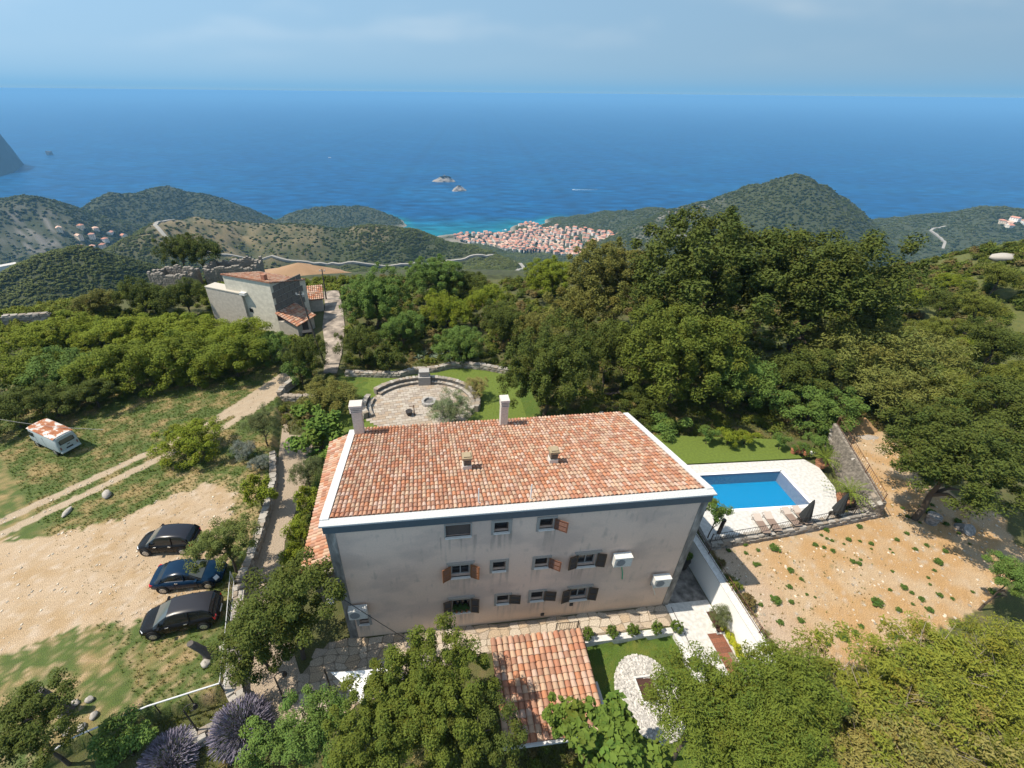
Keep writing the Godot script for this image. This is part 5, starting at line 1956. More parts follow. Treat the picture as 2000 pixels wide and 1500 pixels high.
func field_things() -> void:
	van()
	car("hatchback", Vector3(-20.45, ground(-20.45, -20.6), -20.6), PI + 0.06, 0, "black small hatchback nearest the field, first of the three parked cars")
	car("coupe", Vector3(-17.75, ground(-17.75, -18.0), -18.05), 0.14, 1, "dark blue coupe parked between the two black hatchbacks")
	car("hatchback", Vector3(-16.75, ground(-16.75, -15.25), -15.35), PI + 0.24, 2, "black hatchback with a grey roof, nearest the steel railing")
	rock("white rock heap on the grass beside the dirt track, near the car park", Vector3(-27.8, ground(-27.8, -25.0), -25.0), Vector3(0.9, 0.5, 0.6), 2)
	rock("flat white rock at the lower side of the dirt track", Vector3(-29.6, ground(-29.6, -23.3), -23.3), Vector3(1.0, 0.3, 0.4), 2)
	rock("white rock at the foot of the stump behind the black hatchback", Vector3(-14.3, ground(-14.3, -13.2), -12.9), Vector3(0.5, 0.35, 0.5), 2)
	rock("white rock right of the stump beside the steel railing", Vector3(-13.6, ground(-13.9, -13.6), -13.7), Vector3(0.8, 0.4, 0.4), 2)
	for k in 7:
		rock("white stone in the ring round the tall grey stump in the lower field", Vector3(-19.4 + cos(k * 0.8) * 0.8, ground(-19.4, -10.4), -10.4 + sin(k * 0.8) * 0.7), Vector3(0.42, 0.26, 0.34), 2, "stones round the grey stump")
	stump("short curved tree stump behind the parked black hatchback", Vector3(-14.35, ground(-14.35, -13.5), -13.35), 1.5, 0.7)
	stump("tall grey tree stump standing alone in the lower field", Vector3(-20.1, ground(-20.1, -10.6), -10.6), 2.2, 0.25)
	# steel railing
	var st := mat("galvanised", lin(0.55, 0.56, 0.57), 0.5)
	var rl := thing("steel_railing", "galvanised steel tube railing along the edge of the car park", "railing", Vector3(-15.0, 0.7, -17.9))
	fence_rail(rl, Vector3.ZERO, Vector3(1.2, 0, 3.2), 0.95, st, 0.3)
	fence_rail(rl, Vector3(1.2, 0, 3.2), Vector3(2.3, 0, 6.3), 0.95, st, 0.3)
	var rb := thing("pipe_rail", "bent pipe handrail along the lower edge of the field, above the garden bed", "railing", Vector3(-12.7, 0.7, -11.55))
	var pm := MB.new()
	pm.path([Vector3(0, 0.9, 0), Vector3(-3.0, 0.9, 1.05), Vector3(-5.6, 0.85, 2.3), Vector3(-6.6, 0.6, 2.9)], 0.045)
	part("handrail", pm.mesh(), st, rb)
	for k in 5:
		var pp := MB.new()
		var p := Vector3(-1.35 * k, 0, 0.5 * k)
		pp.tube(p, p + Vector3(0, 0.9, 0), 0.03, 0.03)
		part("post", pp.mesh(), mat("black_iron", Color.WHITE), rb)
	# utility poles
	pole("leaning wooden utility pole beside the dark round tree and the lane", Vector3(-17.3, 0, -46.5), 9.0, Vector3(-0.13, 0, 0.02))
	pole("thin black pole at the far corner of the concrete lane", Vector3(-22.6, -0.4, -66.4), 5.2, Vector3(0.02, 0, 0))
	var wire := MB.new()
	var w0 := Vector3(-42, 4.5, -30.5)
	var w1 := Vector3(-31.5, 2.4, -31.0)
	for k in 8:
		wire.tube(w0.lerp(w1, k / 8.0) - Vector3(0, sin(k / 8.0 * PI) * 0.4, 0), w0.lerp(w1, (k + 1) / 8.0) - Vector3(0, sin((k + 1) / 8.0 * PI) * 0.4, 0), 0.02, 0.02, 4)
	tag(part("cable", wire.mesh(), mat("grey_cable", lin(0.25, 0.25, 0.25), 0.6), self), "grey cable hanging across the camper van's side", "cable")

func pole(label: String, at: Vector3, h: float, lean: Vector3) -> void:
	var o := thing("utility_pole", label, "pole", at)
	var m := MB.new()
	m.tube(Vector3.ZERO, Vector3(0, h, 0) + lean * h, 0.13, 0.08, 8)
	part("mast", m.mesh(), mat("weathered_wood", lin(0.17, 0.14, 0.12), 0.95, "grain", Vector3(2, 0.4, 2)), o)
	var a := MB.new()
	a.box(Vector3(0, h - 0.3, 0) + lean * (h - 0.3), Vector3(0.9, 0.08, 0.08))
	part("crossarm", a.mesh(), mat("steel", Color.WHITE), o)
	for x in [-0.38, 0.0, 0.38]:
		var i := MB.new()
		i.tube(Vector3(x, h - 0.26, 0) + lean * h, Vector3(x, h - 0.08, 0) + lean * h, 0.04, 0.03, 6)
		part("insulator", i.mesh(), mat("white_glaze", Color.WHITE), o)

func stump(label: String, at: Vector3, h: float, lean: float) -> void:
	var o := thing("tree_stump", label, "tree stump", at)
	var mb := MB.new()
	var rings := []
	for k in 7:
		var t := k / 6.0
		var ring := []
		for i in 10:
			var w := TAU * i / 10.0
			var r := lerpf(0.26, 0.17, t) * (1.0 + 0.18 * n1.get_noise_2d(cos(w) * 2.0 + h, t * 3.0))
			if k == 0:
				r *= 1.3
			ring.push_back(Vector3(cos(w) * r - lean * t * t * h * 0.5, t * h, sin(w) * r + lean * t * 0.2))
		rings.push_back(ring)
	rings.reverse()
	mb.loft(rings, true)
	part("trunk", mb.mesh(), mat("grey_bark", lin(0.16, 0.14, 0.125), 0.95, "grain", Vector3(2, 0.8, 2), "bump"), o)
	var b := MB.new()
	b.tube(Vector3(-lean * h * 0.4, h * 0.82, 0), Vector3(-lean * h * 0.4 - 0.3, h * 0.95, 0.1), 0.08, 0.05)
	part("branch_stub", b.mesh(), mat("grey_bark", Color.WHITE), o)

func wheel(parent: Node3D, at: Vector3, r: float, w: float, side: float) -> void:
	var t := MB.new()
	t.tube(Vector3(0, 0, -w * 0.5), Vector3(0, 0, w * 0.5), r, r, 20)
	var tyre := part("wheel", t.mesh(), mat("tyre", lin(0.018, 0.018, 0.018), 0.9), parent, at)
	var m := MB.new()
	m.tube(Vector3(0, 0, side * w * 0.5), Vector3(0, 0, side * (w * 0.5 + 0.012)), r * 0.66, r * 0.60, 16)
	part("rim", m.mesh(), metal_mat("alloy", lin(0.5, 0.5, 0.5), 0.35, 0.7), tyre)
	var sp := MB.new()
	for k in 5:
		var a := TAU * k / 5.0
		sp.box(Vector3(cos(a) * r * 0.38, sin(a) * r * 0.38, side * (w * 0.5 + 0.012)), Vector3(r * 0.2, r * 0.09, 0.012), Basis(Vector3.BACK, a + PI / 2.0))
	part("spoke_gap", sp.mesh(), mat("tyre", Color.WHITE), tyre)

# a car lofted from cross sections: x runs from the tail to the nose
func car(kind: String, at: Vector3, turn: float, n: int, label: String) -> void:
	var o := thing("parked_car", label, "car", at, turn, "cars parked on the bare earth")
	var paint: Material = [metal_mat("black_paint", lin(0.008, 0.008, 0.009), 0.22), metal_mat("blue_paint", lin(0.004, 0.018, 0.045), 0.22), metal_mat("black_paint", Color.WHITE, 0.25)][n]
	var roofm: Material = [metal_mat("dark_roof", lin(0.020, 0.023, 0.032), 0.25), paint, metal_mat("grey_roof", lin(0.028, 0.029, 0.036), 0.28)][n]
	var glass := mat("car_glass", lin(0.012, 0.014, 0.016), 0.06)
	var l: float = [3.75, 4.15, 4.15][n]
	var hw: float = [0.82, 0.86, 0.87][n]
	# station: x share, sill y, shoulder y, half width share
	var st := []
	if kind == "hatchback":
		st = [[0.0, 0.42, 0.78, 0.80], [0.03, 0.30, 0.93, 0.92], [0.12, 0.22, 0.98, 0.98], [0.30, 0.20, 0.96, 1.0], [0.55, 0.20, 0.94, 1.0], [0.72, 0.20, 0.94, 0.99], [0.80, 0.21, 0.88, 0.97], [0.92, 0.24, 0.74, 0.90], [0.98, 0.30, 0.62, 0.78], [1.0, 0.36, 0.54, 0.66]]
	else:
		st = [[0.0, 0.40, 0.70, 0.74], [0.03, 0.30, 0.84, 0.88], [0.14, 0.22, 0.90, 0.97], [0.30, 0.20, 0.88, 1.0], [0.50, 0.19, 0.85, 0.99], [0.66, 0.19, 0.84, 0.98], [0.78, 0.20, 0.78, 0.97], [0.90, 0.23, 0.68, 0.90], [0.97, 0.28, 0.56, 0.78], [1.0, 0.34, 0.48, 0.64]]
	var rings := []
	for s in st:
		var x: float = (s[0] - 0.5) * l
		var w: float = s[3] * hw
		var y0: float = s[1]
		var y1: float = s[2]
		var hgt := y1 - y0
		rings.push_back([Vector3(x, y0, -w * 0.88), Vector3(x, y0 + hgt * 0.18, -w), Vector3(x, y0 + hgt * 0.62, -w), Vector3(x, y0 + hgt * 0.86, -w * 0.95), Vector3(x, y1, -w * 0.80), Vector3(x, y1 + 0.02, -w * 0.4), Vector3(x, y1 + 0.03, 0), Vector3(x, y1 + 0.02, w * 0.4), Vector3(x, y1, w * 0.80), Vector3(x, y0 + hgt * 0.86, w * 0.95), Vector3(x, y0 + hgt * 0.62, w), Vector3(x, y0 + hgt * 0.18, w), Vector3(x, y0, w * 0.88)])
	rings.reverse()
	var body := MB.new()
	body.loft(rings, true)
	part("body", body.mesh(), paint, o)
	# cabin: belt line to roof
	var c := []
	if kind == "hatchback":
		c = [[0.02, 0.93, 0.93, 0.84], [0.08, 0.94, 1.30, 0.80], [0.16, 0.95, 1.46, 0.78], [0.34, 0.94, 1.52, 0.79], [0.50, 0.93, 1.50, 0.79], [0.60, 0.92, 1.42, 0.79], [0.70, 0.92, 1.16, 0.81], [0.79, 0.88, 0.90, 0.84]]
	else:
		c = [[0.10, 0.86, 0.88, 0.80], [0.20, 0.87, 1.10, 0.76], [0.30, 0.87, 1.25, 0.74], [0.40, 0.86, 1.30, 0.74], [0.50, 0.85, 1.27, 0.74], [0.58, 0.84, 1.15, 0.75], [0.66, 0.83, 0.98, 0.78], [0.74, 0.79, 0.82, 0.80]]
	var gr := []
	var rr := []
	for i in c.size():
		var s: Array = c[i]
		var x: float = (s[0] - 0.5) * l
		var w: float = s[3] * hw * 1.14
		var wr: float = s[3] * hw * lerpf(1.10, 0.90, clampf((s[2] - s[1]) / 0.55, 0.0, 1.0))
		gr.push_back([Vector3(x, s[1] - 0.06, -w * 0.97), Vector3(x, s[2] - 0.03, -wr), Vector3(x, s[2] + 0.0, -wr * 0.8), Vector3(x, s[2] + 0.02, 0), Vector3(x, s[2] + 0.0, wr * 0.8), Vector3(x, s[2] - 0.03, wr), Vector3(x, s[1] - 0.06, w * 0.97)])
		if i >= 1 and i <= c.size() - 3:
			rr.push_back([Vector3(x, s[2] - 0.07, -wr - 0.012), Vector3(x, s[2] + 0.0, -wr * 0.93), Vector3(x, s[2] + 0.028, -wr * 0.6), Vector3(x, s[2] + 0.036, 0), Vector3(x, s[2] + 0.028, wr * 0.6), Vector3(x, s[2] + 0.0, wr * 0.93), Vector3(x, s[2] - 0.07, wr + 0.012)])
	gr.reverse()
	rr.reverse()
	var g := MB.new()
	g.loft(gr, false)
	part("glasshouse", g.mesh(), glass, o)
	var ro := MB.new()
	ro.loft(rr, false)
	part("roof", ro.mesh(), roofm, o)
	var ws := MB.new()
	var wr_ := []
	for i in range(c.size() - 3, c.size()):
		var rg: Array = gr[c.size() - 1 - i]
		wr_.push_back([rg[1] * Vector3(1, 1, 0.86) + Vector3(0.01, 0.012, 0), rg[2] + Vector3(0.01, 0.012, 0), rg[3] + Vector3(0.01, 0.012, 0), rg[4] + Vector3(0.01, 0.012, 0), rg[5] * Vector3(1, 1, 0.86) + Vector3(0.01, 0.012, 0)])
	ws.loft(wr_, false)
	part("windscreen", ws.mesh(), mat("windscreen_sheen", lin(0.075, 0.09, 0.095), 0.05), o)  # reflected sky painted in as a paler glass colour
	# pillars
	for sd in [-1.0, 1.0]:
		for q in ([[1, 0.02], [3, 0.0], [6, 0.0]] if kind == "hatchback" else [[1, 0.0], [4, 0.0], [6, 0.0]]):
			var s: Array = c[q[0]]
			var x: float = (s[0] - 0.5) * l
			var wr: float = s[3] * hw * lerpf(1.10, 0.90, clampf((s[2] - s[1]) / 0.55, 0.0, 1.0))
			var lean := 0.0
			if q[0] == 1:
				lean = -0.05 * l
			elif q[0] == 6:
				lean = 0.03 * l
			var pb := MB.new()
			pb.tube(Vector3(x + lean, s[1] - 0.05, sd * s[3] * hw * 1.12), Vector3(x, s[2] - 0.03, sd * (wr + 0.008)), 0.055 if q[0] == 1 else 0.04, 0.045 if q[0] == 1 else 0.03, 6)
			part("pillar", pb.mesh(), paint, o)
		# door shut lines and handles
		var dl := MB.new()
		for x in ([-0.62, 0.35, 1.0] if kind == "hatchback" else [-0.55, 0.75]):
			dl.box(Vector3(x, 0.58, sd * hw * 0.992), Vector3(0.014, 0.62, 0.02))
		part("door_gap", dl.mesh(), mat("shut_line", lin(0.004, 0.004, 0.004), 0.9), o)
		for x in ([-0.35, 0.6] if kind == "hatchback" else [-0.3]):
			var hd := MB.new()
			hd.box(Vector3(x - 0.1, 0.80, sd * hw * 0.985), Vector3(0.18, 0.035, 0.05))
			part("door_handle", hd.mesh(), metal_mat("chrome", lin(0.6, 0.6, 0.6), 0.2, 1.0), o)
		var mi := MB.new()
		mi.box(Vector3(l * 0.2, 0.98, sd * (hw + 0.1)), Vector3(0.12, 0.13, 0.2))
		part("wing_mirror", mi.mesh(), paint, o)
		var tl := MB.new()
		tl.box(Vector3(-l * 0.462, 0.78 if kind == "hatchback" else 0.70, sd * hw * 0.80), Vector3(0.20, 0.24 if kind == "hatchback" else 0.12, 0.20), Basis(Vector3.UP, sd * 0.45))
		part("tail_light", tl.mesh(), mat("tail_red", lin(0.45, 0.015, 0.02), 0.2), o)
		var hl := MB.new()
		hl.box(Vector3(l * 0.432, 0.62, sd * hw * 0.66), Vector3(0.26, 0.11, 0.26), Basis(Vector3.UP, sd * -0.6) * Basis(Vector3.BACK, -0.35))
		part("headlight", hl.mesh(), mat("headlight", lin(0.62, 0.65, 0.68), 0.1), o)
		for x in [-0.31 * l, 0.32 * l]:
			var ar := MB.new()
			ar.tube(Vector3(x, 0.33, sd * hw * 0.93), Vector3(x, 0.33, sd * (hw + 0.004)), 0.37, 0.37, 20)
			part("wheel_arch", ar.mesh(), mat("shut_line", Color.WHITE), o)
			wheel(o, Vector3(x, 0.31, sd * (hw - 0.06)), 0.31, 0.19, sd)
	var pl := MB.new()
	pl.box(Vector3(-l * 0.5 - 0.01, 0.52, 0), Vector3(0.02, 0.11, 0.5))
	part("number_plate", pl.mesh(), mat("plate_white", lin(0.7, 0.7, 0.7), 0.5), o)

func van() -> void:
	# an old pale blue camper: x runs from the tail to the nose
	var o := thing("camper_van", "old pale blue camper van with a rusty white roof parked on the grass", "van", Vector3(-36.1, ground(-36.1, -30.9), -30.9), PI - 0.42)
	var blue := mat("pale_blue_paint", lin(0.42, 0.50, 0.53), 0.6, "faint", Vector3(0.6, 0.6, 0.6))
	var rings := []
	for s in [[-2.15, 0.45, 1.86, 0.70], [-2.05, 0.38, 1.92, 0.80], [-1.2, 0.36, 1.96, 0.83], [0.0, 0.36, 1.97, 0.84], [1.3, 0.36, 1.94, 0.83], [1.75, 0.38, 1.88, 0.80], [2.05, 0.42, 1.25, 0.76], [2.15, 0.48, 1.0, 0.70]]:
		var x: float = s[0]
		var w: float = s[3]
		rings.push_back([Vector3(x, s[1], -w * 0.9), Vector3(x, s[1] + 0.2, -w), Vector3(x, lerpf(s[1], s[2], 0.6), -w), Vector3(x, s[2] - 0.12, -w * 0.90), Vector3(x, s[2], -w * 0.78), Vector3(x, s[2] + 0.03, 0), Vector3(x, s[2], w * 0.78), Vector3(x, s[2] - 0.12, w * 0.90), Vector3(x, lerpf(s[1], s[2], 0.6), w), Vector3(x, s[1] + 0.2, w), Vector3(x, s[1], w * 0.9)])
	rings.reverse()
	var b := MB.new()
	b.loft(rings, true)
	part("body", b.mesh(), blue, o)
	# roof skin with rust
	var im := Image.create_empty(256, 128, false, Image.FORMAT_RGB8)
	for j in 128:
		for i in 256:
			var a := n1.get_noise_2d(i * 0.012, j * 0.016 + 3.0) * 0.5 + 0.5
			var e := n3.get_noise_2d(i * 0.12, j * 0.12) * 0.5 + 0.5
			var c := Vector3(0.55, 0.50, 0.47).lerp(Vector3(0.30, 0.11, 0.045), smoothstep(0.38, 0.50, a * 0.8 + e * 0.2))
			c = c.lerp(Vector3(0.20, 0.065, 0.03), smoothstep(0.58, 0.7, a * 0.7 + e * 0.3))
			im.set_pixel(i, j, Color(c.x, c.y, c.z).linear_to_srgb())
	var rust := StandardMaterial3D.new()
	rust.resource_name = "rusty_roof"
	rust.albedo_texture = ImageTexture.create_from_image(im)
	rust.roughness = 0.9
	var r := MB.new()
	r.use_uv = true
	var xs := [-2.08, -1.4, -0.7, 0.0, 0.7, 1.3, 1.72]
	var zs := [-0.80, -0.66, -0.3, 0.0, 0.3, 0.66, 0.80]
	for i in xs.size() - 1:
		for j in zs.size() - 1:
			var f := func(x: float, z: float) -> Vector3:
				return Vector3(x, 2.025 - 0.10 * pow(absf(z) / 0.8, 4.0) - 0.05 * pow(maxf(0.0, absf(x + 0.15) / 1.9), 4.0), z)
			var k := r.v.size()
			r.quad(f.call(xs[i], zs[j + 1]), f.call(xs[i + 1], zs[j + 1]), f.call(xs[i + 1], zs[j]), f.call(xs[i], zs[j]))
			for e in 4:
				r.t[k + e] = Vector2((r.v[k + e].x + 2.1) / 4.0, (r.v[k + e].z + 0.85) / 1.7)
	part("roof", r.mesh(), rust, o)
	var glass := mat("van_glass", lin(0.02, 0.025, 0.03), 0.1)
	var rub := mat("black_rubber", lin(0.02, 0.02, 0.02), 0.8)
	# rear window with a rubber frame
	var fw := MB.new()
	fw.box(Vector3(-2.13, 1.42, 0), Vector3(0.06, 0.50, 1.12), Basis(Vector3.BACK, -0.10))
	part("rear_window_frame", fw.mesh(), rub, o)
	var rw := MB.new()
	rw.box(Vector3(-2.165, 1.42, 0), Vector3(0.03, 0.36, 0.96), Basis(Vector3.BACK, -0.10))
	part("rear_window", rw.mesh(), mat("van_rear_glass", lin(0.10, 0.10, 0.085), 0.1), o)
	for z in [-0.62, 0.62]:
		var tl := MB.new()
		tl.box(Vector3(-2.15, 0.85, z), Vector3(0.05, 0.24, 0.10))
		part("tail_light", tl.mesh(), mat("van_tail", lin(0.16, 0.07, 0.07), 0.3), o)
	var pl := MB.new()
	pl.box(Vector3(-2.17, 0.72, 0.0), Vector3(0.03, 0.12, 0.5))
	part("number_plate", pl.mesh(), rub, o)
	var bp := MB.new()
	bp.box(Vector3(-2.2, 0.48, 0), Vector3(0.1, 0.12, 1.5))
	part("bumper", bp.mesh(), mat("van_bumper", lin(0.40, 0.46, 0.48), 0.5), o)
	var hi := MB.new()
	hi.box(Vector3(-2.16, 1.0, 0.0), Vector3(0.03, 0.05, 0.22))
	part("tailgate_handle", hi.mesh(), rub, o)
	for sd in [-1.0, 1.0]:
		for x in [-1.3, 1.35]:
			wheel(o, Vector3(x, 0.32, sd * 0.74), 0.32, 0.18, sd)
		for x in [-0.35, 0.75]:
			var dg := MB.new()
			dg.box(Vector3(x, 1.08, sd * 0.838), Vector3(0.015, 1.1, 0.012))
			part("door_gap", dg.mesh(), rub, o)
		var sw := MB.new()
		sw.box(Vector3(1.3, 1.42, sd * 0.815), Vector3(0.75, 0.42, 0.02), Basis(Vector3.RIGHT, sd * -0.10))
		part("cab_window", sw.mesh(), glass, o)
	var ws := MB.new()
	ws.box(Vector3(1.93, 1.52, 0), Vector3(0.03, 0.5, 1.3), Basis(Vector3.BACK, 0.45))
	part("windscreen", ws.mesh(), glass, o)
	for z in [-0.5, 0.5]:
		var hl := MB.new()
		hl.tube(Vector3(2.12, 0.8, z), Vector3(2.17, 0.8, z), 0.11, 0.1, 12)
		part("headlight", hl.mesh(), mat("headlight", Color.WHITE), o)

# ---------------------------------------------------------------- far things
var town_poly := PackedVector2Array([Vector2(-82, -1722), Vector2(-60, -1655), Vector2(60, -1570), Vector2(110, -1500), Vector2(200, -1470), Vector2(300, -1430), Vector2(420, -1440), Vector2(470, -1500), Vector2(420, -1570), Vector2(345, -1670), Vector2(290, -1770), Vector2(240, -1850), Vector2(190, -1888), Vector2(172, -1865), Vector2(205, -1810), Vector2(170, -1748), Vector2(60, -1728)])

func in_town(t: Vector3) -> bool:
	return in_poly(Vector2(t.x, t.z), town_poly)

func road() -> void:
	var rm := mat("road_grey", lin(0.27, 0.255, 0.23), 0.9)
	for k in roads.size():
		struct("road", ribbon(roads[k], 5.5 if k < 2 else 5.5, 0.6), rm)

func house_mesh(w: float, d: float, h: float, roof: Color, wall: Color, hip: bool) -> ArrayMesh:
	var mb := MB.new()
	var dark := Color(0.05, 0.05, 0.055)
	mb.box(Vector3(0, h * 0.5 - 2.0, 0), Vector3(w, h + 4.0, d), Basis(), wall)
	var ins := minf(w, d) * 0.5 if hip else 0.0
	var a := Vector3(-w * 0.54, h, d * 0.56)
	var b := Vector3(w * 0.54, h, d * 0.56)
	var c := Vector3(w * 0.54, h, -d * 0.56)
	var e := Vector3(-w * 0.54, h, -d * 0.56)
	var r0 := Vector3(-w * 0.5 + ins, h + d * 0.28, 0)
	var r1 := Vector3(w * 0.5 - ins, h + d * 0.28, 0)
	mb.quad(a, b, r1, r0, roof)
	mb.quad(c, e, r0, r1, roof)
	mb.tri(b, c, r1, roof if hip else wall)
	mb.tri(e, a, r0, roof if hip else wall)
	for s in [-1.0, 1.0]:
		for f in int(h / 2.9):
			for k in 3:
				mb.box(Vector3(w * (k - 1) * 0.3, 1.5 + f * 2.9, s * d * 0.5), Vector3(1.1, 1.4, 0.14), Basis(), dark)
				if k < 2:
					mb.box(Vector3(s * w * 0.5, 1.5 + f * 2.9, d * (k - 0.5) * 0.5), Vector3(0.14, 1.4, 1.1), Basis(), dark)
	return mb.mesh()

func far_houses() -> void:
	var r := RandomNumberGenerator.new()
	r.seed = 31
	var hm := mat("far_house", Color.WHITE, 0.9)
	var variants := []
	for k in 10:
		var roof: Color = [Color(0.46, 0.20, 0.13), Color(0.52, 0.28, 0.20), Color(0.44, 0.19, 0.12), Color(0.56, 0.36, 0.27), Color(0.48, 0.23, 0.16)][k % 5]
		var wall: Color = [Color(0.68, 0.62, 0.54), Color(0.74, 0.71, 0.67), Color(0.62, 0.50, 0.42), Color(0.70, 0.60, 0.46)][k % 4]
		variants.push_back([house_mesh(r.randf_range(10, 15), r.randf_range(9, 12), r.randf_range(6, 11), roof, wall, k % 3 != 0), k])
	# town by the bay: houses stand apart by a simple distance test
	var put: Array[Vector2] = []
	var tries := 0
	while put.size() < 280 and tries < 9000:
		tries += 1
		var p := Vector2(r.randf_range(-85, 475), r.randf_range(-1890, -1425))
		if not in_poly(p, town_poly):
			continue
		# thinner on the slopes behind the waterfront
		var thick := smoothstep(-1430.0, -1640.0, p.y - p.x * 0.28 + 60.0)
		if r.randf() > 0.25 + 0.75 * thick:
			continue
		var ok := true
		for q in put:
			if q.distance_to(p) < 13.5:
				ok = false
				break
		var y := far_height(p.x, p.y)
		if not ok or y < SEA + 1.0 or y > SEA + 70.0:
			continue
		put.push_back(p)
		var v: Array = variants[r.randi_range(0, 9)]
		var k: int = v[1]
		var where := "on the waterfront of the town" if p.y < -1690.0 and p.x < 170.0 else ("on the headland point of the town" if p.x > 150.0 and p.y < -1770.0 else ("in the middle of the town" if p.y < -1580.0 else "on the slope behind the town"))
		var tone: String = ["cream", "white", "pinkish", "ochre"][k % 4]
		var rf: String = ["dark red", "salmon", "deep red", "pale orange", "red"][k % 5]
		var o := part("town_house", v[0], hm, self, Vector3(p.x, y, p.y), Basis(Vector3.UP, r.randf() * TAU))
		tag(o, "small %s house with %s roof %s" % [tone, rf, where], "house", "%s houses with %s roofs %s" % [tone, rf, where])
	var gx := []
	var gc := []
	for i in 420:
		var p := Vector2(r.randf_range(-85, 475), r.randf_range(-1890, -1425))
		if not in_poly(p, town_poly):
			continue
		var s := r.randf_range(2.5, 5.5)
		var y := far_height(p.x, p.y)
		if y < SEA + 2.0:
			continue
		gx.push_back(Transform3D(Basis(Vector3.UP, r.randf() * TAU).scaled(Vector3(s, s * 1.2, s)), Vector3(p.x, y + s * 0.7, p.y)))
		gc.push_back(Color(0.05, 0.075, 0.022) * r.randf_range(0.7, 1.3))
	tag(scatter("town_greenery", leaf_meshes["T0"], leaf_mat("hill_leaf", Color.WHITE, 0.1), gx, gc), "small garden trees between the houses of the coastal town", "trees")
	# hamlet on the left hillside, houses on the far right hill
	var k := 0
	for p: Vector2 in [Vector2(-927, -1085), Vector2(-912, -1100), Vector2(-897, -1112), Vector2(-942, -1110), Vector2(-927, -1130), Vector2(-907, -1140), Vector2(-882, -1130), Vector2(-957, -1145), Vector2(-939, -1165), Vector2(-922, -1185), Vector2(-902, -1200), Vector2(-867, -1195), Vector2(-855, -1210), Vector2(-977, -1105)]:
		var v: Array = variants[k % 10]
		tag(part("hamlet_house", v[0], hm, self, Vector3(p.x, far_height(p.x, p.y), p.y), Basis(Vector3.UP, k * 0.9)), "red roofed house in the hamlet on the left hillside", "house", "houses of the left hillside hamlet")
		k += 1
	for p: Vector2 in [Vector2(1317, -1196), Vector2(1330, -1190), Vector2(1345, -1196), Vector2(1322, -1180), Vector2(1358, -1182)]:
		var v: Array = variants[(k + 3) % 10]
		tag(part("hill_house", v[0], hm, self, Vector3(p.x, far_height(p.x, p.y), p.y), Basis(Vector3.UP, k * 1.3).scaled(Vector3(1.2, 0.9, 1.2))), "house in the cluster on the far right hill at the photo edge", "house", "houses on the far right hill")
		k += 1
	for p: Vector2 in [Vector2(1420, -1620), Vector2(1440, -1600), Vector2(1402, -1640), Vector2(1450, -1625)]:
		var v: Array = variants[(k + 1) % 10]
		tag(part("shore_house", v[0], hm, self, Vector3(p.x, maxf(far_height(p.x, p.y), SEA + 2.0), p.y), Basis(Vector3.UP, k * 1.3)), "house on the shore where the pointed hill meets the far right hill", "house", "shore houses right of the pointed hill")
		k += 1
	for q in [[Vector2(372, -1330), "pale lone house on the wooded slope right of the town"], [Vector2(395, -1290), "wider lone house on the wooded slope, farther right of the town"]]:
		var p: Vector2 = q[0]
		tag(part("lone_house", variants[4][0], hm, self, Vector3(p.x, far_height(p.x, p.y), p.y), Basis(Vector3.UP, 0.4)), q[1], "house")
	# pale works building in the left valley
	var wk := thing("works_building", "pale flat roofed works building in the valley at the left photo edge", "building", Vector3(-1005, far_height(-1005, -965), -965), 0.9)
	var b1 := MB.new()
	b1.box(Vector3(0, 2, 0), Vector3(36, 14, 16))
	part("hall", b1.mesh(), mat("works_wall", lin(0.60, 0.55, 0.48), 0.9), wk)
	var b2 := MB.new()
	b2.box(Vector3(0, 9.4, 0), Vector3(37, 0.8, 17))
	part("roof", b2.mesh(), mat("works_roof", lin(0.50, 0.47, 0.44), 0.9), wk)
	var b3 := MB.new()
	b3.box(Vector3(-26, 0, 6), Vector3(20, 9, 14))
	part("annex", b3.mesh(), mat("works_wall", Color.WHITE), wk)
	# cypress clump in front of the town
	for i in 7:
		var p := Vector2(150 + i * 9.0, -1440 - (i % 3) * 9.0)
		var o := thing("cypress", "dark cypress in the clump at the near edge of the town", "tree", Vector3(p.x, far_height(p.x, p.y), p.y), i, "cypresses at the town edge")
		part("crown", leaf_meshes["T0"], leaf_mat("cypress_leaf", lin(0.025, 0.04, 0.018)), o, Vector3(0, 8, 0), Basis.from_scale(Vector3(3.6, 10, 3.6)))

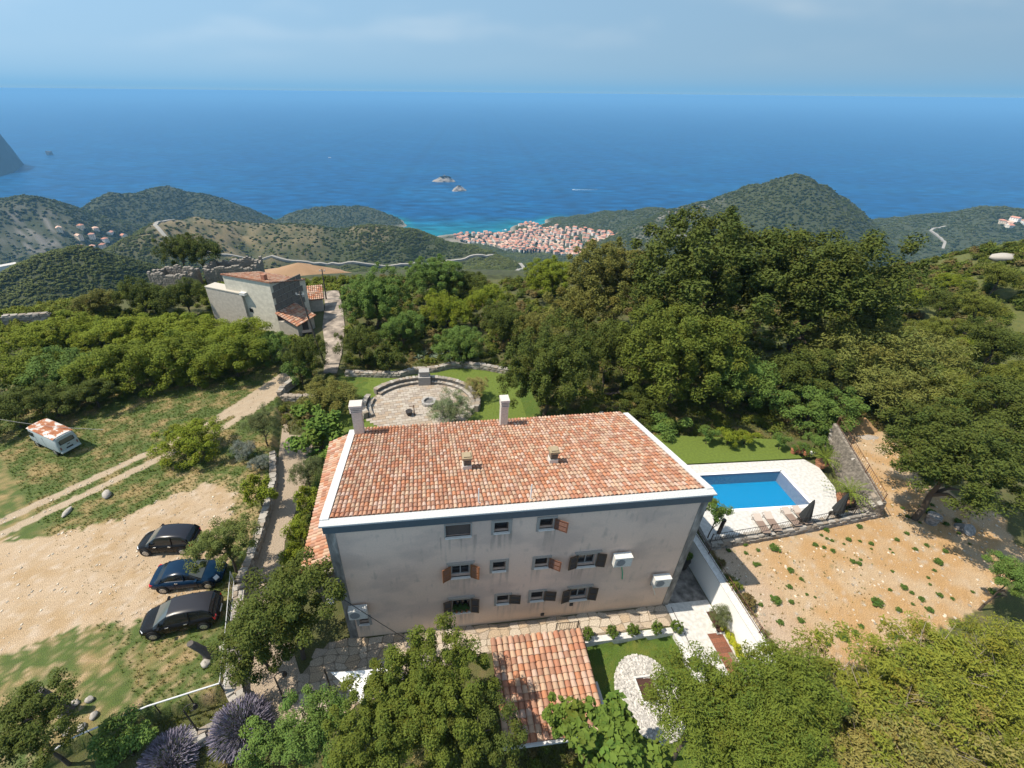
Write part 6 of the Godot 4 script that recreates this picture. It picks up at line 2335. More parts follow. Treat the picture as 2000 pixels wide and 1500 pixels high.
func islets_and_boats() -> void:
	for k in 2:
		var c: Vector3 = [Vector3(-183, SEA, -2960), Vector3(-88, SEA, -2660)][k]
		var o := thing("islet", ["larger rocky islet with dark trees on top, off the town", "smaller bare rocky islet next to the larger one"][k], "islet", c, 0.3 * k)
		var mb := MB.new()
		var rings := []
		var sx: float = [70.0, 42.0][k]
		var sz: float = [26.0, 24.0][k]
		for j in 8:
			var ring := []
			for i in 28:
				var w := TAU * i / 28.0
				var t := j / 7.0
				var rr := (1.0 - pow(t, 1.6)) * (1.0 + 0.35 * n1.get_noise_2d(cos(w) * 1.6 + k * 9.0, sin(w) * 1.6 + j * 0.3)) + 0.001
				ring.push_back(Vector3(cos(w) * sx * rr, -3.0 + t * [40.0, 34.0][k] * (0.8 + 0.4 * n2.get_noise_2d(w * 1.5, k * 3.0)), sin(w) * sz * rr))
			rings.push_back(ring)
		rings.reverse()
		mb.loft(rings, true, Color.WHITE, false)
		part("rock", mb.mesh(), mat("islet_rock", lin(0.52, 0.45, 0.38), 0.95, "speckle", Vector3(0.05, 0.05, 0.05)), o)
		for i in (9 if k == 0 else 3):
			part("shrub", leaf_meshes["T0"], leaf_mat("cypress_leaf", lin(0.025, 0.04, 0.018)), o, Vector3(-20.0 + i * 6.5 if k == 0 else -6.0 + i * 6.0, 28.0 - absf(i - 4) * 1.6, (i % 3 - 1) * 6.0), Basis.from_scale(Vector3(9, 8, 9) * (1.0 if k == 0 else 0.5)))
	boat("white speedboat crossing the bay right of the islets", Vector3(545, SEA, -2725), 0.1, 1.6, true)
	boat("white yacht moored in front of the town", Vector3(120, SEA, -1830), 0.5, 1.4, false)
	for k in 9:
		boat("small white boat moored in the town's harbour", Vector3(95 + k * 9.0 + sin(k * 2.0) * 6.0, SEA, -1800 + cos(k * 3.1) * 26.0), k * 0.8, 0.6, false)
	boat("dark lone boat far out on the bay", Vector3(-1160, SEA, -4060), 0.4, 2.2, false)
	var rk := part("sea_rock", stone_meshes[2], mat("dark_rock", lin(0.08, 0.075, 0.07), 0.95), self, Vector3(-3380, SEA, -4050), Basis.from_scale(Vector3(34, 60, 30)))
	tag(rk, "dark sea stack standing in the water beside the far left headland", "sea stack")

func boat(label: String, at: Vector3, turn: float, s: float, wake: bool) -> void:
	var o := thing("boat", label, "boat", at, turn, "boats moored in the harbour" if label.begins_with("small") else "")
	var h := MB.new()
	var rings := []
	for e in [[-5.0, 1.3], [-2.0, 1.6], [1.5, 1.5], [4.0, 0.8], [5.2, 0.05]]:
		rings.push_back([Vector3(e[0], -0.3, -e[1] * 0.6), Vector3(e[0], 1.1, -e[1]), Vector3(e[0], 1.1, e[1]), Vector3(e[0], -0.3, e[1] * 0.6)])
	rings.reverse()
	h.loft(rings, true)
	part("hull", h.mesh(), mat("boat_white", lin(0.8, 0.8, 0.8), 0.4), o, Vector3.ZERO, Basis.from_scale(Vector3.ONE * s))
	var c := MB.new()
	c.box(Vector3(-0.5, 1.8, 0), Vector3(3.0, 1.4, 2.0))
	part("cabin", c.mesh(), mat("boat_white", Color.WHITE), o, Vector3.ZERO, Basis.from_scale(Vector3.ONE * s))
	if wake:
		var w := MB.new()
		for k in 12:
			var x0 := 4.0 + k * 11.0
			var x1 := 4.0 + (k + 1) * 11.0
			var w0 := 3.2 * (1.0 - k / 14.0)
			var w1 := 3.2 * (1.0 - (k + 1) / 14.0)
			w.quad(Vector3(x0, 0.25, w0), Vector3(x1, 0.25, w1), Vector3(x1, 0.25, -w1), Vector3(x0, 0.25, -w0))
		part("wake", w.mesh(), mat("foam", lin(0.62, 0.72, 0.78), 0.8), o)

func grey_house_and_ruins() -> void:
	var o := thing("grey_house", "grey concrete rendered house with an orange tile roof beside the lane", "house", Vector3(-25.3, 0, -54.6), -0.38)
	# local x runs left along the front (towards -x), so the box lies at negative x
	var conc := mat("grey_render", lin(0.74, 0.69, 0.58), 0.95, "faint", Vector3(0.16, 0.16, 0.16))
	var conc2 := mat("grey_render_dark", lin(0.52, 0.48, 0.42), 0.95, "faint", Vector3(0.2, 0.2, 0.2))
	var b := MB.new()
	b.quad(Vector3(-7.7, -1.6, 0), Vector3(0, -1.6, 0), Vector3(0, 6.9, 0), Vector3(-7.7, 6.9, 0))
	b.quad(Vector3(0, -1.6, 0), Vector3(0, -1.6, -6.2), Vector3(0, 5.3, -6.2), Vector3(0, 6.9, 0))
	b.quad(Vector3(-7.7, -1.6, -6.2), Vector3(-7.7, -1.6, 0), Vector3(-7.7, 6.9, 0), Vector3(-7.7, 5.3, -6.2))
	b.quad(Vector3(0, -1.6, -6.2), Vector3(-7.7, -1.6, -6.2), Vector3(-7.7, 5.3, -6.2), Vector3(0, 5.3, -6.2))
	part("wall", b.mesh(), conc, o)
	var sb := MB.new()
	for j in 8:
		for i in 5:
			sb.box(Vector3(0.02, 0.4 + j * 0.8, -0.5 - i * 1.02 - (0.4 if j % 2 == 1 else 0.0)), Vector3(0.08, 0.74, 0.96))
	part("stone_side", sb.mesh(), mat("grey_stone_face", lin(0.25, 0.23, 0.21), 0.95, "grain", Vector3(1, 1, 1)), o)
	var w := MB.new()
	w.box(Vector3(-8.0, 1.3, -0.5), Vector3(6.4, 7.0, 1.6), Basis(Vector3.UP, -0.02))
	part("annex", w.mesh(), conc2, o)
	var wt := MB.new()
	wt.box(Vector3(-8.0, 4.86, -0.5), Vector3(6.5, 0.14, 1.7), Basis(Vector3.UP, -0.02))
	part("annex_roof", wt.mesh(), mat("pale_cap", lin(0.42, 0.39, 0.34), 0.9), o)
	var fr := Transform3D(Basis(Vector3(-1, 0, 0), Vector3(0, 0.968, -0.25), Vector3(0, -0.25, -0.968)), Vector3(0.15, 6.98, 0.15))
	tile_roof(o, fr, 8.0, 6.5, 30, 15, 0, 41)
	var ln := MB.new()
	ln.box(Vector3(1.5, 0.8, -1.6), Vector3(3.0, 2.0, 3.2))
	part("lean_to_wall", ln.mesh(), conc2, o)
	var fr2 := Transform3D(Basis(Vector3(0, 0, 1), Vector3(0.36, 0.93, 0), Vector3(-0.93, 0.36, 0)), Vector3(3.3, 1.75, -3.5))
	tile_roof(o, fr2, 3.8, 3.4, 14, 9, 0, 42)
	var ac := MB.new()
	ac.box(Vector3(-4.6, 4.9, 0.25), Vector3(0.9, 0.35, 0.5))
	part("ac_box", ac.mesh(), mat("ac_white", Color.WHITE), o)
	var wn := MB.new()
	wn.box(Vector3(-4.2, 2.6, 0.02), Vector3(0.5, 0.5, 0.08))
	part("window", wn.mesh(), mat("dark_pane", Color.WHITE), o)
	var ch := MB.new()
	ch.box(Vector3(-1.6, 7.0, -0.9), Vector3(0.55, 1.0, 0.55))
	part("chimney", ch.mesh(), mat("chimney_brick", lin(0.30, 0.14, 0.09), 0.9), o)
	var dr := MB.new()
	dr.box(Vector3(3.02, 1.0, -1.4), Vector3(0.06, 1.9, 1.0))
	part("door", dr.mesh(), mat("dark_wood", Color.WHITE), o)
	var bin := thing("dark_bin", "dark bin standing against the lean-to of the grey house", "bin", Vector3(-21.2, 0, -53.0), 0.3)
	var bb := MB.new()
	bb.box(Vector3(0, 0.55, 0), Vector3(1.1, 1.1, 0.8))
	part("body", bb.mesh(), mat("black_rubber", Color.WHITE), bin)
	var bl := MB.new()
	bl.box(Vector3(0, 1.13, 0), Vector3(1.16, 0.08, 0.86))
	part("lid", bl.mesh(), mat("black_rubber", Color.WHITE), bin)
	var s2 := thing("small_shelter", "small roofed shelter with orange tiles behind the grey house, by the lane", "shelter", Vector3(-23.6, -0.6, -63.0), 0.3)
	var s2b := MB.new()
	s2b.box(Vector3(0, 1.3, 0), Vector3(3.0, 2.6, 2.6))
	part("wall", s2b.mesh(), conc2, s2)
	tile_roof(s2, Transform3D(Basis(Vector3(-1, 0, 0), Vector3(0, 0.96, 0.27), Vector3(0, 0.27, -0.96)), Vector3(1.8, 2.5, 1.6)), 3.6, 3.4, 13, 8, 0, 43)
	# ruined houses on the edge
	ruin("roofless stone ruin with a broken right gable, under the black green trees", Vector3(-46.2, -2.0, -76.8), 8.0, 5.0, 3.6, 0.1, 5)
	ruin("broken stone ruin left of the black green trees", Vector3(-54.2, -2.0, -74.2), 6.2, 4.0, 3.4, -0.1, 6)
	stone_wall("low ruined stone wall on the plateau rim at the far left", [Vector2(-62.4, -56.0), Vector2(-60.0, -56.8), Vector2(-57.9, -57.6)], [0.4, 0.2, 0.1], 1.2, 0.7, 60, 0.45)
	rock("pale rock slab on the plateau rim between the low ruined wall and the ivy trees", Vector3(-55.6, 0.4, -62.5), Vector3(2.2, 0.7, 1.0), 2)
	heap("earth_mound", "big bare orange earth mound behind the grey house", Vector3(-40, -11.0, -103), Vector3(16.0, 5.0, 7.0), lin(0.46, 0.29, 0.17), "earth mound")

func ruin(label: String, at: Vector3, w: float, d: float, h: float, turn: float, seed_: int) -> void:
	var o := thing("stone_ruin", label, "ruin", at, turn)
	var all_tones := stone_mats()
	var sm := [all_tones[1], mats["wall_core"], mats["wall_core"], all_tones[1]]
	var r := RandomNumberGenerator.new()
	r.seed = seed_
	var walls := [[Vector3(0, 0, 0), Vector3(w, 0, 0)], [Vector3(w, 0, 0), Vector3(w, 0, -d)], [Vector3(0, 0, -d), Vector3(w, 0, -d)], [Vector3(0, 0, 0), Vector3(0, 0, -d)]]
	for k in 4:
		var a: Vector3 = walls[k][0]
		var b: Vector3 = walls[k][1]
		var dd := (b - a).normalized()
		var l: float = a.distance_to(b)
		var n := int(l / 0.42)
		var core := MB.new()
		for i in n:
			var t := (i + 0.5) / n
			var top := h * clampf(0.85 + 0.3 * n1.get_noise_2d(t * 3.0 + seed_, k * 5.0), 0.3, 1.0)
			var p := a.lerp(b, t)
			core.box(p + Vector3(0, top * 0.5 - 1.0, 0), Vector3(l / n + 0.01, top + 2.0, 0.42), Basis(Vector3.UP, -atan2(dd.z, dd.x)))
			if k == 0 or k == 1 or k == 2:
				var rows := int(top / 0.36)
				for j in rows:
					if k != 0 and j < rows - 3:
						continue
					_stone(o, sm, r, p + Vector3(0, 0.18 + j * 0.36, 0) + Vector3(-dd.z, 0, dd.x) * 0.2, Vector3(l / n, 0.35, 0.16), -atan2(dd.z, dd.x))
			_stone(o, sm, r, p + Vector3(0, top, 0), Vector3(l / n * 1.1, 0.25, 0.5), -atan2(dd.z, dd.x))
		part("wall_core", core.mesh(), mat("wall_core", Color.WHITE), o)

# ---------------------------------------------------------------- plants
func make_crown(seed_: int, clumps: int, leaves: int, size: float, slim: float, lo: float, spread: float, n_lobes := 0) -> ArrayMesh:
	var r := RandomNumberGenerator.new()
	r.seed = seed_
	var v := PackedVector3Array()
	var c := PackedColorArray()
	var ix := PackedInt32Array()
	v.resize(leaves * 4)
	c.resize(leaves * 4)
	ix.resize(leaves * 6)
	var cc := []
	var lobes := []
	for k in n_lobes:
		var w := TAU * k / n_lobes + r.randf_range(-0.5, 0.5)
		var up := r.randf_range(-0.30, 0.50) if k > 0 else 0.35
		lobes.push_back([Vector3(cos(w) * 0.48, up, sin(w) * 0.48) * (1.0 if k > 0 else 0.4), r.randf_range(0.40, 0.58)])
	for k in clumps:
		var y := lerpf(-0.75, 1.0, pow((k + 0.5) / clumps, 0.85))
		var a := k * 2.39996 + r.randf_range(-0.4, 0.4)
		var h := sqrt(maxf(0.0, 1.0 - y * y))
		var rad := r.randf_range(lo, 0.80)
		if k % 4 == 0:
			rad *= 0.55
		var ctr := Vector3(cos(a) * h, y, sin(a) * h) * rad * r.randf_range(0.85, 1.1)
		if lobes.size() > 0:
			var lo_: Array = lobes[k % lobes.size()]
			ctr = lo_[0] + Vector3(cos(a) * h, y, sin(a) * h) * float(lo_[1]) * r.randf_range(0.75, 1.05)
		cc.push_back([ctr, r.randf_range(0.6, 1.3) * spread, r.randf_range(0.78, 1.25), r.randf_range(-0.12, 0.18)])
	for k in leaves:
		var q: Array = cc[r.randi_range(0, clumps - 1)]
		var d := Vector3(r.randfn(), r.randfn() + 0.25, r.randfn()).normalized()
		var p: Vector3 = q[0] + d * float(q[1]) * pow(r.randf(), 0.45)
		var nn := (d * 0.5 + Vector3(0, 0.65, 0) + Vector3(r.randfn(), r.randfn(), r.randfn()) * 0.42).normalized()
		var t := nn.cross(Vector3(r.randfn(), r.randfn(), r.randfn())).normalized()
		var s := nn.cross(t)
		var l := size * r.randf_range(0.65, 1.35)
		t *= l
		s *= l * slim
		var b := k * 4
		v[b] = p - t * 0.5
		v[b + 1] = p + s * 0.5 - t * 0.05
		v[b + 2] = p + t * 0.55 - nn * l * 0.12
		v[b + 3] = p - s * 0.5 - t * 0.05
		var g := float(q[2]) * r.randf_range(0.78, 1.25)
		var hue: float = q[3] + r.randf_range(-0.1, 0.1)
		var col := Color(g * (1.0 + hue), g, g * (1.0 - hue * 0.6))
		c[b] = col
		c[b + 1] = col
		c[b + 2] = col
		c[b + 3] = col
		var e := k * 6
		ix[e] = b
		ix[e + 1] = b + 1
		ix[e + 2] = b + 2
		ix[e + 3] = b
		ix[e + 4] = b + 2
		ix[e + 5] = b + 3
	var arr := []
	arr.resize(Mesh.ARRAY_MAX)
	arr[Mesh.ARRAY_VERTEX] = v
	arr[Mesh.ARRAY_COLOR] = c
	arr[Mesh.ARRAY_INDEX] = ix
	var m := ArrayMesh.new()
	m.add_surface_from_arrays(Mesh.PRIMITIVE_TRIANGLES, arr)
	return m

func make_leaf_meshes() -> void:
	for k in 3:
		leaf_meshes["S%d" % k] = make_crown(100 + k, 26, 4600, 0.10, 0.5, 0.45, 0.27, 4)
		leaf_meshes["M%d" % k] = make_crown(200 + k, 80, 20000, 0.050, 0.5, 0.5, 0.185, 6)
		leaf_meshes["L%d" % k] = make_crown(300 + k, 230, 48000, 0.038, 0.5, 0.55, 0.12, 11)
		leaf_meshes["F%d" % k] = make_crown(400 + k, 90, 14000, 0.060, 0.32, 0.35, 0.20, 6)
		leaf_meshes["G%d" % k] = make_crown(500 + k, 40, 3000, 0.135, 0.72, 0.5, 0.24, 5)
	leaf_meshes["B0"] = make_crown(600, 40, 2600, 0.13, 0.6, 0.72, 0.22)
	leaf_meshes["T0"] = make_crown(700, 9, 150, 0.55, 0.75, 0.45, 0.42)
	leaf_meshes["U0"] = make_crown(800, 10, 420, 0.30, 0.5, 0.45, 0.42)
	# a trunk with limbs, one unit high
	for k in 3:
		var r := RandomNumberGenerator.new()
		r.seed = 900 + k
		var mb := MB.new()
		var p := Vector3(0, -0.08, 0)
		for i in 5:
			var q := Vector3(r.randf_range(-0.05, 0.05), 0.18 * (i + 1), r.randf_range(-0.05, 0.05))
			mb.tube(p, q, 0.06 * (1.0 - i * 0.15), 0.06 * (1.0 - (i + 1) * 0.15), 7, Color.WHITE, false)
			if i >= 1:
				for e in 2:
					var w := r.randf() * TAU
					var tip := q + Vector3(cos(w) * 0.36, r.randf_range(0.06, 0.18), sin(w) * 0.36)
					var mid := q.lerp(tip, 0.5) + Vector3(0, 0.06, 0)
					mb.tube(q, mid, 0.034, 0.024, 5, Color.WHITE, false)
					mb.tube(mid, tip, 0.024, 0.008, 5, Color.WHITE, false)
			p = q
		leaf_meshes["trunk%d" % k] = mb.mesh()
	var tw := MB.new()
	var r2 := RandomNumberGenerator.new()
	r2.seed = 940
	for k in 70:
		var w := r2.randf() * TAU
		var p0 := Vector3(r2.randf_range(-0.3, 0.3), r2.randf_range(0.2, 0.6), r2.randf_range(-0.3, 0.3))
		var p1 := p0 + Vector3(cos(w) * 0.25, 0.18, sin(w) * 0.25)
		var p2 := p1 + Vector3(cos(w + 0.4) * 0.28, r2.randf_range(0.05, 0.22), sin(w + 0.4) * 0.28)
		tw.tube(p0, p1, 0.008, 0.006, 4, Color.WHITE, false)
		tw.tube(p1, p2, 0.006, 0.002, 4, Color.WHITE, false)
	leaf_meshes["twigs"] = tw.mesh()
	# lavender: stalks fanned from the base, violet at the tips
	var lv := MB.new()
	var rr := RandomNumberGenerator.new()
	rr.seed = 950
	for k in 6500:
		var w := rr.randf() * TAU
		var e := acos(rr.randf_range(0.30, 1.0))
		var d := Vector3(cos(w) * sin(e), cos(e), sin(w) * sin(e))
		var l := rr.randf_range(0.72, 1.05)
		var from := Vector3(cos(k % 7 * 0.9), 0, sin(k % 7 * 0.9)) * (0.28 if k % 7 > 0 else 0.0)
		l *= 0.78 if k % 7 > 0 else 1.0
		var s := d.cross(Vector3(rr.randfn(), rr.randfn(), rr.randfn())).normalized() * 0.006
		var g := rr.randf_range(0.7, 1.3)
		var a := from + d * l * 0.2
		var b := from + d * l * 0.80 + Vector3(0, -0.04, 0)
		var c := from + d * l + Vector3(0, -0.08, 0)
		lv.quad(a - s, a + s, b + s, b - s, Color(0.115, 0.165, 0.055) * g)
		lv.quad(b - s * 1.9, b + s * 1.9, c + s * 1.3, c - s * 1.3, Color(0.22, 0.20, 0.265) * g)
	leaf_meshes["V0"] = lv.mesh()

# kind: leaf colour, mesh family
var kinds := {
	"dark": [Color(0.072, 0.092, 0.019), ""], "mid": [Color(0.104, 0.130, 0.019), ""], "green": [Color(0.094, 0.118, 0.019), ""], "thicket": [Color(0.118, 0.150, 0.018), ""], "lime": [Color(0.145, 0.180, 0.018), ""],
	"olive": [Color(0.130, 0.130, 0.032), ""], "olive2": [Color(0.118, 0.136, 0.024), ""], "feather": [Color(0.145, 0.158, 0.040), "F"], "fig": [Color(0.095, 0.155, 0.028), "G"],
	"figb": [Color(0.10, 0.150, 0.026), "G"], "grey": [Color(0.11, 0.13, 0.052), "F"], "greyl": [Color(0.15, 0.17, 0.145), "F"],
	"olivetree": [Color(0.14, 0.175, 0.085), "F"], "dry": [Color(0.25, 0.22, 0.08), "F"], "mim": [Color(0.110, 0.142, 0.022), "F"],
	"scrub": [Color(0.165, 0.180, 0.026), "F"], "dryscrub": [Color(0.21, 0.185, 0.055), "F"], "car": [Color(0.11, 0.135, 0.036), ""], "lav": [Color.WHITE, "V"]}

func plants() -> void:
	var rows := [
	["dark", "L", 25.7, -47.4, 0, 9.6, 9.6, 8.6, "tallest dark green broadleaf tree rising behind the house roof, crown against the pointed hill"],
	["dark", "L", 34.8, -45.3, 1, 8.8, 8.2, 7.2, "huge dark green tree at the right end of the tall grove"],
	["dark", "M", 41.3, -44.8, 1.5, 5.2, 3.4, 2.9, "dark green tree tucked against the right flank of the tall grove"],
	["olive", "L", 16.4, -54.2, 0, 8.0, 5.6, 5.0, "olive brown tinted tree left of the tallest dark tree"],
	["olive", "M", 12.5, -50.9, 0, 5.0, 4.6, 4.1, "olive green bushy tree in front of the brown tinted one, above the lawn"],
	["dark", "L", 6.9, -35.4, 0, 5.5, 4.5, 5.0, "dense dark tree at the right edge of the back lawn, beside the upright chimney"],
	["green", "L", 19.1, -37.2, 0, 6.5, 6.1, 5.5, "mid green spreading tree directly above the right half of the tiled roof"],
	["dark", "M", 13.9, -41.9, 0, 5.0, 3.7, 3.7, "dark tree standing over the garden bench behind the house"],
	["mid", "M", 24.4, -36.4, 0.3, 4.5, 3.6, 3.2, "green tree with a shaded hollow beneath it, above the pool lawn hedge"],
	["dark", "M", 29.9, -37.5, 1, 3.5, 3.9, 3.1, "leafy dark bush left of the brushwood pile"],
	["mid", "M", 30.5, -34.0, 1.5, 2.2, 3.4, 2.4, "green bush above the flower pots by the pool terrace"],
	["feather", "M", 36.7, -38.4, 1.5, 4.5, 4.6, 3.7, "feathery olive coloured shrub right of the tall grove, nearer the pool"],
	["feather", "M", 42.4, -38.6, 2, 3.6, 3.9, 2.8, "feathery olive coloured shrub below the short grey stone wall on the slope"],
	["feather", "M", 37.5, -34.9, 1.8, 3.0, 4.1, 2.9, "loose yellowish shrub behind the sand heap"],
	["olive2", "M", 41.7, -33.2, 2, 3.2, 3.1, 2.4, "green shrub above the broad tree of the dirt lot"],
	["dark", "L", 31.4, -22.7, 1.6, 5.5, 4.6, 3.5, "broad dark tree standing in the dirt lot with two tubs at its trunk"],
	["dark", "M", 40.3, -28.7, 2, 5.0, 3.3, 3.0, "dark bushy tree at the photo edge behind the broad lot tree"],
	["dark", "M", 50.7, -40.0, 3, 3.6, 3.1, 2.6, "dark bush on the right slope below the white rock"],
	["olive2", "M", 47.8, -35.0, 2.5, 3.2, 2.3, 1.9, "green bush at the photo edge under the dark slope bush"],
	["dark", "M", 56.1, -51.9, 3, 3.2, 2.5, 1.9, "dark green shrub high on the right slope under the crest"],
	["olive2", "M", 56, -47.9, 4, 3.2, 2.6, 2.0, "mid green shrub beside the white rock"],
	["lime", "M", 57.6, -57.0, 2, 2.4, 2.5, 1.7, "yellow green shrub on the slope right of the tall grove"],
	["lime", "M", 66.9, -62.7, 3, 2.0, 2.4, 1.6, "pale yellow green shrub on the slope crest"],
	["olive2", "M", 67.5, -57.6, 5, 2.4, 2.8, 2.1, "green shrub at the crest just below the white rock"],
	["olive2", "M", 52.3, -47.6, 2, 2.4, 2.7, 1.8, "green shrub next to the red earth cut on the slope"],
	["lime", "M", 51.8, -42.7, 2.5, 2.0, 2.4, 1.6, "yellow green shrub right of the short grey slope wall"],
	["mid", "M", 29.8, -15.9, 1.6, 3.0, 1.4, 1.3, "glossy green bush on the right rim of the dirt lot"],
	["car", "M", -15.2, -18.6, 0.7, 2.6, 2.0, 1.9, "tree with grey green leaves overhanging the blue car"],
	["lime", "M", -23.7, -30.0, 0.6, 1.4, 2.7, 2.0, "low wide vine covered bush in the field beside the dirt track"],
	["grey", "S", -17.9, -31.1, 0.4, 2.6, 1.5, 1.6, "thin young tree beside the end of the dirt track"],
	["greyl", "S", -19.1, -29.6, 0.6, 0.8, 1.1, 0.9, "grey lavender bush under the thin young tree"],
	["greyl", "S", -17.4, -28.2, 0.6, 0.7, 0.9, 0.7, "smaller grey lavender bush by the path wall"],
	["lime", "S", -15.6, -24.1, 0.7, 1.2, 1.4, 1.4, "yellow green bush overgrowing the path wall"],
	["fig", "M", -13.4, -31.6, 0, 1.8, 2.6, 2.1, "fig bush with large bright leaves at the back left house corner"],
	["grey", "S", -13.1, -27.0, 0, 1.4, 1.4, 1.5, "grey green olive shrub on the path side of the lean-to"],
	["lime", "S", -11.9, -23.7, 0, 1.4, 1.2, 1.3, "bright vine shrub against the lean-to roof edge, upper part"],
	["lime", "S", -11.7, -21.3, 0, 1.3, 1.1, 1.3, "bright vine shrub against the lean-to roof edge, middle part"],
	["lime", "S", -11.8, -19.6, 0, 1.1, 0.9, 1.0, "bright vine shrub at the lower end of the lean-to"],
	["olive", "M", -14, -37.4, 0, 1.5, 2.9, 1.8, "reddish tipped olive shrub left of the round stone terrace"],
	["mid", "S", -18.6, -42.4, 0, 1.6, 1.6, 1.5, "shrub growing over the curved wall end by the track"],
	["dark", "M", -13.1, -46.8, 0, 2.6, 2.6, 2.7, "round dark tree beside the concrete lane"],
	["mid", "L", -12.5, -55.4, 0, 4.2, 4.5, 4.0, "large light green tree right of the concrete lane"],
	["mid", "M", -8.7, -50.6, 0, 2.6, 2.7, 2.5, "bright green walnut like tree above the kitchen garden"],
	["dark", "M", -18, -43.8, 0, 3.0, 2.3, 2.6, "dark leafy tree beside the leaning utility pole"],
	["dark", "S", -9.4, -44.8, 0, 1.6, 1.9, 1.7, "dark shrub in front of the garden wall, left of the artichokes"],
	["mid", "L", -5.9, -67.1, -1, 4.2, 4.8, 3.5, "green tree on the terrace edge in front of the winding road"],
	["dark", "M", -1.7, -68.3, -1, 3.0, 3.6, 2.3, "dark tree beneath the bend of the winding road"],
	["lime", "M", -3.7, -55.2, 0, 3.0, 3.2, 2.9, "yellow green tree in the middle of the orchard"],
	["lime", "M", 1.4, -59.2, 0, 2.8, 2.8, 2.5, "slim bright tree on the orchard's right edge"],
	["mid", "M", -1.8, -48.1, 0, 2.2, 2.9, 2.4, "rounded orchard bush above the garden wall"],
	["dark", "M", 3.8, -51.9, 0, 2.8, 3.3, 3.1, "rounded dense tree left of the dark lawn tree"],
	["lime", "L", 12, -68.2, -1, 4.0, 4.7, 3.3, "bright green tree standing alone below the coastal town"],
	["olive", "M", 7.1, -50.8, 0, 3.0, 2.5, 2.2, "olive tinted bush between the round dense tree and the grove"],
	["dark", "M", -45.9, -59.8, 0, 2.8, 3.0, 2.8, "dark ivy covered tree second from the grey house"],
	["dark", "M", -39.8, -59.6, 0, 2.8, 3.0, 2.8, "dark ivy covered tree touching the grey house wall"],
	["dark", "M", -53.3, -82.6, -2, 4.6, 3.6, 3.6, "black green tree growing inside the ruin, left crown"],
	["dark", "M", -49, -81.8, -2, 4.4, 3.8, 3.4, "black green tree growing inside the ruin, right crown"],
	["olive", "M", -51.6, -58.9, 0, 2.0, 2.8, 2.2, "brownish shrub on the plateau rim left of the ivy trees"],
	["lime", "M", -52.3, -48.5, 0, 1.8, 4.0, 2.4, "yellow green bush in the thicket below the low ruined wall"],
	["lime", "M", -48.4, -50.6, 0, 1.8, 3.7, 2.4, "bright bush in the thicket right of the low ruined wall"],
	["lime", "M", -42.7, -50.0, 0, 1.8, 4.1, 2.4, "bright bush in the thicket under the second ivy tree"],
	["lime", "M", -37.6, -50.4, 0, 2.0, 4.1, 2.6, "bright bush in the thicket under the grey house's left end"],
	["lime", "M", -32, -49.2, 0, 2.0, 4.1, 2.6, "bright bush in the thicket in front of the grey house wall"],
	["lime", "M", -27.4, -48.4, 0.1, 2.0, 3.6, 2.8, "bright bush in the thicket at the grey house's front corner"],
	["thicket", "M", -46, -40.1, 0.3, 2.0, 4.1, 3.0, "green bush at the photo's left edge of the thicket, lower row"],
	["mid", "M", -41, -39.7, 0.3, 2.0, 3.7, 2.8, "green bush behind the camper van's far side in the thicket"],
	["thicket", "M", -37.3, -40.5, 0.3, 2.2, 4.1, 3.0, "green bush above the rusty roof of the camper van"],
	["thicket", "M", -33.5, -41.6, 0.3, 2.2, 4.2, 3.2, "green bush in the middle of the thicket's field side"],
	["thicket", "M", -30.2, -42.9, 0.2, 2.2, 4.0, 3.1, "leafy green bush of the thicket above the vine bush"],
	["thicket", "M", -25.9, -43.2, 0.1, 2.2, 3.7, 3.0, "leafy green bush of the thicket at the top of the field"],
	["dark", "M", -41.5, -33.5, 0.6, 2.0, 2.8, 2.2, "dark bush at the left photo edge behind the camper van"],
	["dark", "M", -39.3, -35.2, 0.5, 1.8, 2.4, 1.7, "dark shaded bush behind the camper van"],
	["dark", "M", -36.6, -36.7, 0.4, 1.8, 2.5, 1.7, "dark shaded bush above the camper van's rear"],
	["mid", "M", -23.5, -46.8, 0, 2.0, 2.6, 2.3, "green bush beside the lean-to of the grey house"],
	["olivetree", "S", -2.1, -35.2, 0, 1.6, 2.1, 1.9, "grey olive tree standing on the round stone terrace"],
	["dry", "S", 0.4, -39.9, 0, 1.3, 1.3, 1.3, "rounded yellowing shrub on the back lawn"],
	["mid", "S", 17, -32.3, 0.8, 1.4, 1.9, 1.5, "flowering shrub between the tiled roof and the pool lawn"],
	["mid", "S", 19.7, -30.3, 2.1, 0.9, 0.9, 0.8, "green hedge bush at the back of the pool lawn"],
	["lime", "S", 21.5, -30.3, 2.1, 0.8, 1.0, 0.7, "yellowish hedge bush at the back of the pool lawn"],
	["lime", "S", 22.9, -30.3, 2.1, 0.8, 0.9, 0.6, "small yellowish hedge bush next to the flower bed"],
	["mid", "S", 25.5, -29.7, 2.1, 0.8, 0.8, 0.7, "dark green rounded bush at the right end of the pool lawn"],
	["mid", "S", 28.5, -29.8, 2.1, 0.8, 0.9, 0.7, "leafy bush behind the two palm pots"],
	["dark", "M", 15.5, -35.1, 0.2, 2.5, 2.4, 1.9, "shrub mass behind the roof near the satellite dish"],
	["mid", "S", 15.7, -20.5, 2.1, 2.2, 0.9, 1.1, "bright yellow leaved plumeria at the house corner by the pool"],
	["dark", "M", -9.4, -13.6, 0, 4.5, 2.9, 2.9, "dark carob tree at the house corner beside the railing"],
	["dark", "M", -11.1, -13.0, 0, 3.0, 2.0, 1.8, "dark tree leaning over the steel railing below the cars"],
	["green", "L", -1.5, -9.8, 0, 4.3, 2.8, 2.5, "big feathery green tree in front of the shed, taller part"],
	["green", "L", -3.4, -8.5, 0, 4.5, 2.6, 2.3, "big feathery green tree left of the shed, lower part"],
	["dark", "M", 0.3, -8.4, 0, 4.2, 1.9, 1.9, "green tree shading the lower left corner of the shed roof"],
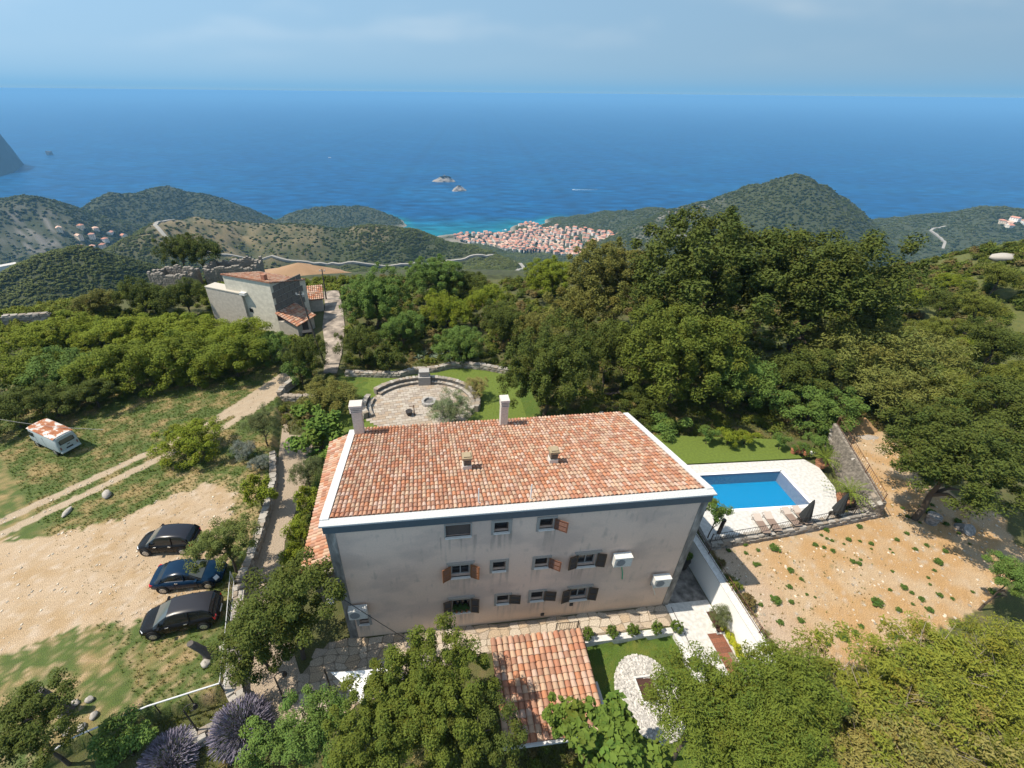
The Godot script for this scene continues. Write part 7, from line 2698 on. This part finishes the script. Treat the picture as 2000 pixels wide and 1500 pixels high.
	["mid", "M", -7, -9.2, 0, 2.6, 1.8, 1.6, "leafy tree between the lamp post and the white shade sail"],
	["figb", "M", 6.1, -8.1, 0, 3.5, 2.3, 1.6, "fig tree with bright hand shaped leaves at the bottom edge"],
	["figb", "S", 3.9, -9.8, 0, 2.6, 0.9, 0.9, "fig branch clump shading the shed roof's lower right"],
	["mim", "M", 10, -9.3, 0, 4.5, 2.3, 2.1, "olive green mimosa like tree in front of the pebble bed"],
	["mim", "M", 13.2, -9.6, 0.8, 4.5, 2.2, 2.0, "olive green mimosa like tree in front of the white wall's end"],
	["mim", "M", 11.6, -8.0, 0.5, 4.5, 2.3, 1.8, "olive green mimosa like tree at the bottom edge between the other two"],
	["lav", "S", -11.3, -10.1, 0.3, 0.9, 1.8, 1.4, "big lavender bush with violet flower spikes beside the paved path"],
	["lav", "S", -14.1, -8.8, 0.4, 0.9, 1.6, 1.2, "lavender bush at the bottom edge, left of the big one"],
	["dark", "M", -18.9, -8.7, 0.5, 3.5, 2.0, 1.8, "dark tree in the bottom left corner of the photo"],
	["mid", "S", -16.1, -9.1, 0.4, 0.9, 1.4, 1.0, "dark green shrub with red flowers under the bent rail"],
	["mid", "S", -9.6, -9.3, 0, 1.0, 1.2, 1.0, "green shrub right of the big lavender bush"],
	["grey", "S", 14.6, -15.6, 0.2, 0.9, 0.7, 0.7, "small olive bush in the planter on the white terrace"],
	["scrub", "L", 17.3, -9.6, 1.6, 3.1, 2.9, 2.0, "yellow green scrub tree beside the mimosa trees, nearest the dirt lot"],
	["scrub", "L", 21.4, -10.5, 1.6, 3.1, 3.0, 2.1, "yellow green scrub tree along the lower rim of the dirt lot"],
	["scrub", "L", 24.4, -11.0, 1.6, 3.1, 2.3, 1.9, "yellow green scrub tree at the right photo edge below the glossy bush"],
	["dryscrub", "L", 15.8, -7.8, 1.2, 3.1, 2.5, 1.7, "brownish dry scrub tree at the bottom edge right of the mimosas"],
	["dryscrub", "L", 18.8, -8.0, 1.4, 3.1, 2.8, 2.0, "brownish dry scrub tree in the bottom right thicket, middle"],
	["scrub", "L", 21.4, -7.9, 1.5, 3.1, 2.5, 2.0, "yellow green scrub tree in the bottom right corner of the photo"],
	["dryscrub", "M", 16.4, -10.9, 1.6, 2.0, 1.5, 1.2, "thin dry shrub at the white wall's lower end beside the lot"],
	]
	var bark := mat("bark", lin(0.13, 0.10, 0.075), 0.95, "grain", Vector3(2, 2, 2))
	var n := 0
	for p in rows:
		var kind: Array = kinds[p[0]]
		var x: float = p[2]
		var z: float = p[3]
		var g: float = p[4]
		var hc: float = p[5]
		var rx: float = p[6]
		var ry: float = p[7]
		var y := g if g > 2.04 and g < 2.15 else ground(x, z)
		hc += g - y
		var tree := hc > 2.4
		var called := "broadleaf_tree" if p[1] == "L" else ("tree" if tree else "bush")
		if p[0] == "lav" or p[0] == "greyl":
			called = "lavender_bush"
		var o := thing(called, p[8], "tree" if tree else "bush", Vector3(x, y, z), n * 2.1)
		var fam: String = kind[1]
		var key := "%s%d" % [fam if fam else p[1], n % 3]
		if fam == "V":
			key = "V0"
		elif fam == "G" and p[1] != "S":
			key = "G%d" % (n % 3)
		var c: Color = kind[0]
		var m := leaf_mat(p[0] + "_leaf", lin(c.r, c.g, c.b), 0.32)
		if fam == "V":
			part("foliage", leaf_meshes[key], m, o, Vector3(0, 0.05, 0), Basis.from_scale(Vector3(rx * 0.9, ry * 1.25, rx * 0.9)))
			n += 1
			continue
		part("crown" if tree else "foliage", leaf_meshes[key], m, o, Vector3(0, hc, 0), Basis.from_scale(Vector3(rx, ry, rx)))
		if String(p[0]).ends_with("scrub"):
			part("twigs", leaf_meshes["twigs"], mat("pale_twig", lin(0.30, 0.25, 0.19), 0.9), o, Vector3.ZERO, Basis.from_scale(Vector3(rx, hc + ry * 0.9, rx)))
		elif fam == "F" and p[1] != "S":
			part("undercrown", leaf_meshes["F%d" % ((n + 1) % 3)], m, o, Vector3(0, hc, 0), Basis(Vector3.UP, 1.9) * Basis.from_scale(Vector3(rx, ry, rx) * 0.98))
		part("trunk" if tree else "stem", leaf_meshes["trunk%d" % (n % 3)], bark, o, Vector3.ZERO, Basis.from_scale(Vector3(rx * 0.8, hc + ry * 0.25, rx * 0.8)))
		n += 1

func blocked(x: float, z: float) -> bool:
	var h := house_frame.affine_inverse() * Vector3(x, 0, z)
	if h.x > -3.6 and h.x < 22.9 and h.z > -11.6 and h.z < 5.6:
		return true
	if x > 15.0 and x < 29.5 and z > -31.6 and z < -19.9 and x - 29.5 < (z + 31.6) * 0.1:
		return true
	for s: PackedVector2Array in clear_polys:
		if in_poly(Vector2(x, z), s):
			return true
	return false

var clear_polys := [
	PackedVector2Array([Vector2(-17.6, -33.8), Vector2(-14.0, -33.4), Vector2(-13.0, -28.0), Vector2(-12.6, -21.5), Vector2(-11.6, -18.0), Vector2(-8.6, -12.6), Vector2(-10.2, -9.8), Vector2(-12.2, -11.3), Vector2(-13.6, -15.2), Vector2(-15.2, -19.2), Vector2(-15.5, -22.0), Vector2(-16.0, -26.4), Vector2(-17.4, -30.5), Vector2(-20.0, -38.2)]),
	PackedVector2Array([Vector2(-17.5, -43.5), Vector2(-14.8, -44.6), Vector2(-15.4, -49.4), Vector2(-16.9, -56.6), Vector2(-18.9, -63.5), Vector2(-21.0, -70.0), Vector2(-24.6, -70.0), Vector2(-22.6, -63.5), Vector2(-21.0, -56.5), Vector2(-18.4, -49.3)]),
	PackedVector2Array([Vector2(-34.5, -53.0), Vector2(-25.0, -53.6), Vector2(-19.5, -51.5), Vector2(-20.5, -64.5), Vector2(-34.5, -64.0)]),
	PackedVector2Array([Vector2(-16.0, -43.6), Vector2(-6.8, -44.5), Vector2(-1.2, -46.0), Vector2(4.5, -44.6), Vector2(6.0, -30.0), Vector2(-12.5, -28.5), Vector2(-15.5, -34.0)])]

func ground_cover() -> void:
	var r := RandomNumberGenerator.new()
	r.seed = 61
	# scrub between the bushes and trees
	var xf := []
	var cl := []
	for k in 15000:
		var x := r.randf_range(-70.0, 82.0)
		var z := r.randf_range(-81.0, -4.0)
		if absf(x) > -z * 1.25 + 6.0 or zone(x, z) != 0 or blocked(x, z):
			continue
		var den := n1.get_noise_2d(x * 0.12 + 80.0, z * 0.12) * 0.5 + 0.5
		if r.randf() > smoothstep(0.30, 0.55, den) * 0.95 + 0.05:
			continue
		var s := r.randf_range(0.25, 0.85) * (1.25 if z < -50.0 or x > 40.0 else 0.8)
		if z > -13.0:
			s *= 0.6
		xf.push_back(Transform3D(Basis(Vector3.UP, r.randf() * TAU).scaled(Vector3(s, s * r.randf_range(0.6, 1.0), s)), Vector3(x, ground(x, z) + s * 0.45, z)))
		var c := Color(0.062, 0.092, 0.019).lerp(Color(0.13, 0.15, 0.025), r.randf())
		if x < -20.0:
			c = c.lerp(Color(0.15, 0.18, 0.022), 0.6)
		elif r.randf() < 0.2:
			c = Color(0.14, 0.115, 0.045)
		cl.push_back(c * r.randf_range(0.75, 1.2))
	tag(scatter("undergrowth", leaf_meshes["U0"], leaf_mat("undergrowth_leaf", Color.WHITE, 0.3), xf, cl), "low green scrub covering the slopes between the trees", "undergrowth")
	# grass and weeds
	var tuft := MB.new()
	for k in 7:
		var w := TAU * k / 7.0
		var d := Vector3(cos(w), 0, sin(w))
		var s := Vector3(-d.z, 0, d.x) * 0.09
		tuft.tri(d * 0.1 - s, d * 0.1 + s, d * (0.35 + 0.2 * (k % 3)) + Vector3(0, 1.0 - 0.2 * (k % 2), 0))
	var tm := tuft.mesh()
	xf = []
	cl = []
	for k in 120000:
		var x := r.randf_range(-46.0, 38.0)
		var z := r.randf_range(-48.0, -7.5)
		if absf(x) > -z * 1.25 + 3.0:
			continue
		var t := zone(x, z)
		if t == 5 and r.randf() < 0.97:
			continue
		if t != 4 and blocked(x, z):
			continue
		var a := n1.get_noise_2d(x * 0.35, z * 0.35) * 0.5 + 0.5
		var e := n3.get_noise_2d(x * 4.0, z * 4.0) * 0.5 + 0.5
		var h := 0.10
		var c := Color(0.12, 0.165, 0.025)
		if t == 1:
			h = r.randf_range(0.06, 0.16)
			c = Color(0.115, 0.155, 0.026).lerp(Color(0.42, 0.32, 0.14), smoothstep(0.45, 0.75, a * 0.6 + e * 0.4))
			if z > -15.5 and r.randf() < 0.4:
				continue
		elif t == 2:
			if e < 0.62 or r.randf() < 0.6:
				continue
			c = Color(0.20, 0.18, 0.05)
			h = 0.07
		elif t == 3:
			if e < 0.60 or r.randf() < 0.5:
				continue
			c = Color(0.10, 0.14, 0.03).lerp(Color(0.26, 0.18, 0.08), r.randf())
			h = r.randf_range(0.06, 0.14)
		elif t == 4:
			h = r.randf_range(0.03, 0.055)
			c = Color(0.11, 0.18, 0.02).lerp(Color(0.19, 0.22, 0.03), smoothstep(0.4, 0.8, a))
		elif t == 0:
			h = r.randf_range(0.1, 0.25)
			c = Color(0.12, 0.14, 0.03).lerp(Color(0.30, 0.24, 0.10), smoothstep(0.45, 0.7, a))
		xf.push_back(Transform3D(Basis(Vector3.UP, r.randf() * TAU).scaled(Vector3(h * 1.1, h, h * 1.1)), Vector3(x, ground(x, z) + (0.03 if t == 4 and z < -20.0 else 0.0), z)))
		cl.push_back(c * r.randf_range(0.75, 1.25))
	tag(scatter("grass", tm, leaf_mat("grass_blade", Color.WHITE, 0.3), xf, cl), "short grass and dry weeds of the fields and lawns", "grass")
	# small stones lying on the bare earth
	xf = []
	cl = []
	for k in 16000:
		var x := r.randf_range(-44.0, 38.0)
		var z := r.randf_range(-32.0, -10.0)
		var t := zone(x, z)
		if t != 3 and t != 2 and t != 5:
			continue
		if t == 2 and n2.get_noise_2d(x * 0.5, z * 0.5) < 0.05:
			continue
		var s := 0.02 + 0.10 * pow(r.randf(), 4.0)
		xf.push_back(Transform3D(Basis.from_euler(Vector3(r.randf() * 6.0, r.randf() * 6.0, 0)).scaled(Vector3(s, s * 0.6, s * 1.3)), Vector3(x, ground(x, z) + s * 0.1, z)))
		cl.push_back(Color(0.52, 0.45, 0.36) * r.randf_range(0.45, 1.15))
	tag(scatter("loose_stones", stone_meshes[1], mat("loose_stone", Color.WHITE, 0.9), xf, cl), "small loose stones scattered over the bare earth", "stones")
	# leafy weeds dotted over the dirt lot
	var spots := []
	for k in 150:
		var x := r.randf_range(16.5, 36.0)
		var z := r.randf_range(-24.0, -11.5)
		if zone(x, z) == 3:
			spots.push_back(Vector3(x, ground(x, z), z))
	for k in spots.size():
		var s := r.randf_range(0.10, 0.26) * (1.8 if k < 16 else 1.0)
		var o := thing("weed", "leafy green weed growing on the bare orange earth of the lot", "weed", spots[k], k * 1.7, "weeds on the dirt lot")
		part("leaves", leaf_meshes["U0"], leaf_mat("weed_leaf", lin(0.075, 0.125, 0.025)), o, Vector3(0, s * 0.35, 0), Basis.from_scale(Vector3(s, s * 0.6, s)))
